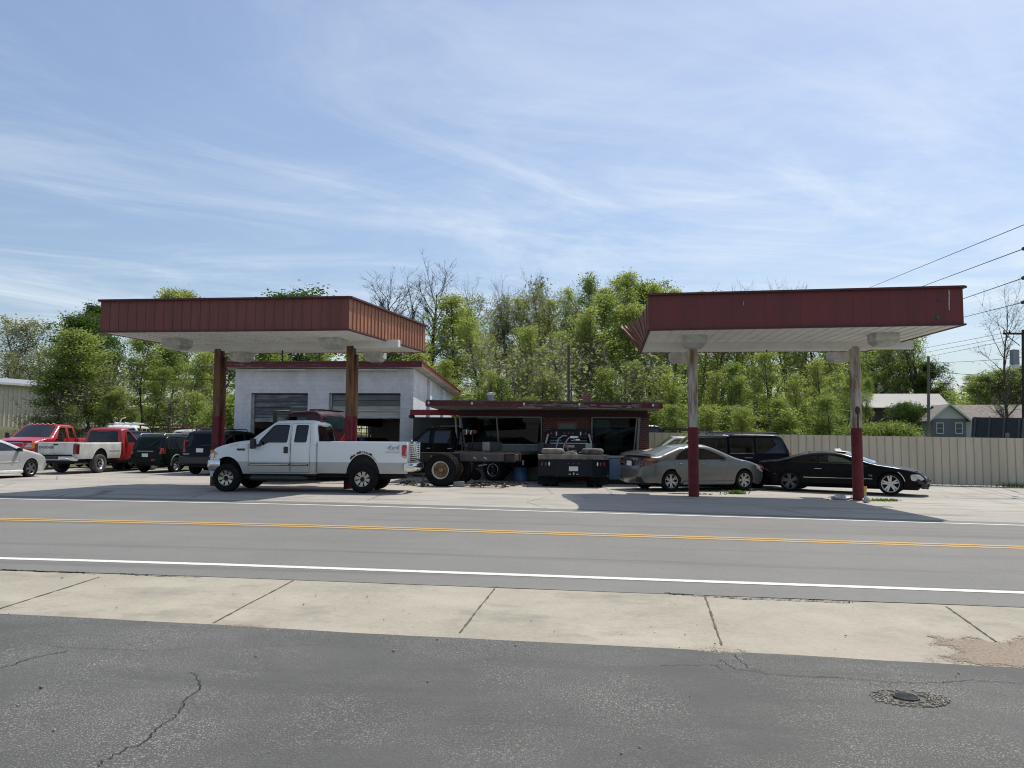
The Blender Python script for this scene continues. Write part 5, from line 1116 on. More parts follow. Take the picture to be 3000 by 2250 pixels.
def canopy(label,fl,fr,br,bl,zb,zt,posts,lights,pm,fm,sm,pitch,bent=False,postw=.32,round_=False,rod=None,lit_side=None):
    cx,cy=(fl[0]+br[0])/2,(fl[1]+br[1])/2; g0=gz(cx,cy); t=thing('fuel_canopy',label,'canopy',(cx,cy,g0)); o3=Vector((cx,cy,g0))
    def l(p,z): return Vector((p[0]-cx,p[1]-cy,z-g0))
    C=[Vector((p[0]-cx,p[1]-cy,0)) for p in (fl,fr,br,bl)]; z0,z1=zb-g0,zt-g0
    def nrm(a,b): d=(b-a).normalized(); return Vector((d.y,-d.x,0))
    sides=[(0,1,'front'),(1,2,'right'),(2,3,'back'),(3,0,'left')]
    for a,b,nm in sides:
        if bent and nm=='left': continue
        mb=MB(); ribbed(mb,C[a],C[b],z0,z1,pitch if nm=='front' else .22,(.025 if nm!='front' else .013) if not (bent and nm=='front') else .003,.03 if nm!='front' or not bent else .007,nrm(C[a],C[b]))
        f=mb.build('fascia_panel',lit_side if (lit_side and nm=='right') else fm,t); tr=MB(); n=nrm(C[a],C[b]); e=(C[b]-C[a]).normalized()*.03
        tr.bar(C[a]-e+n*.03+Vector((0,0,z1+.015)),C[b]+e+n*.03+Vector((0,0,z1+.015)),.12,.05); tr.bar(C[a]-e+n*.015+Vector((0,0,z0+.02)),C[b]+e+n*.015+Vector((0,0,z0+.02)),.07,.04)
        tr.build('edge_trim',mat('dark_red_trim',(.07,.014,.018),.5,var=.3,vs=4),f)
    if bent:
        # torn side fascia: hinged at its foot, peeling outwards towards the back
        a,b=C[0],C[3]; n=-nrm(C[0],C[3]); n=Vector((-1,0,0)); K=18
        base=[a.lerp(b,i/K) for i in range(K+1)]
        def top(i):
            u=i/K; o=.62*smooth(.05,.85,u); return base[i]+n*o+Vector((0,0,z1-.30*math.sin(math.pi*min(1,u*1.05))-.04))
        mb=MB(); lm=MB()
        for i in range(K):
            gap=(.0 if i<9 else .05*(i%3==0))
            p=[base[i]+Vector((0,0,z0)),base[i+1]+Vector((0,0,z0)),top(i+1).lerp(top(i),gap*6),top(i)+Vector((0,0,-.10*(i%3==2 and i>8)))]
            q=[v+Vector((.03,0,0)) for v in p]; mb.add(p+q,[(0,1,2,3),(7,6,5,4),(0,4,5,1),(1,5,6,2),(2,6,7,3),(3,7,4,0)])
            if i%2==0: mb.bar(p[0]-Vector((.015,0,0)),p[3]-Vector((.015,0,0)),.03,.03)
        mb.build('torn_fascia_panel',mat('pale_faded_red',(.20,.085,.06),.6,var=.25,vs=3),t)
        lm.bar(C[0]+Vector((0,0,z0)),C[3]+Vector((0,0,z0)),.06,.06); lm.build('edge_angle',RUST,t)
    # roof and ribbed soffit
    c=[v*.992 for v in C]; mb=MB(); mb.prism([(v.x,v.y) for v in c],lambda u,v,k:(u,v,z1-.16+.05*k),0); mb.build('roof_deck',mat('roof_sheet',(.25,.25,.25),.7,var=.2),t)
    mb=MB(); mb.prism([(v.x,v.y) for v in c],lambda u,v,k:(u,v,z0+.012+.03*k),0)
    k=int((C[1]-C[0]).length/.30)
    for i in range(1,k): 
        a=c[0].lerp(c[1],i/k)+Vector((0,0,z0+.006)); b=c[3].lerp(c[2],i/k)+Vector((0,0,z0+.006)); mb.bar(a,b,.02,.016)
    mb.build('soffit',sm,t)
    # beam through the posts
    P=[Vector((p[0]-cx,p[1]-cy,0)) for p in posts]; d=(P[1]-P[0]).normalized(); e0=P[0]-d*posts_ext[0 if not bent else 1][0]; e1=P[1]+d*posts_ext[0 if not bent else 1][1]
    MB().bar(e0+Vector((0,0,z0-.08)),e1+Vector((0,0,z0-.08)),.20,.22).build('beam',sm,t,bevel=.01)
    for p,q in zip(P,posts):
        gg=gz(q[0],q[1])-g0; mb=MB(); hgt=z0-.13
        if round_: mb.lathe([(.001,gg-.02),(postw/2,gg-.02),(postw/2,hgt),(.001,hgt)],'z',(p.x,p.y,0),20)
        else:
            a=math.atan2(d.y,d.x); mb.box((p.x,p.y,(hgt+gg)/2),(postw*.70,.24,hgt-gg),a); mb.box((p.x+.5*postw,p.y+.02,(hgt-.25+gg)/2),(postw*.30,.11,hgt-.25-gg),a)
        mb.build('post',pm,t,40,0 if round_ else .012)
    for q in lights:
        x,y=q[0]-cx,q[1]-cy; a=math.atan2(d.y,d.x); lo=MB().box((x,y,z0-.09),(.62,.62,.22),a).build('canopy_light',mat('dirty_light_box',(.50,.50,.47),.5,var=.2,vs=5),t,bevel=.01); MB().box((x,y,z0-.255),(.60,.60,.11),a,Matrix.Rotation(math.pi,3,'X'),.72).build('diffuser',mat('dirty_diffuser',(.40,.40,.37),.4,var=.2),lo,bevel=.01)
    for r0 in rod or []: MB().tube([l(r0,zb),l(r0,zb-r0[2])],.022,8).build('hanging_pipe',BLACKP,t)
    return t
posts_ext=[(1.35,1.55),(1.25,1.6)]
def build_canopies():
    fm=mat('brick_red_fascia',(.195,.055,.042),.6,col2=(.130,.042,.034),vs=1.3,lo=.38,hi=.70,stretch=(3,3,.25)); fm2=mat('deep_red_fascia',(.165,.030,.029),.6,col2=(.125,.028,.027),vs=1.0,lo=.38,hi=.70,stretch=(3,3,.25)); sm=mat('dingy_white_soffit',(.70,.70,.66),.6,col2=(.56,.56,.52),vs=1.2,lo=.45,hi=.75)
    pl=(at(638,1200,24.4),at(1026,1200,23.4)); q=[hz(520,1000,4.45),hz(976,998,4.45),hz(709,1038,4.45),hz(1098,1038,4.45)]
    canopy('long brick red metal canopy on two rusty posts over the white pickup',(-11.7,21.62),(-4.47,20.83),(-2.98,26.1),(-10.2,26.9),4.5,5.4,pl,q,post_mat('rusty_post',(.20,.10,.045),(.055,.018,.012),2.18),fm,sm,.26,lit_side=mat('sunlit_fascia',(.36,.15,.085),.55,var=.12,vs=1.2),rod=[(*hz(828,1020,4.4)[:2],.55)])  # right face: sunlight painted in as a paler, more orange base colour
    pr=(hz(2028,1016,4.3),hz(2503,1014,4.3)); q=[hz(2033,992,4.35),hz(2588,985,4.35),hz(1990,1040,4.35),hz(2458,1038,4.35)]
    t=canopy('dark red canopy with a torn left end on white-topped red posts over the sedan',(3.55,19.85),(11.0,18.55),(11.2,24.15),(4.18,24.95),4.4,5.33,pr,q,post_mat('flaking_white_post',(.47,.45,.40),(.17,.10,.06),2.02,(.13,.006,.013)),fm2,sm,.40,True,.30,True,rod=[(*hz(2246,1022,4.35)[:2],.14)])
    # rust hole and old clip marks, paint splashes on the fascia
    base=t.location
    def mark(name,px,py,poly,m):
        A=Vector((3.55,19.85,0));B=Vector((11.0,18.55,0)); d=ray(px,py); e=(B-A).normalized(); n=Vector((e.y,-e.x,0)); O=Vector((0,0,EYE)); tt=(A-O).dot(n)/d.dot(n); p=O+d*tt-base
        MB().prism(poly,lambda u,v,k:p+e*u+Vector((0,0,v))+n*(.012+.004*k),0).build(name,m,t)
    rng=random.Random(2); blob=lambda r:[(r*(.6+.6*rng.random())*math.cos(a*.628),r*(.6+.6*rng.random())*math.sin(a*.628)) for a in range(10)]
    GS=mat('green_spray',(.03,.12,.07),.6,var=.4,vs=20); WS=mat('bare_scrape',(.42,.38,.35),.6,var=.2)
    mark('paint_splash',2748,929,blob(.055),GS); mark('paint_splash',2752,879,blob(.05),mat('dull_green_spray',(.07,.05,.035),.6))
    for a,b in ((862,11),(880,7),(897,12)): mark('scrape',2780,a,[(-.012,-b/120),(.012,-b/120),(.02,b/120),(-.015,b/120)],WS)
    mark('scrape',2177,889,[(-.008,-.05),(.008,-.05),(.015,.05),(0,.05)],WS)
    p=Vector(pr[1])-base; MB().sphere((p.x-.02,p.y-.145,2.62-.1),.10,8,(.75,.12,1.25)).build('rust_hole',RUST,t); MB().box((p.x-.02,p.y-.152,2.25),(.045,.01,.5)).build('rust_run',RUST,t)
def brick(name,c1,c2,mortar,w=.2,h=.067,scale=1,rough=.85,ms=.012,var=None,bump=.4):
    m=mat(name,c1,rough); t,nd,L,b=nodes(m); tc=nd.new('ShaderNodeTexCoord'); s=nd.new('ShaderNodeSeparateXYZ'); L(tc.outputs['Object'],s.inputs[0]); a=nd.new('ShaderNodeMath'); a.operation='ADD'; L(s.outputs[0],a.inputs[0]); L(s.outputs[1],a.inputs[1]); c=nd.new('ShaderNodeCombineXYZ'); L(a.outputs[0],c.inputs[0]); L(s.outputs[2],c.inputs[1])
    k=nd.new('ShaderNodeTexBrick'); L(c.outputs[0],k.inputs['Vector']); k.inputs['Color1'].default_value=(*c1,1); k.inputs['Color2'].default_value=(*c2,1); k.inputs['Mortar'].default_value=(*mortar,1); k.inputs['Scale'].default_value=1; k.inputs['Brick Width'].default_value=w; k.inputs['Row Height'].default_value=h; k.inputs['Mortar Size'].default_value=ms; k.inputs['Mortar Smooth'].default_value=.2
    n=nd.new('ShaderNodeTexNoise'); n.inputs['Scale'].default_value=1.4; n.inputs['Detail'].default_value=8; n.inputs['Roughness'].default_value=.7; L(tc.outputs['Object'],n.inputs['Vector']); r=nd.new('ShaderNodeMapRange'); L(n.outputs[0],r.inputs[0]); r.inputs[1].default_value=.35; r.inputs[2].default_value=.7; r.inputs[3].default_value=.8; r.inputs[4].default_value=1.08
    x=nd.new('ShaderNodeMix'); x.data_type='RGBA'; x.blend_type='MULTIPLY'; x.inputs[0].default_value=1; L(k.outputs[0],x.inputs[6]); L(r.outputs[0],x.inputs[7]); L(x.outputs[2],b.inputs['Base Color'])
    bp=nd.new('ShaderNodeBump'); bp.inputs['Strength'].default_value=bump; bp.inputs['Distance'].default_value=.01; bp.invert=True; L(k.outputs['Fac'],bp.inputs['Height']); L(bp.outputs[0],b.inputs['Normal']); return m
def wallholes(mb,x0,x1,z0,z1,holes,y,th=.2):
    """a wall in the xz plane at depth y with square openings (x0,x1,z0,z1)"""
    xs=sorted({x0,x1,*[h[0] for h in holes],*[h[1] for h in holes]}); zs=sorted({z0,z1,*[h[2] for h in holes],*[h[3] for h in holes]})
    for i in range(len(xs)-1):
        for j in range(len(zs)-1):
            cx,cz=(xs[i]+xs[i+1])/2,(zs[j]+zs[j+1])/2
            if any(h[0]<cx<h[1] and h[2]<cz<h[3] for h in holes): continue
            a,b,c,d=xs[i],xs[i+1],zs[j],zs[j+1]; mb.add([(a,y,c),(b,y,c),(b,y,d),(a,y,d)],[(0,1,2,3)]); mb.add([(a,y+th,c),(b,y+th,c),(b,y+th,d),(a,y+th,d)],[(3,2,1,0)])
    for h in holes:
        a,b,c,d=h; mb.add([(a,y,c),(a,y+th,c),(a,y+th,d),(a,y,d),(b,y,c),(b,y+th,c),(b,y+th,d),(b,y,d)],[(0,1,2,3),(7,6,5,4),(3,2,6,7),(0,4,5,1)])
    mb.add([(x0,y,z0),(x0,y+th,z0),(x0,y+th,z1),(x0,y,z1),(x1,y,z0),(x1,y+th,z0),(x1,y+th,z1),(x1,y,z1)],[(3,2,1,0),(4,5,6,7),(2,3,7,6)])
def peel(name,c,under): return mat(name,c,.6,col2=under,vs=3.5,lo=.58,hi=.70,stretch=(.7,1,4))
def build_garage():
    A=Vector((-12.12,33.55,0)); Wd=7.92; D=10.2; g=gz(-8,33)
    t=thing('garage_building','white painted block garage with two half-open roller doors and a red roof edge','garage',(A.x,A.y,g),R(-4.8))
    WB=brick('white_block_wall',(.66,.68,.70),(.63,.65,.67),(.55,.57,.59),.40,.20,ms=.008,bump=.25); hf,hb=4.52,4.02
    b=MB(); bays=[(.74,3.28,-.1,3.46),(4.22,7.36,-.1,3.46)]
    wallholes(b,0,Wd,-.1,hf,bays,0,.22)
    # side and back walls, back openings show daylight
    def quadwall(x,th):
        b.add([(x,.22,-.1),(x,D,-.1),(x,D,hb),(x,.22,hf-.01),(x+th,.22,-.1),(x+th,D,-.1),(x+th,D,hb),(x+th,.22,hf-.01)],[(3,2,1,0),(4,5,6,7),(2,3,7,6),(1,2,6,5)])
    quadwall(0,.2); quadwall(Wd-.2,.2)
    wallholes(b,.2,Wd-.2,-.1,hb-.02,[(2.2,3.4,1.3,2.6),(5.0,5.35,1.2,2.55),(5.7,6.5,1.0,2.9)],D-.22,.2)
    w_=b.build('wall',WB,t)
    for y0 in (3.3,7.0):
        MB().box((Wd+.07,y0,(hf-.1-.05*y0)/2),(.14,.55,hf-.1-.05*y0-.1)).build('pilaster',WB,w_)
    for (a,bb,c,d) in ((2.2,3.4,1.3,2.6),(5.0,5.35,1.2,2.55),(5.7,6.5,1.0,2.9)):
        mm=MB()
        for i in range(5): x=a+(bb-a)*i/4; mm.bar((x,D-.1,c),(x,D-.1,d),.04,.04)
        for i in range(6): z=c+(d-c)*i/5; mm.bar((a,D-.1,z),(bb,D-.1,z),.04,.035)
        mm.build('window_bars',BLACKP,t)
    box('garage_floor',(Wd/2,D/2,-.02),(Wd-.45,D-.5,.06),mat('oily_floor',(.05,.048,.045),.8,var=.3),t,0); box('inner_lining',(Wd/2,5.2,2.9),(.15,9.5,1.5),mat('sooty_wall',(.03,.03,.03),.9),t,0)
    RED=peel('peeling_red_edge',(.10,.014,.022),(.26,.22,.20)); RT_=mat('red_metal_roof',(.20,.055,.035),.5,var=.2,vs=3)
    b=MB(); ov=.42; x0,x1,y0,y1=-ov,Wd+ov,-ov,D+ov; zf,zb=hf+.03,hb-.02
    s=(zb-zf)/(D)
    def z(y): return zf+s*y
    b.add([(x0,y0,z(y0)),(x1,y0,z(y0)),(x1,y1,z(y1)),(x0,y1,z(y1)),(x0,y0,z(y0)+.16),(x1,y0,z(y0)+.16),(x1,y1,z(y1)+.16),(x0,y1,z(y1)+.16)],[(0,3,2,1),(4,5,6,7),(0,1,5,4),(1,2,6,5),(2,3,7,6),(3,0,4,7)])
    r=b.build('roof',mat('weathered_soffit',(.50,.49,.46),.7,col2=(.30,.27,.24),vs=4),t)
    b=MB(); b.box(((x0+x1)/2,y0-.012,z(y0)+.09),(x1-x0+.04,.024,.24)); b.build('front_fascia',RED,r)
    for x in (x0-.012,x1+.012): MB().add([(x-.012,y0,z(y0)+.05),(x-.012,y1,z(y1)+.05),(x-.012,y1,z(y1)+.20),(x-.012,y0,z(y0)+.20),(x+.012,y0,z(y0)+.05),(x+.012,y1,z(y1)+.05),(x+.012,y1,z(y1)+.20),(x+.012,y0,z(y0)+.20)],[(3,2,1,0),(4,5,6,7),(0,1,5,4),(2,3,7,6)]).build('side_fascia',mat('orange_red_edge',(.22,.06,.035),.6,col2=(.45,.42,.38),vs=2,lo=.6,hi=.7),r)
    b=MB(); b.add([(x0-.06,y0-.08,z(y0)+.205),(x1+.06,y0-.08,z(y0)+.205),(x1+.06,y1,z(y1)+.205),(x0-.06,y1,z(y1)+.205),(x0-.06,y0-.08,z(y0)+.235),(x1+.06,y0-.08,z(y0)+.235),(x1+.06,y1,z(y1)+.235),(x0-.06,y1,z(y1)+.235)],[(0,3,2,1),(4,5,6,7),(0,1,5,4),(1,2,6,5),(2,3,7,6),(3,0,4,7)]); b.build('roof_sheet',RT_,r)
    # roller doors
    def rdoor(a,bb,zt,zb,m1,m2,split,seed,nm):
        n=int((zt-zb)/.30)+1; h=(zt-zb)/n; rng=random.Random(seed)
        for k in range(n):
            z0=zb+k*h; mtl=m1 if k>=split else m2; d=MB().box(((a+bb)/2,.17,z0+h/2),(bb-a,.05,h-.012)).build('door_panel',mtl,t,bevel=.008)
            tr=MB(); 
            for q in (.08,.5,.92): tr.box(((a+bb)/2,.138,z0+h*q),(bb-a-.02,.02,.018))
            tr.build('panel_ridge',mtl,d)
        MB().box(((a+bb)/2,.16,zb-.02),(bb-a,.07,.05)).build('bottom_rail',mat('dull_aluminium',(.42,.43,.44),.5,.4,var=.2),t,bevel=.01)
    wea=mat('weathered_door',(.07,.085,.092),.6,col2=(.36,.38,.38),vs=2.6,lo=.50,hi=.68,stretch=(.25,1,3.5)); blu=mat('grey_blue_panel',(.085,.105,.115),.4,col2=(.16,.18,.19),vs=2,stretch=(.3,1,2)); pale=mat('pale_door_panel',(.48,.48,.45),.55,col2=(.30,.31,.30),vs=3,stretch=(.3,1,3))
    rdoor(.86,3.28,3.40,2.26,wea,wea,0,1,'a'); rdoor(4.33,7.36,3.40,2.42,blu,pale,2,2,'b')
    for (a,bb) in ((.74,.86),(4.22,4.33)): box('door_jamb',((a+bb)/2,.13,1.7),(bb-a-.01,.12,3.45),mat('old_jamb',(.30,.31,.31),.7,var=.3,vs=4),t,.01)
    for a,bb in ((.74,3.28),(4.22,7.36)): box('lintel_trim',((a+bb)/2,.10,3.43),(bb-a,.05,.05),BLACKP,t,0)
    gb=MB()
    for i in range(4): gb.bar((.9+.17*i,2.2,.6),(.9+.17*i,2.2,2.3),.05,.05)
    for i in range(6): gb.bar((.86,2.2,.7+.3*i),(1.45,2.2,.7+.3*i),.05,.05)
    gb.build('inner_window_frame',mat('grey_frame',(.22,.22,.21),.7),t)
    box('red_band',(7.64,-.006,.98),(.55,.012,.36),mat('dull_red_band',(.17,.016,.025),.6,var=.2),t,0); box('tan_band',(7.64,-.005,.66),(.55,.010,.28),mat('tan_band',(.33,.27,.17),.7,var=.2),t,0)
    fx=MB(); fx.box((2.2,-.22,hf-.06),(2.1,.12,.06)); fx.build('tube_light',WHITEPAINT,t,bevel=.01); MB().box((6.4,-.22,hf-.06),(1.7,.12,.06)).build('tube_light',WHITEPAINT,t,bevel=.01)
    # black work truck inside the right bay
    c=thing('workshop_car','dark car with a blue drum on it standing inside the right garage bay','car',(A.x+5.6,A.y+2.6,g),R(60)); 
    b=MB(); b.box((0,0,.75),(4.0,1.7,.7)); b.box((-.3,0,1.3),(2.0,1.5,.5),0,None,.75); b.build('body',BLACKP,c,bevel=.12); MB().lathe([(.001,0),(.17,0),(.17,.45),(.001,.45)],'z',(-1.2,-.4,1.1),16).build('blue_drum',mat('blue_drum',(.03,.05,.16),.5),c,40)
    for x in (-1.2,1.2): 
        for s in (1,-1): wheel(c,'steelw',x,s*.75,.39,s)
def build_office():
    g=gz(0,30); O=Vector((-2.02,30.15,0)); t=thing('office_building','low flat-roofed service office of brick and slanted glass with peeling red eaves','office',(O.x,O.y,g),R(-2.2))
    BR=brick('red_brick',(.15,.045,.035),(.10,.032,.028),(.20,.17,.15),.21,.075,ms=.010); W=7.36; D=6.5
    MAR=mat('dark_maroon_boarding',(.055,.008,.018),.6,var=.25,vs=3); RED=peel('peeling_red_fascia',(.095,.010,.016),(.18,.14,.12)); ALU=mat('aluminium_frame',(.22,.23,.23),.45,.5,var=.15)
    zt=2.62
    b=MB(); b.box((.0+.12,D/2+.2,1.3),(.24,D,2.6)); b.box((W-.12,D/2+.3,1.3),(.24,D,2.6)); b.box((W/2,D+.25,1.3),(W,.24,2.6)); b.build('rear_wall',mat('dark_teal_wall',(.05,.07,.07),.8),t)
    b=MB(); wallholes(b,3.22,5.12,-.1,2.45,[(3.74,4.62,-.1,2.32)],0,.22); b.build('brick_pier',BR,t); box('brick_pier',(7.10,.12,1.18),(.50,.3,2.54),BR,t,0)
    # windows: slanted outwards at the top
    GL=glassmat('office_glass',(.20,.30,.31),.022)
    def win(x0,x1,z0,z1,muls,slL,slR):
        lean=.16
        o=MB().add([(x0,.06,z0),(x1,.06,z0),(x1+slR,.06-lean,z1),(x0+slL,.06-lean,z1)],[(0,1,2,3)]).build('office_window',GL,t)
        f=MB()
        for u in [0,1]+muls: f.bar((x0+(x1-x0)*u,.045,z0),(x0+slL+(x1+slR-x0-slL)*u,.045-lean,z1),.05,.06)
        f.bar((x0,.045,z0),(x1,.045,z0),.06,.05); f.bar((x0+slL,.045-lean,z1-.02),(x1+slR,.045-lean,z1-.02),.06,.04); f.build('window_frame',ALU,o)
    win(.18,3.18,1.36,2.45,[.445],-.16,0); win(5.14,6.72,.62,2.45,[],0,.16)
    PG=mat('grey_green_panel',(.21,.235,.215),.6,var=.15,vs=2)
    box('stall_riser',(1.68,.12,.63),(3.04,.16,1.44),PG,t,.01); box('stall_riser',(5.93,.12,.24),(1.58,.16,.70),PG,t,.01)
    MB().add([(6.78,.02,-.05),(6.86,.02,-.05),(7.02,-.12,2.44),(6.94,-.12,2.44)],[(0,1,2,3)]).build('corner_trim',mat('pale_trim',(.27,.28,.27),.6),t)
    for x in (-.10,.07): MB().bar((x+.10,.0,-.05),(x-.08,-.13,2.44),.07,.07).build('slanted_mullion',mat('pale_trim',(.42,.42,.39)),t,bevel=.01)
    # door
    fr=MB(); fr.box((3.78,.1,1.1),(.10,.16,2.42)); fr.box((4.58,.1,1.1),(.10,.16,2.42)); fr.box((4.18,.1,2.26),(.70,.14,.10)); fr.box((4.18,.1,1.86),(.70,.14,.10)); o=fr.build('door_frame',mat('glossy_red_frame',(.20,.012,.022),.4,var=.15),t,bevel=.01)
    box('transom',(4.18,.13,2.06),(.70,.03,.32),mat('grey_pane',(.07,.085,.085),.15),o,0); box('door',(4.18,.13,.90),(.70,.05,1.80),mat('dark_door',(.02,.022,.024),.4),o,.01)
    # header boards and eaves
    hb=MB(); hb.box((W/2-.05,-.10,2.585),(W-.05,.10,.28))
    for k in range(60): hb.box((.1+k*(W-.3)/59,-.158,2.585),(.03,.02,.27))
    hb.build('header_board',MAR,t); box('end_board',(W-.28,.15,2.53),(.62,.34,.16),mat('bright_red_board',(.22,.012,.025),.5,var=.2),t,.005)
    b=MB(); x0,x1,y0,y1=-1.02,W+.16,-2.15,D+.6
    zr=lambda x:2.93-.006*(x-x0)
    b.add([(x0,y0,zr(x0)-.16),(x1,y0,zr(x1)-.16),(x1-.20,-.05,2.70),(x0+.8,-.05,2.70),(x1-.20,y1,2.70),(x0+.8,y1,2.70),(x0,y0,zr(x0)),(x1,y0,zr(x1)),(x1,y1,zr(x1)),(x0,y1,zr(x0)),(x0,y1,zr(x0)-.16),(x1,y1,zr(x1)-.16)],[(0,3,2,1),(3,5,4,2),(1,2,4,11),(0,10,5,3),(6,7,8,9),(10,11,4,5),(8,11,10,9)])
    r=b.build('eaves',mat('peeling_soffit',(.42,.40,.36),.75,col2=(.26,.22,.18),vs=5,lo=.5,hi=.7),t)
    rng=random.Random(5); fa=MB(); n=34
    for side in ('f','l','r'):
        for i in range(n if side=='f' else 16):
            u0,u1=i/(n if side=='f' else 16),(i+1)/(n if side=='f' else 16); a=0 if rng.random()<.7 else .02*rng.random()
            if side=='f': fa.box(((x0+(x1-x0)*(u0+u1)/2),y0-.02-a,zr(x0+(x1-x0)*u0)-.08),((x1-x0)/n+.002,.035,.175+.012*rng.random()))
            else: fa.box((x0-.02 if side=='l' else x1+.02,y0+(y1-y0)*(u0+u1)/2,zr(x0 if side=='l' else x1)-.08),(.035,(y1-y0)/16+.002,.175))
    fa.build('fascia_board',RED,r)
    tar=MB(); k=60
    for i in range(k): tar.box((x0+(x1-x0)*(i+.5)/k,y0+.02,zr(x0+(x1-x0)*i/k)+.02+.012*rng.random()),((x1-x0)/k+.004,.16,.045),0,Matrix.Rotation(rng.uniform(-.05,.05),3,'Y'))
    tar.box(((x0+x1)/2,(y0+y1)/2+.1,zr(x1)+.005),(x1-x0-.02,y1-y0-.2,.02)); tar.build('tar_edge',mat('ragged_roofing',(.07,.055,.05),.9,col2=(.16,.12,.10),vs=8,bump=.5,bs=20),r)
    dg=MB()
    for i in range(26):
        x=rng.uniform(2.4,6.8); dg.box((x,y0-.045,zr(x)-.15+.10*rng.random()),(.15+.5*rng.random(),.012,.02+.03*rng.random()),0,Matrix.Rotation(rng.uniform(-.04,.04),3,'Y'))
    dg.build('flaked_paint',mat('bare_grey_wood',(.24,.20,.175),.9,var=.3,vs=10),r)
    for x in (-.93,.65,2.55,4.55,7.2): MB().lathe([(.001,-.05),(.03,-.05),(.045,.04),(.001,.05)],'z',(x,y0-.06,zr(x)-.06),10).build('eave_lamp',WHITELENS,r,40)
    for x,wd in ((2.75,.92),(5.25,1.42)): MB().box((x,y0+.55,2.735),(wd,.16,.06)).build('tube_light',mat('old_tube_light',(.55,.54,.48),.5,var=.15),t,bevel=.01)
    # roof pieces
    ch=box('chimney',(5.05,1.6,3.15),(.34,.34,.55),BR,t,.005); MB().tube([(5.05,1.6,3.42),(5.05,1.6,3.75)],.025,6).build('flue_pipe',BLACKP,ch)
    v=MB().tube([(1.05,2.2,2.85),(1.05,2.2,3.42)],.13,14).build('vent_pipe',mat('blue_grey_pipe',(.13,.17,.19),.5,.3,var=.2),t,40); MB().lathe([(.12,0),(.18,.02),(.18,.10),(.001,.14)],'z',(1.05,2.2,3.40),14).build('vent_cap',STEEL,v,40)
    MB().tube([(3.75,2.5,2.85),(3.75,2.5,3.22)],.035,8).build('roof_pipe',BLACKP,t)
    # things indoors and along the wall
    box('interior_floor',(W/2,D/2+.2,.02),(W-.4,D-.3,.04),mat('office_floor',(.10,.10,.095),.7),t,0); box('ceiling',(W/2,D/2+.2,2.58),(W-.5,D-.4,.03),mat('office_ceiling',(.30,.31,.30),.8),t,0)
    box('counter',(1.9,2.4,.65),(2.2,.6,1.3),mat('dark_counter',(.05,.055,.055),.6,var=.2),t,.02); box('wall_cabinet',(2.6,3.4,1.8),(.9,.3,.7),mat('navy_cabinet',(.03,.04,.06),.5),t,.01); box('wall_board',(1.0,3.2,1.9),(.7,.05,.8),mat('grey_board',(.12,.14,.14),.6),t,0)
    pp=MB()
    for x,z,w_,h in ((1.02,2.28,.22,.13),(1.16,2.18,.1,.1),(1.0,2.14,.14,.1)): pp.box((x,.10,z),(w_,.004,h))
    pp.build('paper_notice',mat('yellowed_paper',(.50,.50,.44),.8),t); box('ceiling_tile',(2.9,.5,2.35),(.9,.9,.02),mat('sagging_tile',(.45,.44,.38),.8),t,0,0,Matrix.Rotation(R(12),3,'X'))
    box('plywood_sheet',(6.05,.75,1.2),(.75,.02,1.2),mat('plywood',(.34,.28,.20),.8,var=.15,vs=2,stretch=(1,1,6)),t,0,0,Matrix.Rotation(R(-6),3,'X')); box('dark_chair',(6.5,.6,.85),(.45,.4,.9),mat('dark_chair',(.02,.025,.03),.7),t,.06)
    sh=MB(); rr=random.Random(3)
    for i in range(7):
        for j in range(6): sh.v.append((5.15+.11*i+.03*j,.35+.05*math.sin(i*1.7+j),2.36-.13*j*(1-.06*i)))
    sh.f=[[i*6+j,(i+1)*6+j,(i+1)*6+j+1,i*6+j+1] for i in range(6) for j in range(5)]; sh.mi=[0]*len(sh.f); sh.build('hanging_sheet',mat('pale_sheet',(.46,.46,.42),.8,var=.1),t,60)
    # link bay between the office and the garage
    q=thing('link_building','dark recessed lean-to with a red eave between garage and office','lean-to',(-4.0,31.7,g),R(-3))
    b=MB(); b.box((.98,.1,1.2),(2.1,.2,2.5)); b.build('wall',mat('blue_green_wall',(.045,.060,.066),.7,var=.2,vs=2),q); box('dark_window',(1.5,-.01,1.75),(.95,.03,.75),BLKGLASS,q,.005)
    b=MB(); b.box((1.15,.6,2.64),(2.4,2.6,.10)); r2=b.build('roof',mat('dark_roof_felt',(.08,.07,.065),.9),q); MB().box((1.15,-.725,2.62),(2.42,.05,.22)).build('fascia_board',mat('plain_red_fascia',(.20,.014,.026),.55,var=.2,vs=2),r2); MB().sphere((-.02,-.6,2.46),.10,8,(1.3,1,.9)).build('floodlight',BLACKP,q,50); box('floodlight_bracket',(-.02,-.45,2.5),(.05,.3,.05),BLACKP,q,0)
    # blue appliance and oddments below the windows
    o=thing('chest_freezer','pale blue steel chest standing by the office wall beside the flatbed','chest',(4.15,28.4,gz(4,28)),R(3)); PB=mat('pale_blue_enamel',(.15,.24,.36),.45,var=.12,vs=2)
    MB().box((0,0,.55),(1.25,.7,.78)).build('cabinet',PB,o,bevel=.03); box('lid',(0,0,.985),(1.5,.76,.08),mat('grey_lid',(.34,.34,.34),.5,var=.15),o,.02); box('plinth',(0,.02,.08),(1.2,.6,.15),BLACKP,o,.01)
    o=thing('oil_drum','small blue drum by the grey panel below the office window','drum',(.35,29.4,gz(0,29)),R(0)); MB().lathe([(.001,0),(.27,0),(.28,.3),(.27,.32),(.28,.6),(.27,.95),(.001,.95)],'z',n=24).build('drum_body',mat('mid_blue_paint',(.10,.22,.45),.4,var=.2),o,40); MB().lathe([(.27,.95),(.285,.96),(.285,.98),(.001,.97)],'z',n=24).build('drum_rim',STEEL,o,40)
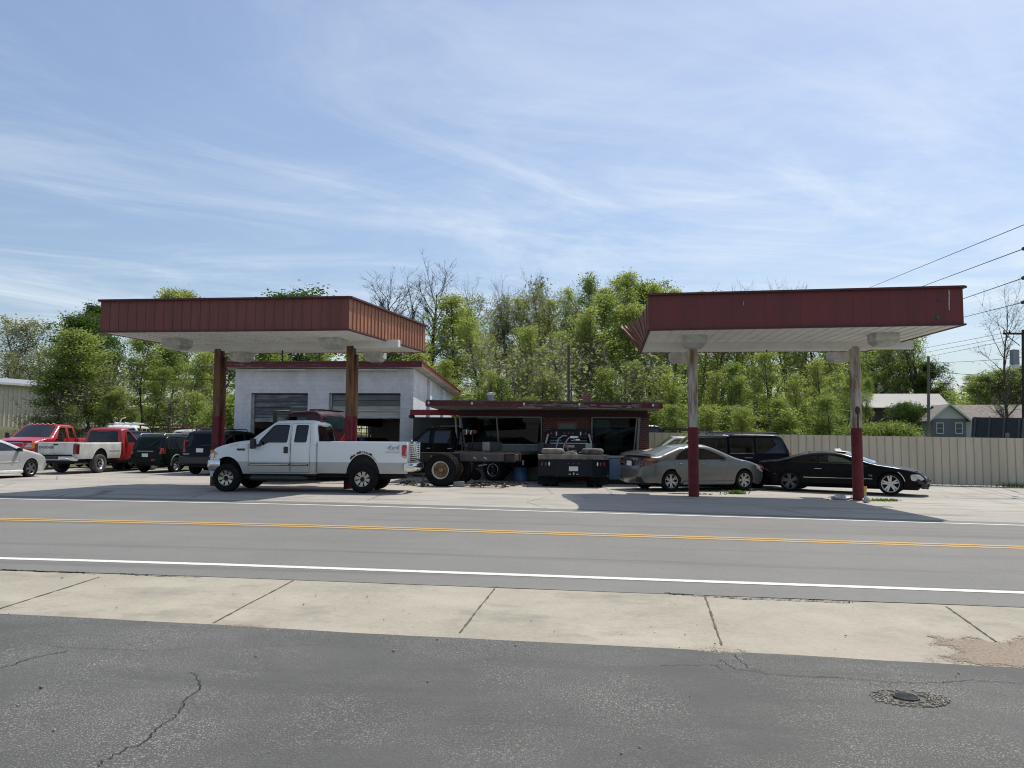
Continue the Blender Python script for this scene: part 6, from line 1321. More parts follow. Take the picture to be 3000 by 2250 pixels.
    o=thing('wheelbarrow','dark green barrow tipped under the office window','wheelbarrow',(-.55,29.3,gz(0,29)),R(8)); MB().sphere((0,0,.75),.55,10,(1.1,.55,.55)).build('tray',mat('dark_green_enamel',(.02,.045,.035),.5),o,50); h=MB(); h.tube([(-.7,.2,.55),(1.0,.25,.92)],.03,8); h.tube([(-.7,-.2,.55),(1.0,-.25,.92)],.03,8); h.bar((-.2,.2,.55),(-.2,.2,.0),.04,.04); h.bar((-.2,-.2,.55),(-.2,-.2,.0),.04,.04); h.build('handle',STEEL,o); MB().lathe([(.001,-.04),(.18,-.04),(.2,0),(.18,.04),(.001,.04)],'y',(-.8,0,.2),18).build('wheel',RUBBER,o,40)
# ------------------------------------------------------------------ fence, neighbours, poles
def build_fence():
    FM=mat('beige_fence_sheet',(.52,.46,.34),.5,var=.10,vs=.9,stretch=(1.5,1.5,.3)); seam=mat('fence_shadow_groove',(.37,.34,.27),.6)
    A=Vector((5.5,32.9,0)); B=Vector((24.5,30.35,0)); d=(B-A); L=d.length; d/=L; a=math.atan2(d.y,d.x); n=int(L/.305)
    t=thing('sheet_fence','long beige ribbed metal fence behind the coupe and the navy wagon','fence',(A.x,A.y,0)); b=MB(); c=MB()
    for i in range(n):
        u0,u1=i*L/n,(i+1)*L/n; p=d*((u0+u1)/2); g=gz(A.x+p.x,A.y+p.y); top=1.90-.011*(A.x+p.x-5.5)+.0; h=top-g-.03
        b.box((p.x,p.y,g+.03+h/2),(L/n-.012,.03,h),a)
        c.box((d.x*u0,d.y*u0-.014,g+.03+h/2),(.026,.05,h-.002),a)
    b.build('sheet_panel',FM,t); c.build('panel_rib',seam,t,bevel=.006)
    s=MB()
    for i in range(1,n,1): 
        p=d*(i*L/n-.05); s.box((p.x,p.y-.018,1.72-.011*p.x),(.015,.012,.015),a)
    s.build('screw_head',mat('fixing_grey',(.20,.19,.16),.5),t)
    pb=MB()
    for u in (2.4,5.4,8.6,11.6,14.6,17.6): p=d*u; pb.box((p.x+.05,p.y+.12,.95),(.10,.10,2.16-.011*u),a)
    pb.build('fence_post',mat('timber_post',(.16,.12,.085),.85,var=.3,vs=4),t)
    g=MB(); rng=random.Random(4)
    for i in range(900):
        u=rng.uniform(.2,18.8); u=u if rng.random()<.45 else rng.uniform(14.2,18.9); p=A+d*u; q=Vector((p.x,p.y-.10-.12*rng.random(),gz(p.x,p.y)+.005)); h=.05+.16*rng.random()*(1.3 if u>14 else .5); w=.008; e=Vector((rng.uniform(-.07,.07),rng.uniform(-.07,.03),h)); g.add([q-Vector((w,0,0)),q+Vector((w,0,0)),q+e],[(0,1,2)])
    tag(g.build('weeds',LEAFM['grass']),kind='stuff')
def gable(t,Lx,Wy,h,rh,wm,gm,rm,ov=.35):
    """walls Lx (ridge) by Wy, gable ends in x"""
    b=MB(); b.box((0,0,h/2),(Lx,Wy,h)); b.build('wall',wm,t)
    for s in (1,-1): MB().add([(s*Lx/2,-Wy/2,h),(s*Lx/2,Wy/2,h),(s*Lx/2,0,h+rh),(s*(Lx/2-.1),-Wy/2,h),(s*(Lx/2-.1),Wy/2,h),(s*(Lx/2-.1),0,h+rh)],[(0,1,2),(5,4,3),(0,3,4,1),(1,4,5,2),(2,5,3,0)]).build('gable',gm,t)
    r=MB(); k=rh/(Wy/2); X=Lx/2+ov; Y=Wy/2+ov
    for s in (1,-1):
        P=[(-X,s*Y,h-k*ov),(X,s*Y,h-k*ov),(X,0,h+rh),(-X,0,h+rh)]; r.add(P+[(x,y,z+.14) for x,y,z in P],[(0,1,2,3),(7,6,5,4),(0,4,5,1),(1,5,6,2),(3,7,4,0)])
    o=r.build('roof',rm,t)
    e=MB()
    for sx in (1,-1):
        for s in (1,-1): e.bar((sx*(X+.02),s*Y,h-k*ov+.06),(sx*(X+.02),0,h+rh+.06),.05,.20)
    for s in (1,-1): e.bar((-X,s*(Y+.02),h-k*ov+.05),(X,s*(Y+.02),h-k*ov+.05),.05,.16)
    e.build('barge_board',mat('pale_green_trim',(.50,.54,.48),.6),o)
def hwin(t,x,y,z,w,h,rz=0,ax='x'):
    f=MB(); d=(.06,w+.16,h+.16) if ax=='x' else (w+.16,.06,h+.16)
    f.box((x,y,z),d); o=f.build('window',mat('white_window_frame',(.62,.64,.60),.5),t); s=1 if (x if ax=='x' else y)>0 else -1
    for k in (.5,-.5):
        q=MB(); q.box((x+s*.035,y,z+k*h*.5),(.02,w,h*.46)) if ax=='x' else q.box((x,y+s*.035,z+k*h*.5),(w,.02,h*.46)); q.build('pane',mat('house_glass',(.04,.055,.055),.1),o)
def build_neighbours():
    SLATE=mat('blue_grey_siding',(.125,.148,.158),.7,var=.1,vs=1,stretch=(.3,.3,8)); CRM=mat('pale_green_gable',(.50,.54,.48),.7,var=.06,vs=2); SH=mat('brown_grey_shingle',(.20,.175,.155),.9,var=.25,vs=2.5)
    p=at(2783,1283,100); g=gz(p.x,p.y); t=thing('house','low grey-blue house with a pale front gable and a long brown roof behind the fence','house',(p.x,p.y,g+.25),R(-12))
    def rf(name,P,m,th=.12):
        return MB().add(P+[(x,y,z+th) for x,y,z in P],[(3,2,1,0),(4,5,6,7),(0,1,5,4),(1,2,6,5),(2,3,7,6),(3,0,4,7)]).build(name,m,t)
    MB().box((0,2.6,1.5),(3.9,5.2,3.0)).build('wing_wall',SLATE,t); MB().box((9.2,5.4,1.5),(14.5,7,3.0)).build('main_wall',CRM,t)
    MB().add([(-1.95,-.005,3.0),(1.95,-.005,3.0),(0,-.005,4.75),(-1.95,.08,3.0),(1.95,.08,3.0),(0,.08,4.75)],[(0,1,2),(5,4,3),(0,3,4,1),(1,4,5,2),(2,5,3,0)]).build('gable',CRM,t)
    for s_ in (1,-1): o=rf('roof',[(s_*2.45,-.5,2.62),(0,-.5,4.8),(0,5.4,4.8),(s_*2.45,5.4,2.62)][::s_],SH); MB().bar((s_*2.5,-.52,2.66),(0,-.52,4.88),.06,.22).build('barge_board',mat('pale_green_trim',(.50,.54,.48),.6),o)
    o=rf('roof',[(-.4,5.4,4.9),(17.5,5.4,4.9),(17.5,1.4,2.85),(-.4,1.4,2.85)][::-1],SH); rf('roof',[(-.4,5.4,4.9),(17.5,5.4,4.9),(17.5,9.4,2.85),(-.4,9.4,2.85)],SH); MB().bar((2.2,1.38,2.88),(17.5,1.38,2.88),.06,.18).build('gutter',mat('pale_green_trim',(.50,.54,.48)),o)
    for x in (-1.15,1.1): hwin(t,x,-.03,1.75,.72,1.3,0,'y')
    for x in (5.5,9.5,13.5): hwin(t,x,1.87,1.75,1.0,1.2,0,'y')
    box('foundation',(0,-.02,.2),(3.92,.08,.45),mat('grey_block_base',(.20,.22,.23),.9),t,0)
    for x in (-.9,.75): box('vent',(x,-.07,.28),(.4,.04,.28),BLACKP,t,0)
    WR=mat('white_metal_roof',(.20,.205,.21),.6,0,var=.08); BRN=mat('dark_brown_wall',(.075,.055,.045),.8,var=.2)
    p=at(2650,1270,118); t=thing('ranch_house','long house with a white ribbed metal roof and open carport behind the hedge','house',(p.x-.6,p.y,gz(p.x,p.y)+.6),R(-6)); L=12.5
    b=MB(); b.box((-3.2,1,1.25),(5.6,5,2.5)); b.box((4.5,1,1.25),(3.0,5,2.5)); b.box((1.5,3.2,1.25),(3.6,.3,2.5)); b.build('wall',BRN,t)
    for x in (-.2,1.2,2.6): box('carport_post',(x,-2.2,1.2),(.18,.18,2.4),mat('dark_post',(.05,.045,.04),.7),t,0)
    box('carport_beam',(1.2,-2.2,2.38),(3.6,.2,.25),mat('dark_post',(.05,.045,.04)),t,0); box('parked_shape',(1.3,1.2,.8),(1.8,3,1.3),BLACKP,t,.3)
    r=MB(); 
    for s in (1,-1):
        P=[(-L/2,1+s*4.1,2.45),(L/2,1+s*4.1,2.45),(L/2,1,4.75),(-L/2,1,4.75)]; r.add(P+[(x,y,z+.1) for x,y,z in P],[(0,1,2,3),(7,6,5,4),(0,4,5,1),(1,5,6,2),(3,7,4,0)])
        for i in range(42): x=-L/2+.1+i*(L-.2)/41; r.bar((x,1+s*4.1,2.57),(x,1+s*.02,4.87),.05,.06)
    r.build('roof',WR,t)
    [MB().add([(x,-2.8,2.5),(x,4.8,2.5),(x,1,4.7)],[(0,1,2)]).build('gable',BRN,t) for x in (-L/2+.3,L/2-.3)]
    p=at(2565,1140,165); t=thing('two_storey_house','white two-storey house half hidden in trees above the white metal roof','house',(p.x-1,p.y,gz(p.x,p.y)+2.0),R(-20)); gable(t,9,8,7.2,2.6,mat('white_siding',(.50,.52,.52),.7,var=.05,stretch=(.3,.3,8)),mat('white_siding',(.5,.52,.52)),mat('grey_roofing',(.16,.16,.16),.9,var=.2),.5)
    for x in (3.6,1.8,-2): hwin(t,x,-4.02,5.3,.9,1.5,0,'y')
    for y in (2,-2): hwin(t,4.52,y,5.3,.9,1.5)
    # driveway and lawn between the houses
    d=MB(); P=[at(2685,1275,88),at(2745,1275,88),at(2745,1255,104),at(2680,1255,104)]; d.add([(q.x,q.y,gz(q.x,q.y)+.05) for q in P],[(0,1,2,3)]); tag(d.build('driveway',mat('grey_concrete',(.36,.36,.36),.9,var=.1)),kind='structure')
    # beige steel shed on the left
    BE=mat('beige_sheet_wall',(.62,.58,.46),.5,var=.04,vs=.5); t=thing('steel_shed','large beige corrugated steel shed with a white roof edge at the far left','shed',(-40.9,50.3,2.1),R(67)); L=34; h=3.3
    b=MB(); b.box((0,6,h/2),(L,12,h)); 
    for i in range(100): b.box((-L/2+.17+i*L/100,-.03,h/2-.05),(.10,.06,h-.2))
    b.build('wall',BE,t); r=MB(); r.box((0,-.2,h+.07),(L+.5,.5,.16)); r.build('white_eave',WHITEPAINT,t); r=MB(); r.add([(-L/2,-.3,h+.15),(L/2,-.3,h+.15),(L/2,6,h+.95),(-L/2,6,h+.95),(L/2,12.3,h+.15),(-L/2,12.3,h+.15)],[(0,1,2,3),(3,2,4,5)]); r.build('roof',mat('grey_metal_roof',(.36,.38,.40),.4,.4),t)
    box('low_wall',(0,-6,.4),(40,.3,.9),mat('grey_concrete_wall',(.30,.29,.275),.9,var=.15),None,.02).location=(-40,50,gz(-40,48)-.4)
    tag(bpy.data.objects['low_wall'],'low grey concrete wall in front of the beige steel shed','wall')
def build_poles():
    WD=mat('weathered_pole',(.20,.185,.165),.9,col2=(.12,.11,.10),vs=3,stretch=(6,6,.4)); DK=mat('dark_pole',(.035,.03,.028),.85,var=.3,vs=3)
    def pole(label,px,Y,ytop,r,m,name='utility_pole'):
        p=at(px,1290,Y); g=gz(p.x,p.y); top=at(px,ytop,Y); t=thing(name,label,'pole',(p.x,p.y,g)); MB().tube([(0,0,-.1),(top.x-p.x,0,top.z-g)],[r,r*.8],12).build('shaft',m,t,40); return t,top
    t1,a=pole('weathered grey wooden pole standing between the white-roofed house and the blue-grey house',2720,72,1044,.15,WD)
    MB().tube([(-.6,0,a.z-t1.location.z-1.9),(0,0,a.z-t1.location.z-1.75)],.05,6).build('arm',DK,t1)
    t2,b=pole('dark utility pole with crossarm and grey lamp box at the right edge',2999,48,966,.15,DK); zz=b.z-t2.location.z
    box('crossarm',(.2,0,zz-.25),(2.4,.12,.12),DK,t2,.01); 
    for x in (-.95,-.6,1.0): MB().lathe([(.03,0),(.06,.04),(.03,.08),(.06,.12),(.02,.16)],'z',(x,0,zz-.19),10).build('insulator',mat('dark_porcelain',(.03,.02,.02),.3),t2,40)
    MB().tube([(-.9,0,zz-.3),(0,0,zz-1.0)],.025,6).build('brace',DK,t2)
    o=MB().box((-.42,-.1,zz-1.75),(.42,.36,.95)).build('lamp_box',mat('grey_enamel',(.22,.24,.26),.5),t2,bevel=.05); MB().box((-.40,-.12,zz-2.32),(.34,.3,.26),0,Matrix.Rotation(R(18),3,'X')).build('lamp_lens',WHITELENS,o,bevel=.03)
    t3,c=pole('slim grey pole rising behind the office roof',1666,40,1012,.085,mat('dark_grey_pole',(.055,.06,.06),.7))
    t4,e=pole('thin distant pole in the trees between the two right-hand houses',2868,118,1115,.11,WD)
    # wires as sagging cables: each is a thing of its own
    WM=mat('cable_black',(.02,.02,.022),.6)
    def wire(label,pts,r=.012,sag=.0,ins=None,name='power_cable',ext=None):
        q=[]
        A,B=Vector(pts[0]),Vector(pts[-1])
        if ext:
            d0=B-A; n0=1+ext[0]+ext[1]; A=A-d0*ext[0]; B=B+d0*ext[1]
            if ins is not None: ins=(ins+ext[0])/n0
        for i in range(17): u=i/16; p=A.lerp(B,u); p.z-=4*sag*u*(1-u); q.append(tuple(p-A))
        o=thing(name,label,'cable',A); MB().tube(q,r,5).build('strand',WM,o)
        if ins is not None:
            L=(B-A); dd=L.normalized(); p0=L*ins; rot=dd.to_track_quat('Z','Y').to_matrix(); m=MB(); prof=[(.001,0),(.03,0)]
            for k in range(6): prof+=[(.03,.03+k*.085),(.075,.045+k*.085),(.075,.06+k*.085),(.03,.075+k*.085)]
            prof+=[(.03,.56),(.001,.56)]; m.lathe(prof,'z',n=12); m.v=[tuple(rot@Vector(v)+p0) for v in m.v]; m.build('insulator',mat('dark_porcelain',(.03,.02,.02)),o,40)
    def W3(x0,y0,Y0,x1,y1,Y1): return (at(x0,y0,Y0),at(x1,y1,Y1))
    wire('topmost thin overhead cable slanting above the right canopy',W3(2500,862,60,3060,634,24),.014,ext=(1.1,1.0))
    wire('overhead cable with upper strain insulator near the right edge',W3(2640,862,60,3060,706,26),.018,0,.930,ext=(1.1,1.0))
    wire('overhead cable with middle strain insulator near the right edge',W3(2700,917,60,3060,793,26),.018,0,.915,ext=(1.1,1.0))
    wire('overhead cable with lowest strain insulator near the right edge',W3(2800,935,60,3060,870,27),.018,0,.87,ext=(1.1,1.0))
    for k,(y1,y2,lab) in enumerate(((1020,972,'thin cable running left from the top of the crossarm'),(1034,985,'thin cable running left from the crossarm, second from its tip'),(1050,996,'thin cable running left just under the crossarm'))): wire(lab,W3(2560,y1+22,95,2960,y2,48),.014,.1)
    wire('slack cable from the wooden pole to the dark pole at lamp box height',W3(2720,1062,72,2999,1046,48),.016,.1); wire('low cable from the wooden pole running right past the sky gap',W3(2720,1088,72,3060,1098,48),.018,.15); wire('service cable drooping from the wooden pole toward the brown roof',W3(2720,1082,72,3060,1110,60),.014,.2); wire('lowest service cable from the wooden pole into the trees',W3(2720,1106,72,2900,1145,110),.014,.2)
    wire('faint cable crossing the dark trees left of the garage',W3(150,1080,50,640,1110,48),.012,.3)
# ------------------------------------------------------------------ trees
def leafmat(name,c,tr,c2):
    m=mat(name,c,.75,col2=c2,vs=.55,lo=.35,hi=.68,spec=.2,vdet=3); t,nd,L,b=nodes(m); src=b.inputs['Base Color'].links[0].from_socket
    oi=nd.new('ShaderNodeObjectInfo'); hv=nd.new('ShaderNodeHueSaturation'); L(src,hv.inputs['Color']); a=nd.new('ShaderNodeMapRange'); L(oi.outputs['Random'],a.inputs[0]); a.inputs[3].default_value=.475; a.inputs[4].default_value=.52; L(a.outputs[0],hv.inputs['Hue']); v=nd.new('ShaderNodeMapRange'); L(oi.outputs['Random'],v.inputs[0]); v.inputs[3].default_value=1.2; v.inputs[4].default_value=.75; L(v.outputs[0],hv.inputs['Value'])
    L(hv.outputs[0],b.inputs['Base Color']); t2=nd.new('ShaderNodeBsdfTranslucent'); t2.inputs[0].default_value=(*tr,1); mx=nd.new('ShaderNodeMixShader'); mx.inputs[0].default_value=.5; L(b.outputs[0],mx.inputs[1]); L(t2.outputs[0],mx.inputs[2]); o=[n for n in nd if n.type=='OUTPUT_MATERIAL'][0]; L(mx.outputs[0],o.inputs[0]); return m
LEAFM={'fresh':leafmat('fresh_leaf',(.20,.25,.07),(.40,.48,.11),(.27,.30,.11)),'mid':leafmat('mid_leaf',(.145,.20,.055),(.29,.39,.08),(.20,.24,.085)),'dark':leafmat('dark_leaf',(.040,.072,.020),(.08,.14,.025),(.06,.095,.025)),'olive':leafmat('olive_bud',(.21,.225,.11),(.28,.31,.12),(.26,.26,.15)),'grass':leafmat('grass_blade',(.06,.11,.02),(.12,.2,.03),(.10,.14,.03))}
BARK=mat('grey_bark',(.085,.075,.062),.95,col2=(.045,.040,.035),vs=4,stretch=(4,4,.6)); TWIG=mat('pale_twig',(.16,.14,.115),.95,var=.25,vs=2)
def gen_tree(name,seed,H,r0,base,spread,nb,leaf,nleaf,ls,up=(35,65),crook=.05,lean=(0,0),sub=5,twig=3,clump=.32,bark=BARK,stems=1,profile='oval',bare_top=0):
    rng=random.Random(seed); tk=MB(); tips=[]
    def wander(p,d,L,n,cr,gr=.0):
        pts=[p]; d=d.normalized()
        for i in range(n):
            d=(d+Vector((rng.gauss(0,cr),rng.gauss(0,cr),rng.gauss(0,cr)+gr))).normalized(); p=p+d*(L/n); pts.append(p)
        return pts
    for st in range(stems):
        o=Vector((0,0,0)) if stems==1 else Vector((rng.uniform(-.4,.4),rng.uniform(-.4,.4),0)); dd=Vector((lean[0]+ (0 if stems==1 else rng.uniform(-.4,.4)),lean[1]+(0 if stems==1 else rng.uniform(-.4,.4)),1))
        tr=wander(o-Vector((0,0,.15)),dd,H*(1 if st==0 else rng.uniform(.7,.95)),9,crook,.04); n=len(tr)-1
        tk.tube(tr,[r0*(1-.88*i/n) for i in range(n+1)],7,False); tips.append((tr[-1],.5))
        for b in range(nb):
            u=base+(1-base)*((b+rng.random()*.8)/nb); f=u*n; i=min(n-1,int(f)); p=tr[i].lerp(tr[i+1],f-i)
            v=(u-base)/(1-base); pr={'oval':math.sin(math.pi*(.18+.75*v))**.7,'cone':1.05-.85*v,'vase':.55+.5*v,'round':math.sqrt(max(.05,1-(2*v-.85)**2))}[profile]
            L=H*spread*pr*rng.uniform(.75,1.2); el=R(rng.uniform(*up))*(1 if v<.6 else 1.15); az=b*2.4+rng.uniform(-.5,.5); d=Vector((math.cos(az)*math.cos(el),math.sin(az)*math.cos(el),math.sin(el)))
            br=wander(p,d,L,5,.10,.06); rb=r0*(1-.88*u)*.5+.006; tk.tube(br,[rb*(1-.8*k/5) for k in range(6)],5,False)
            for s in range(sub):
                q=rng.uniform(.25,1); f=q*5; i2=min(4,int(f)); p2=br[i2].lerp(br[i2+1],f-i2); d2=(br[i2+1]-br[i2]).normalized()+Vector((rng.gauss(0,.6),rng.gauss(0,.6),rng.gauss(.15,.45)))
                tw=wander(p2,d2,L*rng.uniform(.28,.5),3,.14,.05); rt=max(.007,rb*.42); tk.tube(tw,[rt,rt*.7,rt*.5,rt*.3],4,False); tips.append((tw[-1],1)); tips.append((tw[1],.6))
                for z in range(twig):
                    p3=tw[rng.randint(1,3)]; d3=(tw[-1]-tw[0]).normalized()+Vector((rng.gauss(0,.6),rng.gauss(0,.6),rng.gauss(.1,.5))); w2=wander(p3,d3,L*rng.uniform(.12,.24),2,.15); tk.tube(w2,[rt*.55,rt*.4,rt*.2],3,False); tips.append((w2[-1],1))
    tm=tk.mesh(name+'_trunk',bark,60); lm=None
    if leaf and nleaf:
        V=[];F=[]
        top=H*(1-bare_top)
        for k in range(nleaf):
            c,wt=tips[rng.randrange(len(tips))]
            if rng.random()>wt or c.z>top: continue
            p=c+Vector((rng.gauss(0,clump),rng.gauss(0,clump),rng.gauss(0,clump*.7))); s=ls*rng.uniform(.55,1.35)
            a=Vector((rng.gauss(0,1),rng.gauss(0,1),rng.gauss(0,.55))).normalized(); b=a.cross(Vector((rng.gauss(0,1),rng.gauss(0,1),rng.gauss(0,1)))).normalized(); m=len(V)
            V+=[p-a*s*.6,p+b*s*.33+a*s*.05,p+a*s*.6,p-b*s*.33+a*s*.05]; F.append((m,m+1,m+2,m+3))
        lm=bpy.data.meshes.new(name+'_crown'); lm.from_pydata([tuple(v) for v in V],[],F); lm.materials.append(LEAFM[leaf]); lm.update()
    zs=sorted(v.co.z for v in tm.vertices); H=zs[int(len(zs)*.999)]
    if lm: zl=sorted(v.co.z for v in lm.vertices); H=max(H*.97,zl[int(len(zl)*.995)])
    return (tm,lm,H)
TP={}
def protos():
    TP['maple']=gen_tree('maple',1,12,.17,.16,.26,26,'mid',17000,.20,(25,60),.03,clump=.42,profile='oval')
    TP['fresh']=gen_tree('fresh',2,12,.13,.28,.20,22,'fresh',8500,.18,(32,64),.045,clump=.36)
    TP['fresh2']=gen_tree('fresh2',3,12,.11,.22,.18,22,'fresh',8500,.165,(35,70),.055,clump=.36,profile='vase')
    TP['thin']=gen_tree('thin',4,14,.14,.45,.21,20,'olive',5200,.14,(38,68),.05,sub=7,twig=4,clump=.26,profile='vase')
    TP['thin2']=gen_tree('thin2',5,14,.12,.35,.17,22,'fresh',6000,.14,(40,70),.06,sub=6,clump=.28)
    TP['slim']=gen_tree('slim',21,14,.15,.36,.125,26,'fresh',8500,.14,(35,68),.035,sub=5,twig=3,clump=.30)
    TP['slim2']=gen_tree('slim2',22,14,.17,.42,.14,24,'fresh',7200,.145,(30,66),.05,sub=6,twig=3,clump=.30,profile='vase')
    TP['slim3']=gen_tree('slim3',23,13,.13,.22,.15,24,'mid',9500,.14,(35,70),.045,sub=5,twig=3,clump=.33)
    TP['bare']=gen_tree('bare',6,15,.30,.25,.20,24,None,0,0,(42,68),.04,sub=9,twig=5,profile='vase')
    TP['bare3']=gen_tree('bare3',16,15,.15,.22,.22,24,'olive',500,.12,(40,66),.05,sub=8,twig=5,profile='vase')
    TP['bare2']=gen_tree('bare2',7,14,.38,.18,.22,26,None,0,0,(42,68),.05,sub=11,twig=7,profile='vase',bark=BARK)
    TP['pale']=gen_tree('pale',8,14,.13,.30,.20,24,'olive',2600,.20,(38,66),.05,sub=7,twig=4,clump=.4,bark=TWIG)
    TP['dark']=gen_tree('dark',9,13,.20,.14,.24,26,'dark',18000,.21,(25,58),.04,clump=.42)
    TP['shrub']=gen_tree('shrub',10,3.2,.05,.05,.42,16,'mid',9500,.10,(20,65),.08,stems=3,clump=.24,sub=5,twig=2,profile='round')
    TP['juniper']=gen_tree('juniper',11,2.6,.05,.02,.60,24,'mid',16000,.085,(8,50),.06,stems=3,clump=.2,sub=6,twig=3,profile='round')
    TP['round']=gen_tree('round',12,5,.10,.10,.42,22,'dark',12000,.15,(10,60),.05,clump=.28,profile='round')
    TP['lean']=gen_tree('lean',13,16,.34,.30,.20,18,'mid',6500,.21,(30,60),.05,(.0,.0),clump=.36,stems=2)
    TP['brush']=gen_tree('brush',14,6,.05,.05,.30,22,'olive',1500,.16,(25,65),.1,stems=4,sub=7,twig=4,clump=.3,bark=TWIG,profile='vase')
def tree(kind,px,Y,ytop,label,group=None,sx=1.0,rz=0,name='tree',base=None,cat='tree',tilt=0,bury=0):
    p=at(px,1288,Y); g=gz(p.x,p.y) if base is None else base; top=at(px,ytop,Y); h=top.z-g+bury; tm,lm,H=TP[kind]; s=h/H
    o=thing(name,label,cat,(p.x,p.y,g-bury),rz,group); o.scale=(s*sx,s*sx,s); o.rotation_euler=(0,R(tilt),rz)
    link(bpy.data.objects.new('trunk',tm),o)
    if lm: link(bpy.data.objects.new('crown' if cat=='tree' else 'foliage',lm),o)
    return o
def build_trees():
    protos(); rng=random.Random(77)
    G='trees of the wood behind the buildings'
    # left side
    T=tree
    for px,y,k in ((15,945,'pale'),(62,928,'pale'),(120,930,'pale'),(170,918,'pale'),(215,950,'pale')): T(k,px,86,y,'pale budding tree with sparse twigs above the beige shed at far left','budding trees at far left',1.2,rng.random()*6)
    for px,y in ((30,1000),(95,1010),(160,1000)): T('thin',px,76,y,'olive half-leafed tree right behind the beige shed roof','olive trees behind the shed',1.25,rng.random()*6)
    T('dark',245,74,918,'dark green rounded tree left of the canopy, tallest at its corner',None,1.3,1); T('dark',290,82,888,'dark tree top just touching the left end of the canopy',None,.9,2)
    T('maple',215,50,965,'bright green dense maple over the steel shed roof',None,1.35,.5); T('maple',168,49,1080,'lower bright green tree in front of the maple beside the shed',None,1.3,2.2); T('maple',290,55,1090,'bright green low tree right of the maple under the canopy end',None,1.2,4.2)
    T('bare2',330,56,960,'leaning bare brown tree under the left end of the canopy',None,.9,1,tilt=-16); T('brush',345,53,985,'brown twiggy tree beside the leaning bare tree',None,1.2,1); T('brush',255,52,1000,'twiggy brown tree between the maple and the leaning tree',None,1.1,3)
    for px,y,k,lab in ((420,985,'fresh','yellow green leafy tree left of the rusty left post'),(470,1010,'maple','mid green full tree left of the rusty left post'),(560,1000,'fresh2','fresh green tree directly behind the rusty left post'),(600,1030,'fresh','fresh green tree between the left post and the garage'),(655,985,'maple','mid green tree touching the garage roof corner')): T(k,px,50+rng.random()*6,y,lab,None,1.15,rng.random()*6)
    T('brush',190,47.5,1110,'sparse leafy shrub tree spreading in front of the beige shed',None,1.5,.3,tilt=-4); T('brush',118,48,1200,'low twiggy shrub in front of the beige shed wall, nearest the left edge',None,1.3,2.1); T('fresh2',215,47.5,1165,'leafy shrub beside the red pickup cab',None,1.3,2); T('slim3',290,48,1150,'dark leafy shrub behind the white van',None,1.6,2); T('fresh2',370,49,1110,'young green tree above the white van roof',None,1.6,4); T('slim3',440,50,1075,'young green tree behind the rusty ladder rack',None,1.5,1); T('brush',520,48,1120,'twiggy half-leafed tree behind the black SUV',None,1.5,5); T('fresh2',600,47,1120,'young green tree at the left foot of the garage wall',None,1.5,3); T('shrub',665,45,1150,'green shrub hugging the garage corner',None,1.2,.6)
    T('fresh',490,84,848,'tree top peeping over the left canopy roof, nearer its left end',None,.9,1); T('fresh',535,86,855,'second tree top over the left canopy roof',None,.8,2); T('dark',885,80,850,'dark green tree top over the middle of the left canopy',None,1.5,1)
    # behind the garage: bare trees
    T('bare2',1140,72,772,'tall bare black tree over the right end of the left canopy',None,1.2,.4); T('bare',1190,76,785,'bare tree between the two tallest bare trees',None,1.1,1.9); T('bare2',1262,70,752,'tallest bare tree, right of the left canopy',None,1.15,3.0); T('bare',1085,80,850,'smaller bare tree just over the canopy edge',None,1.2,4)
    # long wood in three rows
    row=[(700,1000,'fresh'),(770,1010,'maple'),(850,1005,'fresh'),(930,1000,'fresh2'),(1010,1000,'fresh'),(1090,985,'fresh'),(1160,985,'maple'),(1225,930,'fresh'),(1290,900,'fresh'),(1340,868,'fresh'),(1385,905,'fresh2'),(1440,905,'thin2'),(1500,930,'fresh2'),(1560,930,'fresh'),(1620,960,'thin2'),(1690,930,'fresh'),(1735,870,'fresh2'),(1790,850,'fresh'),(1850,850,'fresh2'),(1910,860,'fresh'),(1965,880,'fresh'),(2030,880,'thin2'),(2090,900,'fresh'),(2160,900,'fresh2'),(2230,910,'fresh'),(2300,905,'fresh'),(2350,900,'fresh2'),(2400,905,'fresh'),(2445,920,'fresh')]
    for i,(px,y,k) in enumerate(row): T({'fresh':('slim','slim2','slim3')[i%3],'fresh2':('slim2','slim')[i%2]}.get(k,k),px+rng.uniform(-12,12),60+rng.random()*9,y,'mid-height light green tree inside the wood behind garage, office and right canopy',G,rng.uniform(1.15,1.6),rng.random()*6)
    back=[(1440,880,'slim2'),(1515,870,'slim'),(1565,890,'slim2'),(1610,880,'slim'),(1690,880,'slim2'),(1415,815,'thin'),(1455,835,'thin'),(1490,806,'thin'),(1530,815,'pale'),(1585,803,'thin'),(1640,832,'thin2'),(1668,838,'thin'),(1716,815,'slim3'),(1760,845,'slim'),(1800,815,'slim'),(1830,800,'slim'),(1875,825,'maple'),(1920,828,'slim'),(1985,845,'slim'),(2050,835,'fresh2'),(2100,850,'thin2')]
    for i,(px,y,k) in enumerate(back): T(k,px,76+rng.random()*8,y,'tall slender tree with thin spring leaves on the skyline between the canopies','skyline trees of the wood',rng.uniform(.8,1.1),rng.random()*6)
    for px,y in ((2120,850),(2170,815),(2215,835),(2260,812),(2310,838),(2360,828)): T('bare',px,84,y,'bare tree top showing above the right canopy roof','bare trees over the right canopy',1.0,rng.random()*6)
    front=[(1250,1075),(1310,1040),(1365,1085),(1425,1050),(1480,1090),(1540,1055),(1600,1095),(1650,1060),(1745,1065),(1800,1080),(1865,1040),(1935,1075),(2000,1050),(2070,1085),(2130,1050),(2200,1080),(2270,1045),(2340,1060),(2410,1040),(2455,1090)]
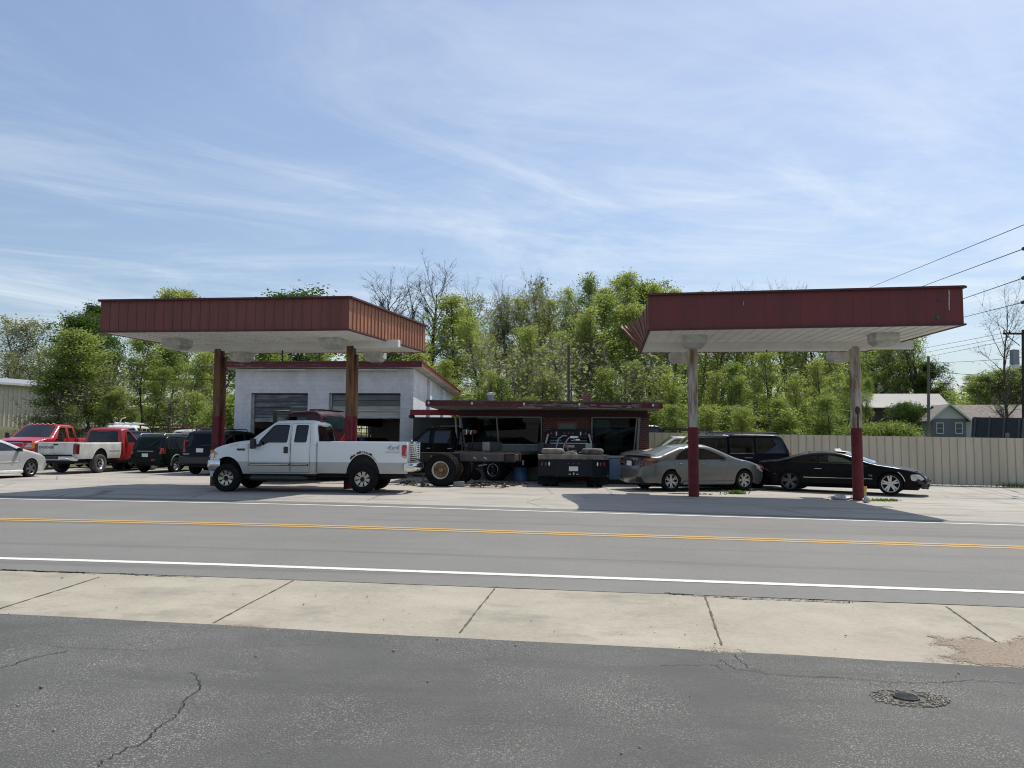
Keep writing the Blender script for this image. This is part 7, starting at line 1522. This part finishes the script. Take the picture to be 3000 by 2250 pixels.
    for i,(px,y) in enumerate(front): T(('slim3','slim','fresh2','slim2','slim3')[i%5],px+rng.uniform(-15,15),48+rng.random()*7,y+rng.uniform(-20,25),'young light green tree at the front edge of the wood','young trees at the edge of the wood',rng.uniform(1.1,1.5),rng.random()*6)
    und=[1260+i*78 for i in range(16)]
    for i,px in enumerate(und): T(('fresh2','slim3')[i%2],px+rng.uniform(-25,25),43.5+rng.random()*4,1175+rng.uniform(-25,25),'leafy bush in the undergrowth behind office and fence','undergrowth bushes behind the fence',rng.uniform(1.6,2.2),rng.random()*6,'bush',None,'bush')
    for px in (310,365,420,480,540,600,650): T('shrub',px+rng.uniform(-15,15),53+rng.random()*4,1195+rng.uniform(-15,15),'bush in the shade of the trees left of the garage','undergrowth bushes left of the garage',rng.uniform(1.2,1.7),rng.random()*6,'bush',None,'bush')
    for i in range(15): T('shrub',1240+i*84+rng.uniform(-20,20),60+rng.random()*6,1165+rng.uniform(-25,20),'shaded bush between the trunks deep in the wood','shaded bushes deep in the wood',rng.uniform(1.2,1.7),rng.random()*6,'bush',None,'bush')
    T('brush',1590,52,940,'brownish twiggy tree in the middle of the wood above the office',None,1.3,1); T('brush',1630,50,1000,'brownish twiggy tree left of the slim grey pole',None,1.3,2.4); T('brush',1760,52,985,'twiggy tree right of the slim grey pole above the chimney',None,1.2,4)
    # right side
    T('lean',2600,135,965,'large leafy tree with dark forked trunk beyond the white-roofed house',None,1.3,.5); T('lean',2745,132,905,'tall ivy-covered tree behind the wooden pole',None,.9,2); T('lean',2700,134,905,'tree leaning far to the right past the canopy end',None,.75,3.4,tilt=16); T('dark',2735,131,1060,'dark ivy mass at the foot of the leaning tree',None,1.2,2)
    T('maple',2560,140,1010,'deep green tree left of the forked tree',None,1.3,4); T('maple',2480,130,1000,'deep green tree behind the right-hand post',None,1.3,1); T('fresh',2655,138,1050,'yellow green tree between forked tree and wooden pole',None,1.2,1)
    T('slim3',2530,58,1105,'fresh green young tree just right of the right-hand post',None,.9,1.3); T('slim3',2490,56,1090,'fresh green young tree behind the right-hand post',None,1.2,3); T('round',2668,100,1172,'round dark bush in front of the white-roofed house',None,1.15,1,'bush',None,'bush')
    for px,y,l in ((2535,1232,'feathery juniper hedge nearest the right-hand post'),(2585,1226,'feathery juniper hedge in the middle of the three'),(2640,1234,'feathery juniper hedge nearest the wooden pole')): T('juniper',px,54,y,l,None,1.05,rng.random()*6,'hedge',None,'hedge')
    T('bare3',2958,58,835,'bare many-branched tree behind the dark utility pole',None,1.3,1.0); T('bare',2935,52,1150,'low bare branches in front of the brown roof',None,1.6,2)
    for px,y in ((2800,1105),(2840,1100),(2890,1090),(2935,1075),(2975,1060)): T('thin2',px,150,y+10,'hazy distant tree on the low hill at right','distant trees on the right hill',1.6,rng.random()*6)
    for px,y in ((2900,1095),(2960,1080),(3010,1070)): T('maple',px,118,y,'olive tree behind the brown-roofed house','trees behind the brown roof',1.5,rng.random()*6)
    # deep wood: a mass nobody could count
    V=[];F=[];rn=random.Random(31)
    for k in range(42000):
        x=rn.uniform(-95,48); y=rn.uniform(92,120); hx=9.0+2.2*math.sin(x*.21)+1.5*math.sin(x*.57+2)
        if x<-32: hx*=.92
        if x>.42*y: continue
        z=rn.random()**1.1*hx+gz(x,y)-.5; p=Vector((x,y,z)); s=.42*rn.uniform(.5,1.3); a=Vector((rn.gauss(0,1),rn.gauss(0,1),rn.gauss(0,.6))).normalized(); b=a.cross(Vector((rn.gauss(0,1),rn.gauss(0,1),rn.gauss(0,1)))).normalized(); m=len(V); V+=[p-a*s*.6,p+b*s*.33,p+a*s*.6,p-b*s*.33]; F.append((m,m+1,m+2,m+3))
    me=bpy.data.meshes.new('far_wood'); me.from_pydata([tuple(v) for v in V],[],F); me.materials.append(LEAFM['fresh']); o=link(bpy.data.objects.new('far_wood',me)); tag(o,kind='stuff')
    V=[];F=[]
    for k in range(26000):
        x=rn.uniform(95,330); y=rn.uniform(230,380); hx=9+3*math.sin(x*.09)+2*math.sin(y*.13)
        z=rn.random()*hx+gz(x,y); p=Vector((x,y,z)); s=1.5*rn.uniform(.5,1.3); a=Vector((rn.gauss(0,1),rn.gauss(0,1),rn.gauss(0,.6))).normalized(); b=a.cross(Vector((rn.gauss(0,1),rn.gauss(0,1),rn.gauss(0,1)))).normalized(); m=len(V); V+=[p-a*s*.6,p+b*s*.33,p+a*s*.6,p-b*s*.33]; F.append((m,m+1,m+2,m+3))
    me=bpy.data.meshes.new('far_wood'); me.from_pydata([tuple(v) for v in V],[],F); me.materials.append(LEAFM['mid']); o=link(bpy.data.objects.new('far_wood',me)); tag(o,kind='stuff')
# ------------------------------------------------------------------ small things on the lot
def build_small():
    p=gp(2526,1462); t=thing('bucket','yellow plastic bucket with a green band at the foot of the right-hand post','bucket',(p.x,p.y+.05,flat(p.x)+.004)); MB().lathe([(.001,.0),(.13,0),(.15,.30),(.155,.30),(.158,.36),(.148,.36),(.145,.30),(.12,.02),(.001,.02)],'z',n=24).build('pail',mat('yellow_plastic',(.55,.34,.03),.4,var=.15),t,40); MB().lathe([(.134,.04),(.139,.14),(.141,.14),(.136,.04)],'z',n=24).build('label_band',mat('green_white_label',(.12,.25,.14),.5,col2=(.5,.5,.46),vs=14),t,40); MB().tube([(.15*math.cos(a),.0,.33-.13*math.sin(a)-.0) if 0 else (.156*math.cos(a),-.06*math.sin(a),.33-.12*math.sin(a)) for a in [math.pi*k/10 for k in range(11)]],.005,5).build('handle',STEEL,t)
    def crumple(name,label,c,s,seed,m):
        b=MB().sphere((0,0,0),1,12); rng=random.Random(seed); off=[(rng.uniform(.6,1.25)) for _ in b.v]; b.v=[(x*s[0]*k,y*s[1]*k,max(0,z*s[2]*k+s[2]*.8)) for (x,y,z),k in zip(b.v,off)]; o=b.build(name,m); o.location=(c.x,c.y,flat(c.x)+.003); tag(o,label,'plastic bag')
    BG=mat('milky_plastic',(.46,.47,.46),.45,var=.15,vs=8); crumple('plastic_bag','crumpled pale plastic bag left of the right-hand post foot',gp(2466,1464),(.32,.14,.07),3,BG); crumple('plastic_bag','small crumpled pale bag in front of the yellow bucket',gp(2538,1473),(.10,.09,.09),5,BG)
    def weed(px,py,label,n,w,h,seed):
        c=gp(px,py); rng=random.Random(seed); b=MB()
        for k in range(n):
            q=Vector((rng.gauss(0,w),rng.gauss(0,w*.4),0)); l=h*rng.uniform(.4,1.2); a=rng.random()*6.28; e=Vector((math.cos(a)*l*.8,math.sin(a)*l*.5,l*.7)); wd=Vector((-math.sin(a),math.cos(a),0))*.014; b.add([q-wd,q+wd,q+e*.6+wd*1.4,q+e,q+e*.6-wd*1.4],[(0,1,2,3,4)])
        o=b.build('weed_clump',LEAFM['grass']); o.location=(c.x,c.y,flat(c.x)+.003); tag(o,label,'weeds')
    weed(2155,1447,'low green weed clump right of the left-hand red post',150,.16,.16,1); weed(2597,1468,'low green weed clump to the right of the yellow bucket',150,.16,.10,2); weed(2555,1468,'dry straggly weeds beside the yellow bucket',70,.2,.06,3)
    c=gp(1344,1425); o=MB()
    o.box((0,0,.08),(.36,.19,.16),.15); o=o.build('concrete_block',mat('block_grey',(.36,.34,.30),.9,var=.15,vs=12),None,bevel=.008); o.location=(c.x,c.y,flat(c.x)+.003); tag(o,'grey concrete block chocking the big dual wheel','block')
    rng=random.Random(21); b=MB()
    for k in range(260):
        x=rng.gauss(1440,45) if rng.random()<.72 else rng.uniform(1170,1280); y=1420+rng.gauss(0,3.2)-(0 if x>1300 else 3); p=gp(x,y); b.box((p.x,p.y,flat(p.x)+.015+.02*rng.random()),(.02+.22*rng.random()**2,.02+.03*rng.random(),.02+.03*rng.random()),rng.random()*3,Matrix.Rotation(rng.uniform(-.3,.3),3,'Y'))
    tag(b.build('scrap_litter',mat('scrap',(.045,.038,.032),.9,col2=(.20,.16,.12),vs=6)),kind='stuff')
    b=MB()
    for pp,n,w in (((2028,1447),120,.35),((2502,1462),90,.4)):
        for k in range(n):
            p=gp(pp[0],pp[1]); x,y=p.x+rng.gauss(0,w),p.y-.05+rng.gauss(0,.14); b.box((x,y,flat(x)+.008),(.02+.05*rng.random(),.02+.04*rng.random(),.012),rng.random()*3)
    tag(b.build('crumbled_asphalt',mat('crumbled_asphalt',(.07,.065,.06),.95,var=.4,vs=9)),kind='stuff')
    c=at(1180,1282,31.5); t=thing('floor_jack','bright red folded jack stand beside the right garage bay','jack',(c.x,c.y,gz(c.x,c.y))); b=MB(); b.bar((-.5,0,.95),(.2,0,1.35),.06,.05); b.bar((-.1,0,1.28),(.25,0,1.0),.05,.05); b.bar((.2,0,1.35),(.35,0,.95),.05,.05); b.bar((.35,0,0),(.35,0,1.0),.06,.06); b.bar((-.5,0,0),(-.5,0,.98),.06,.06); b.build('frame',mat('bright_red_bar',(.55,.05,.035),.4),t)
build_ground(); build_canopies(); build_garage(); build_office(); build_fence(); build_neighbours(); build_poles(); build_trees(); build_vehicles(); build_small()
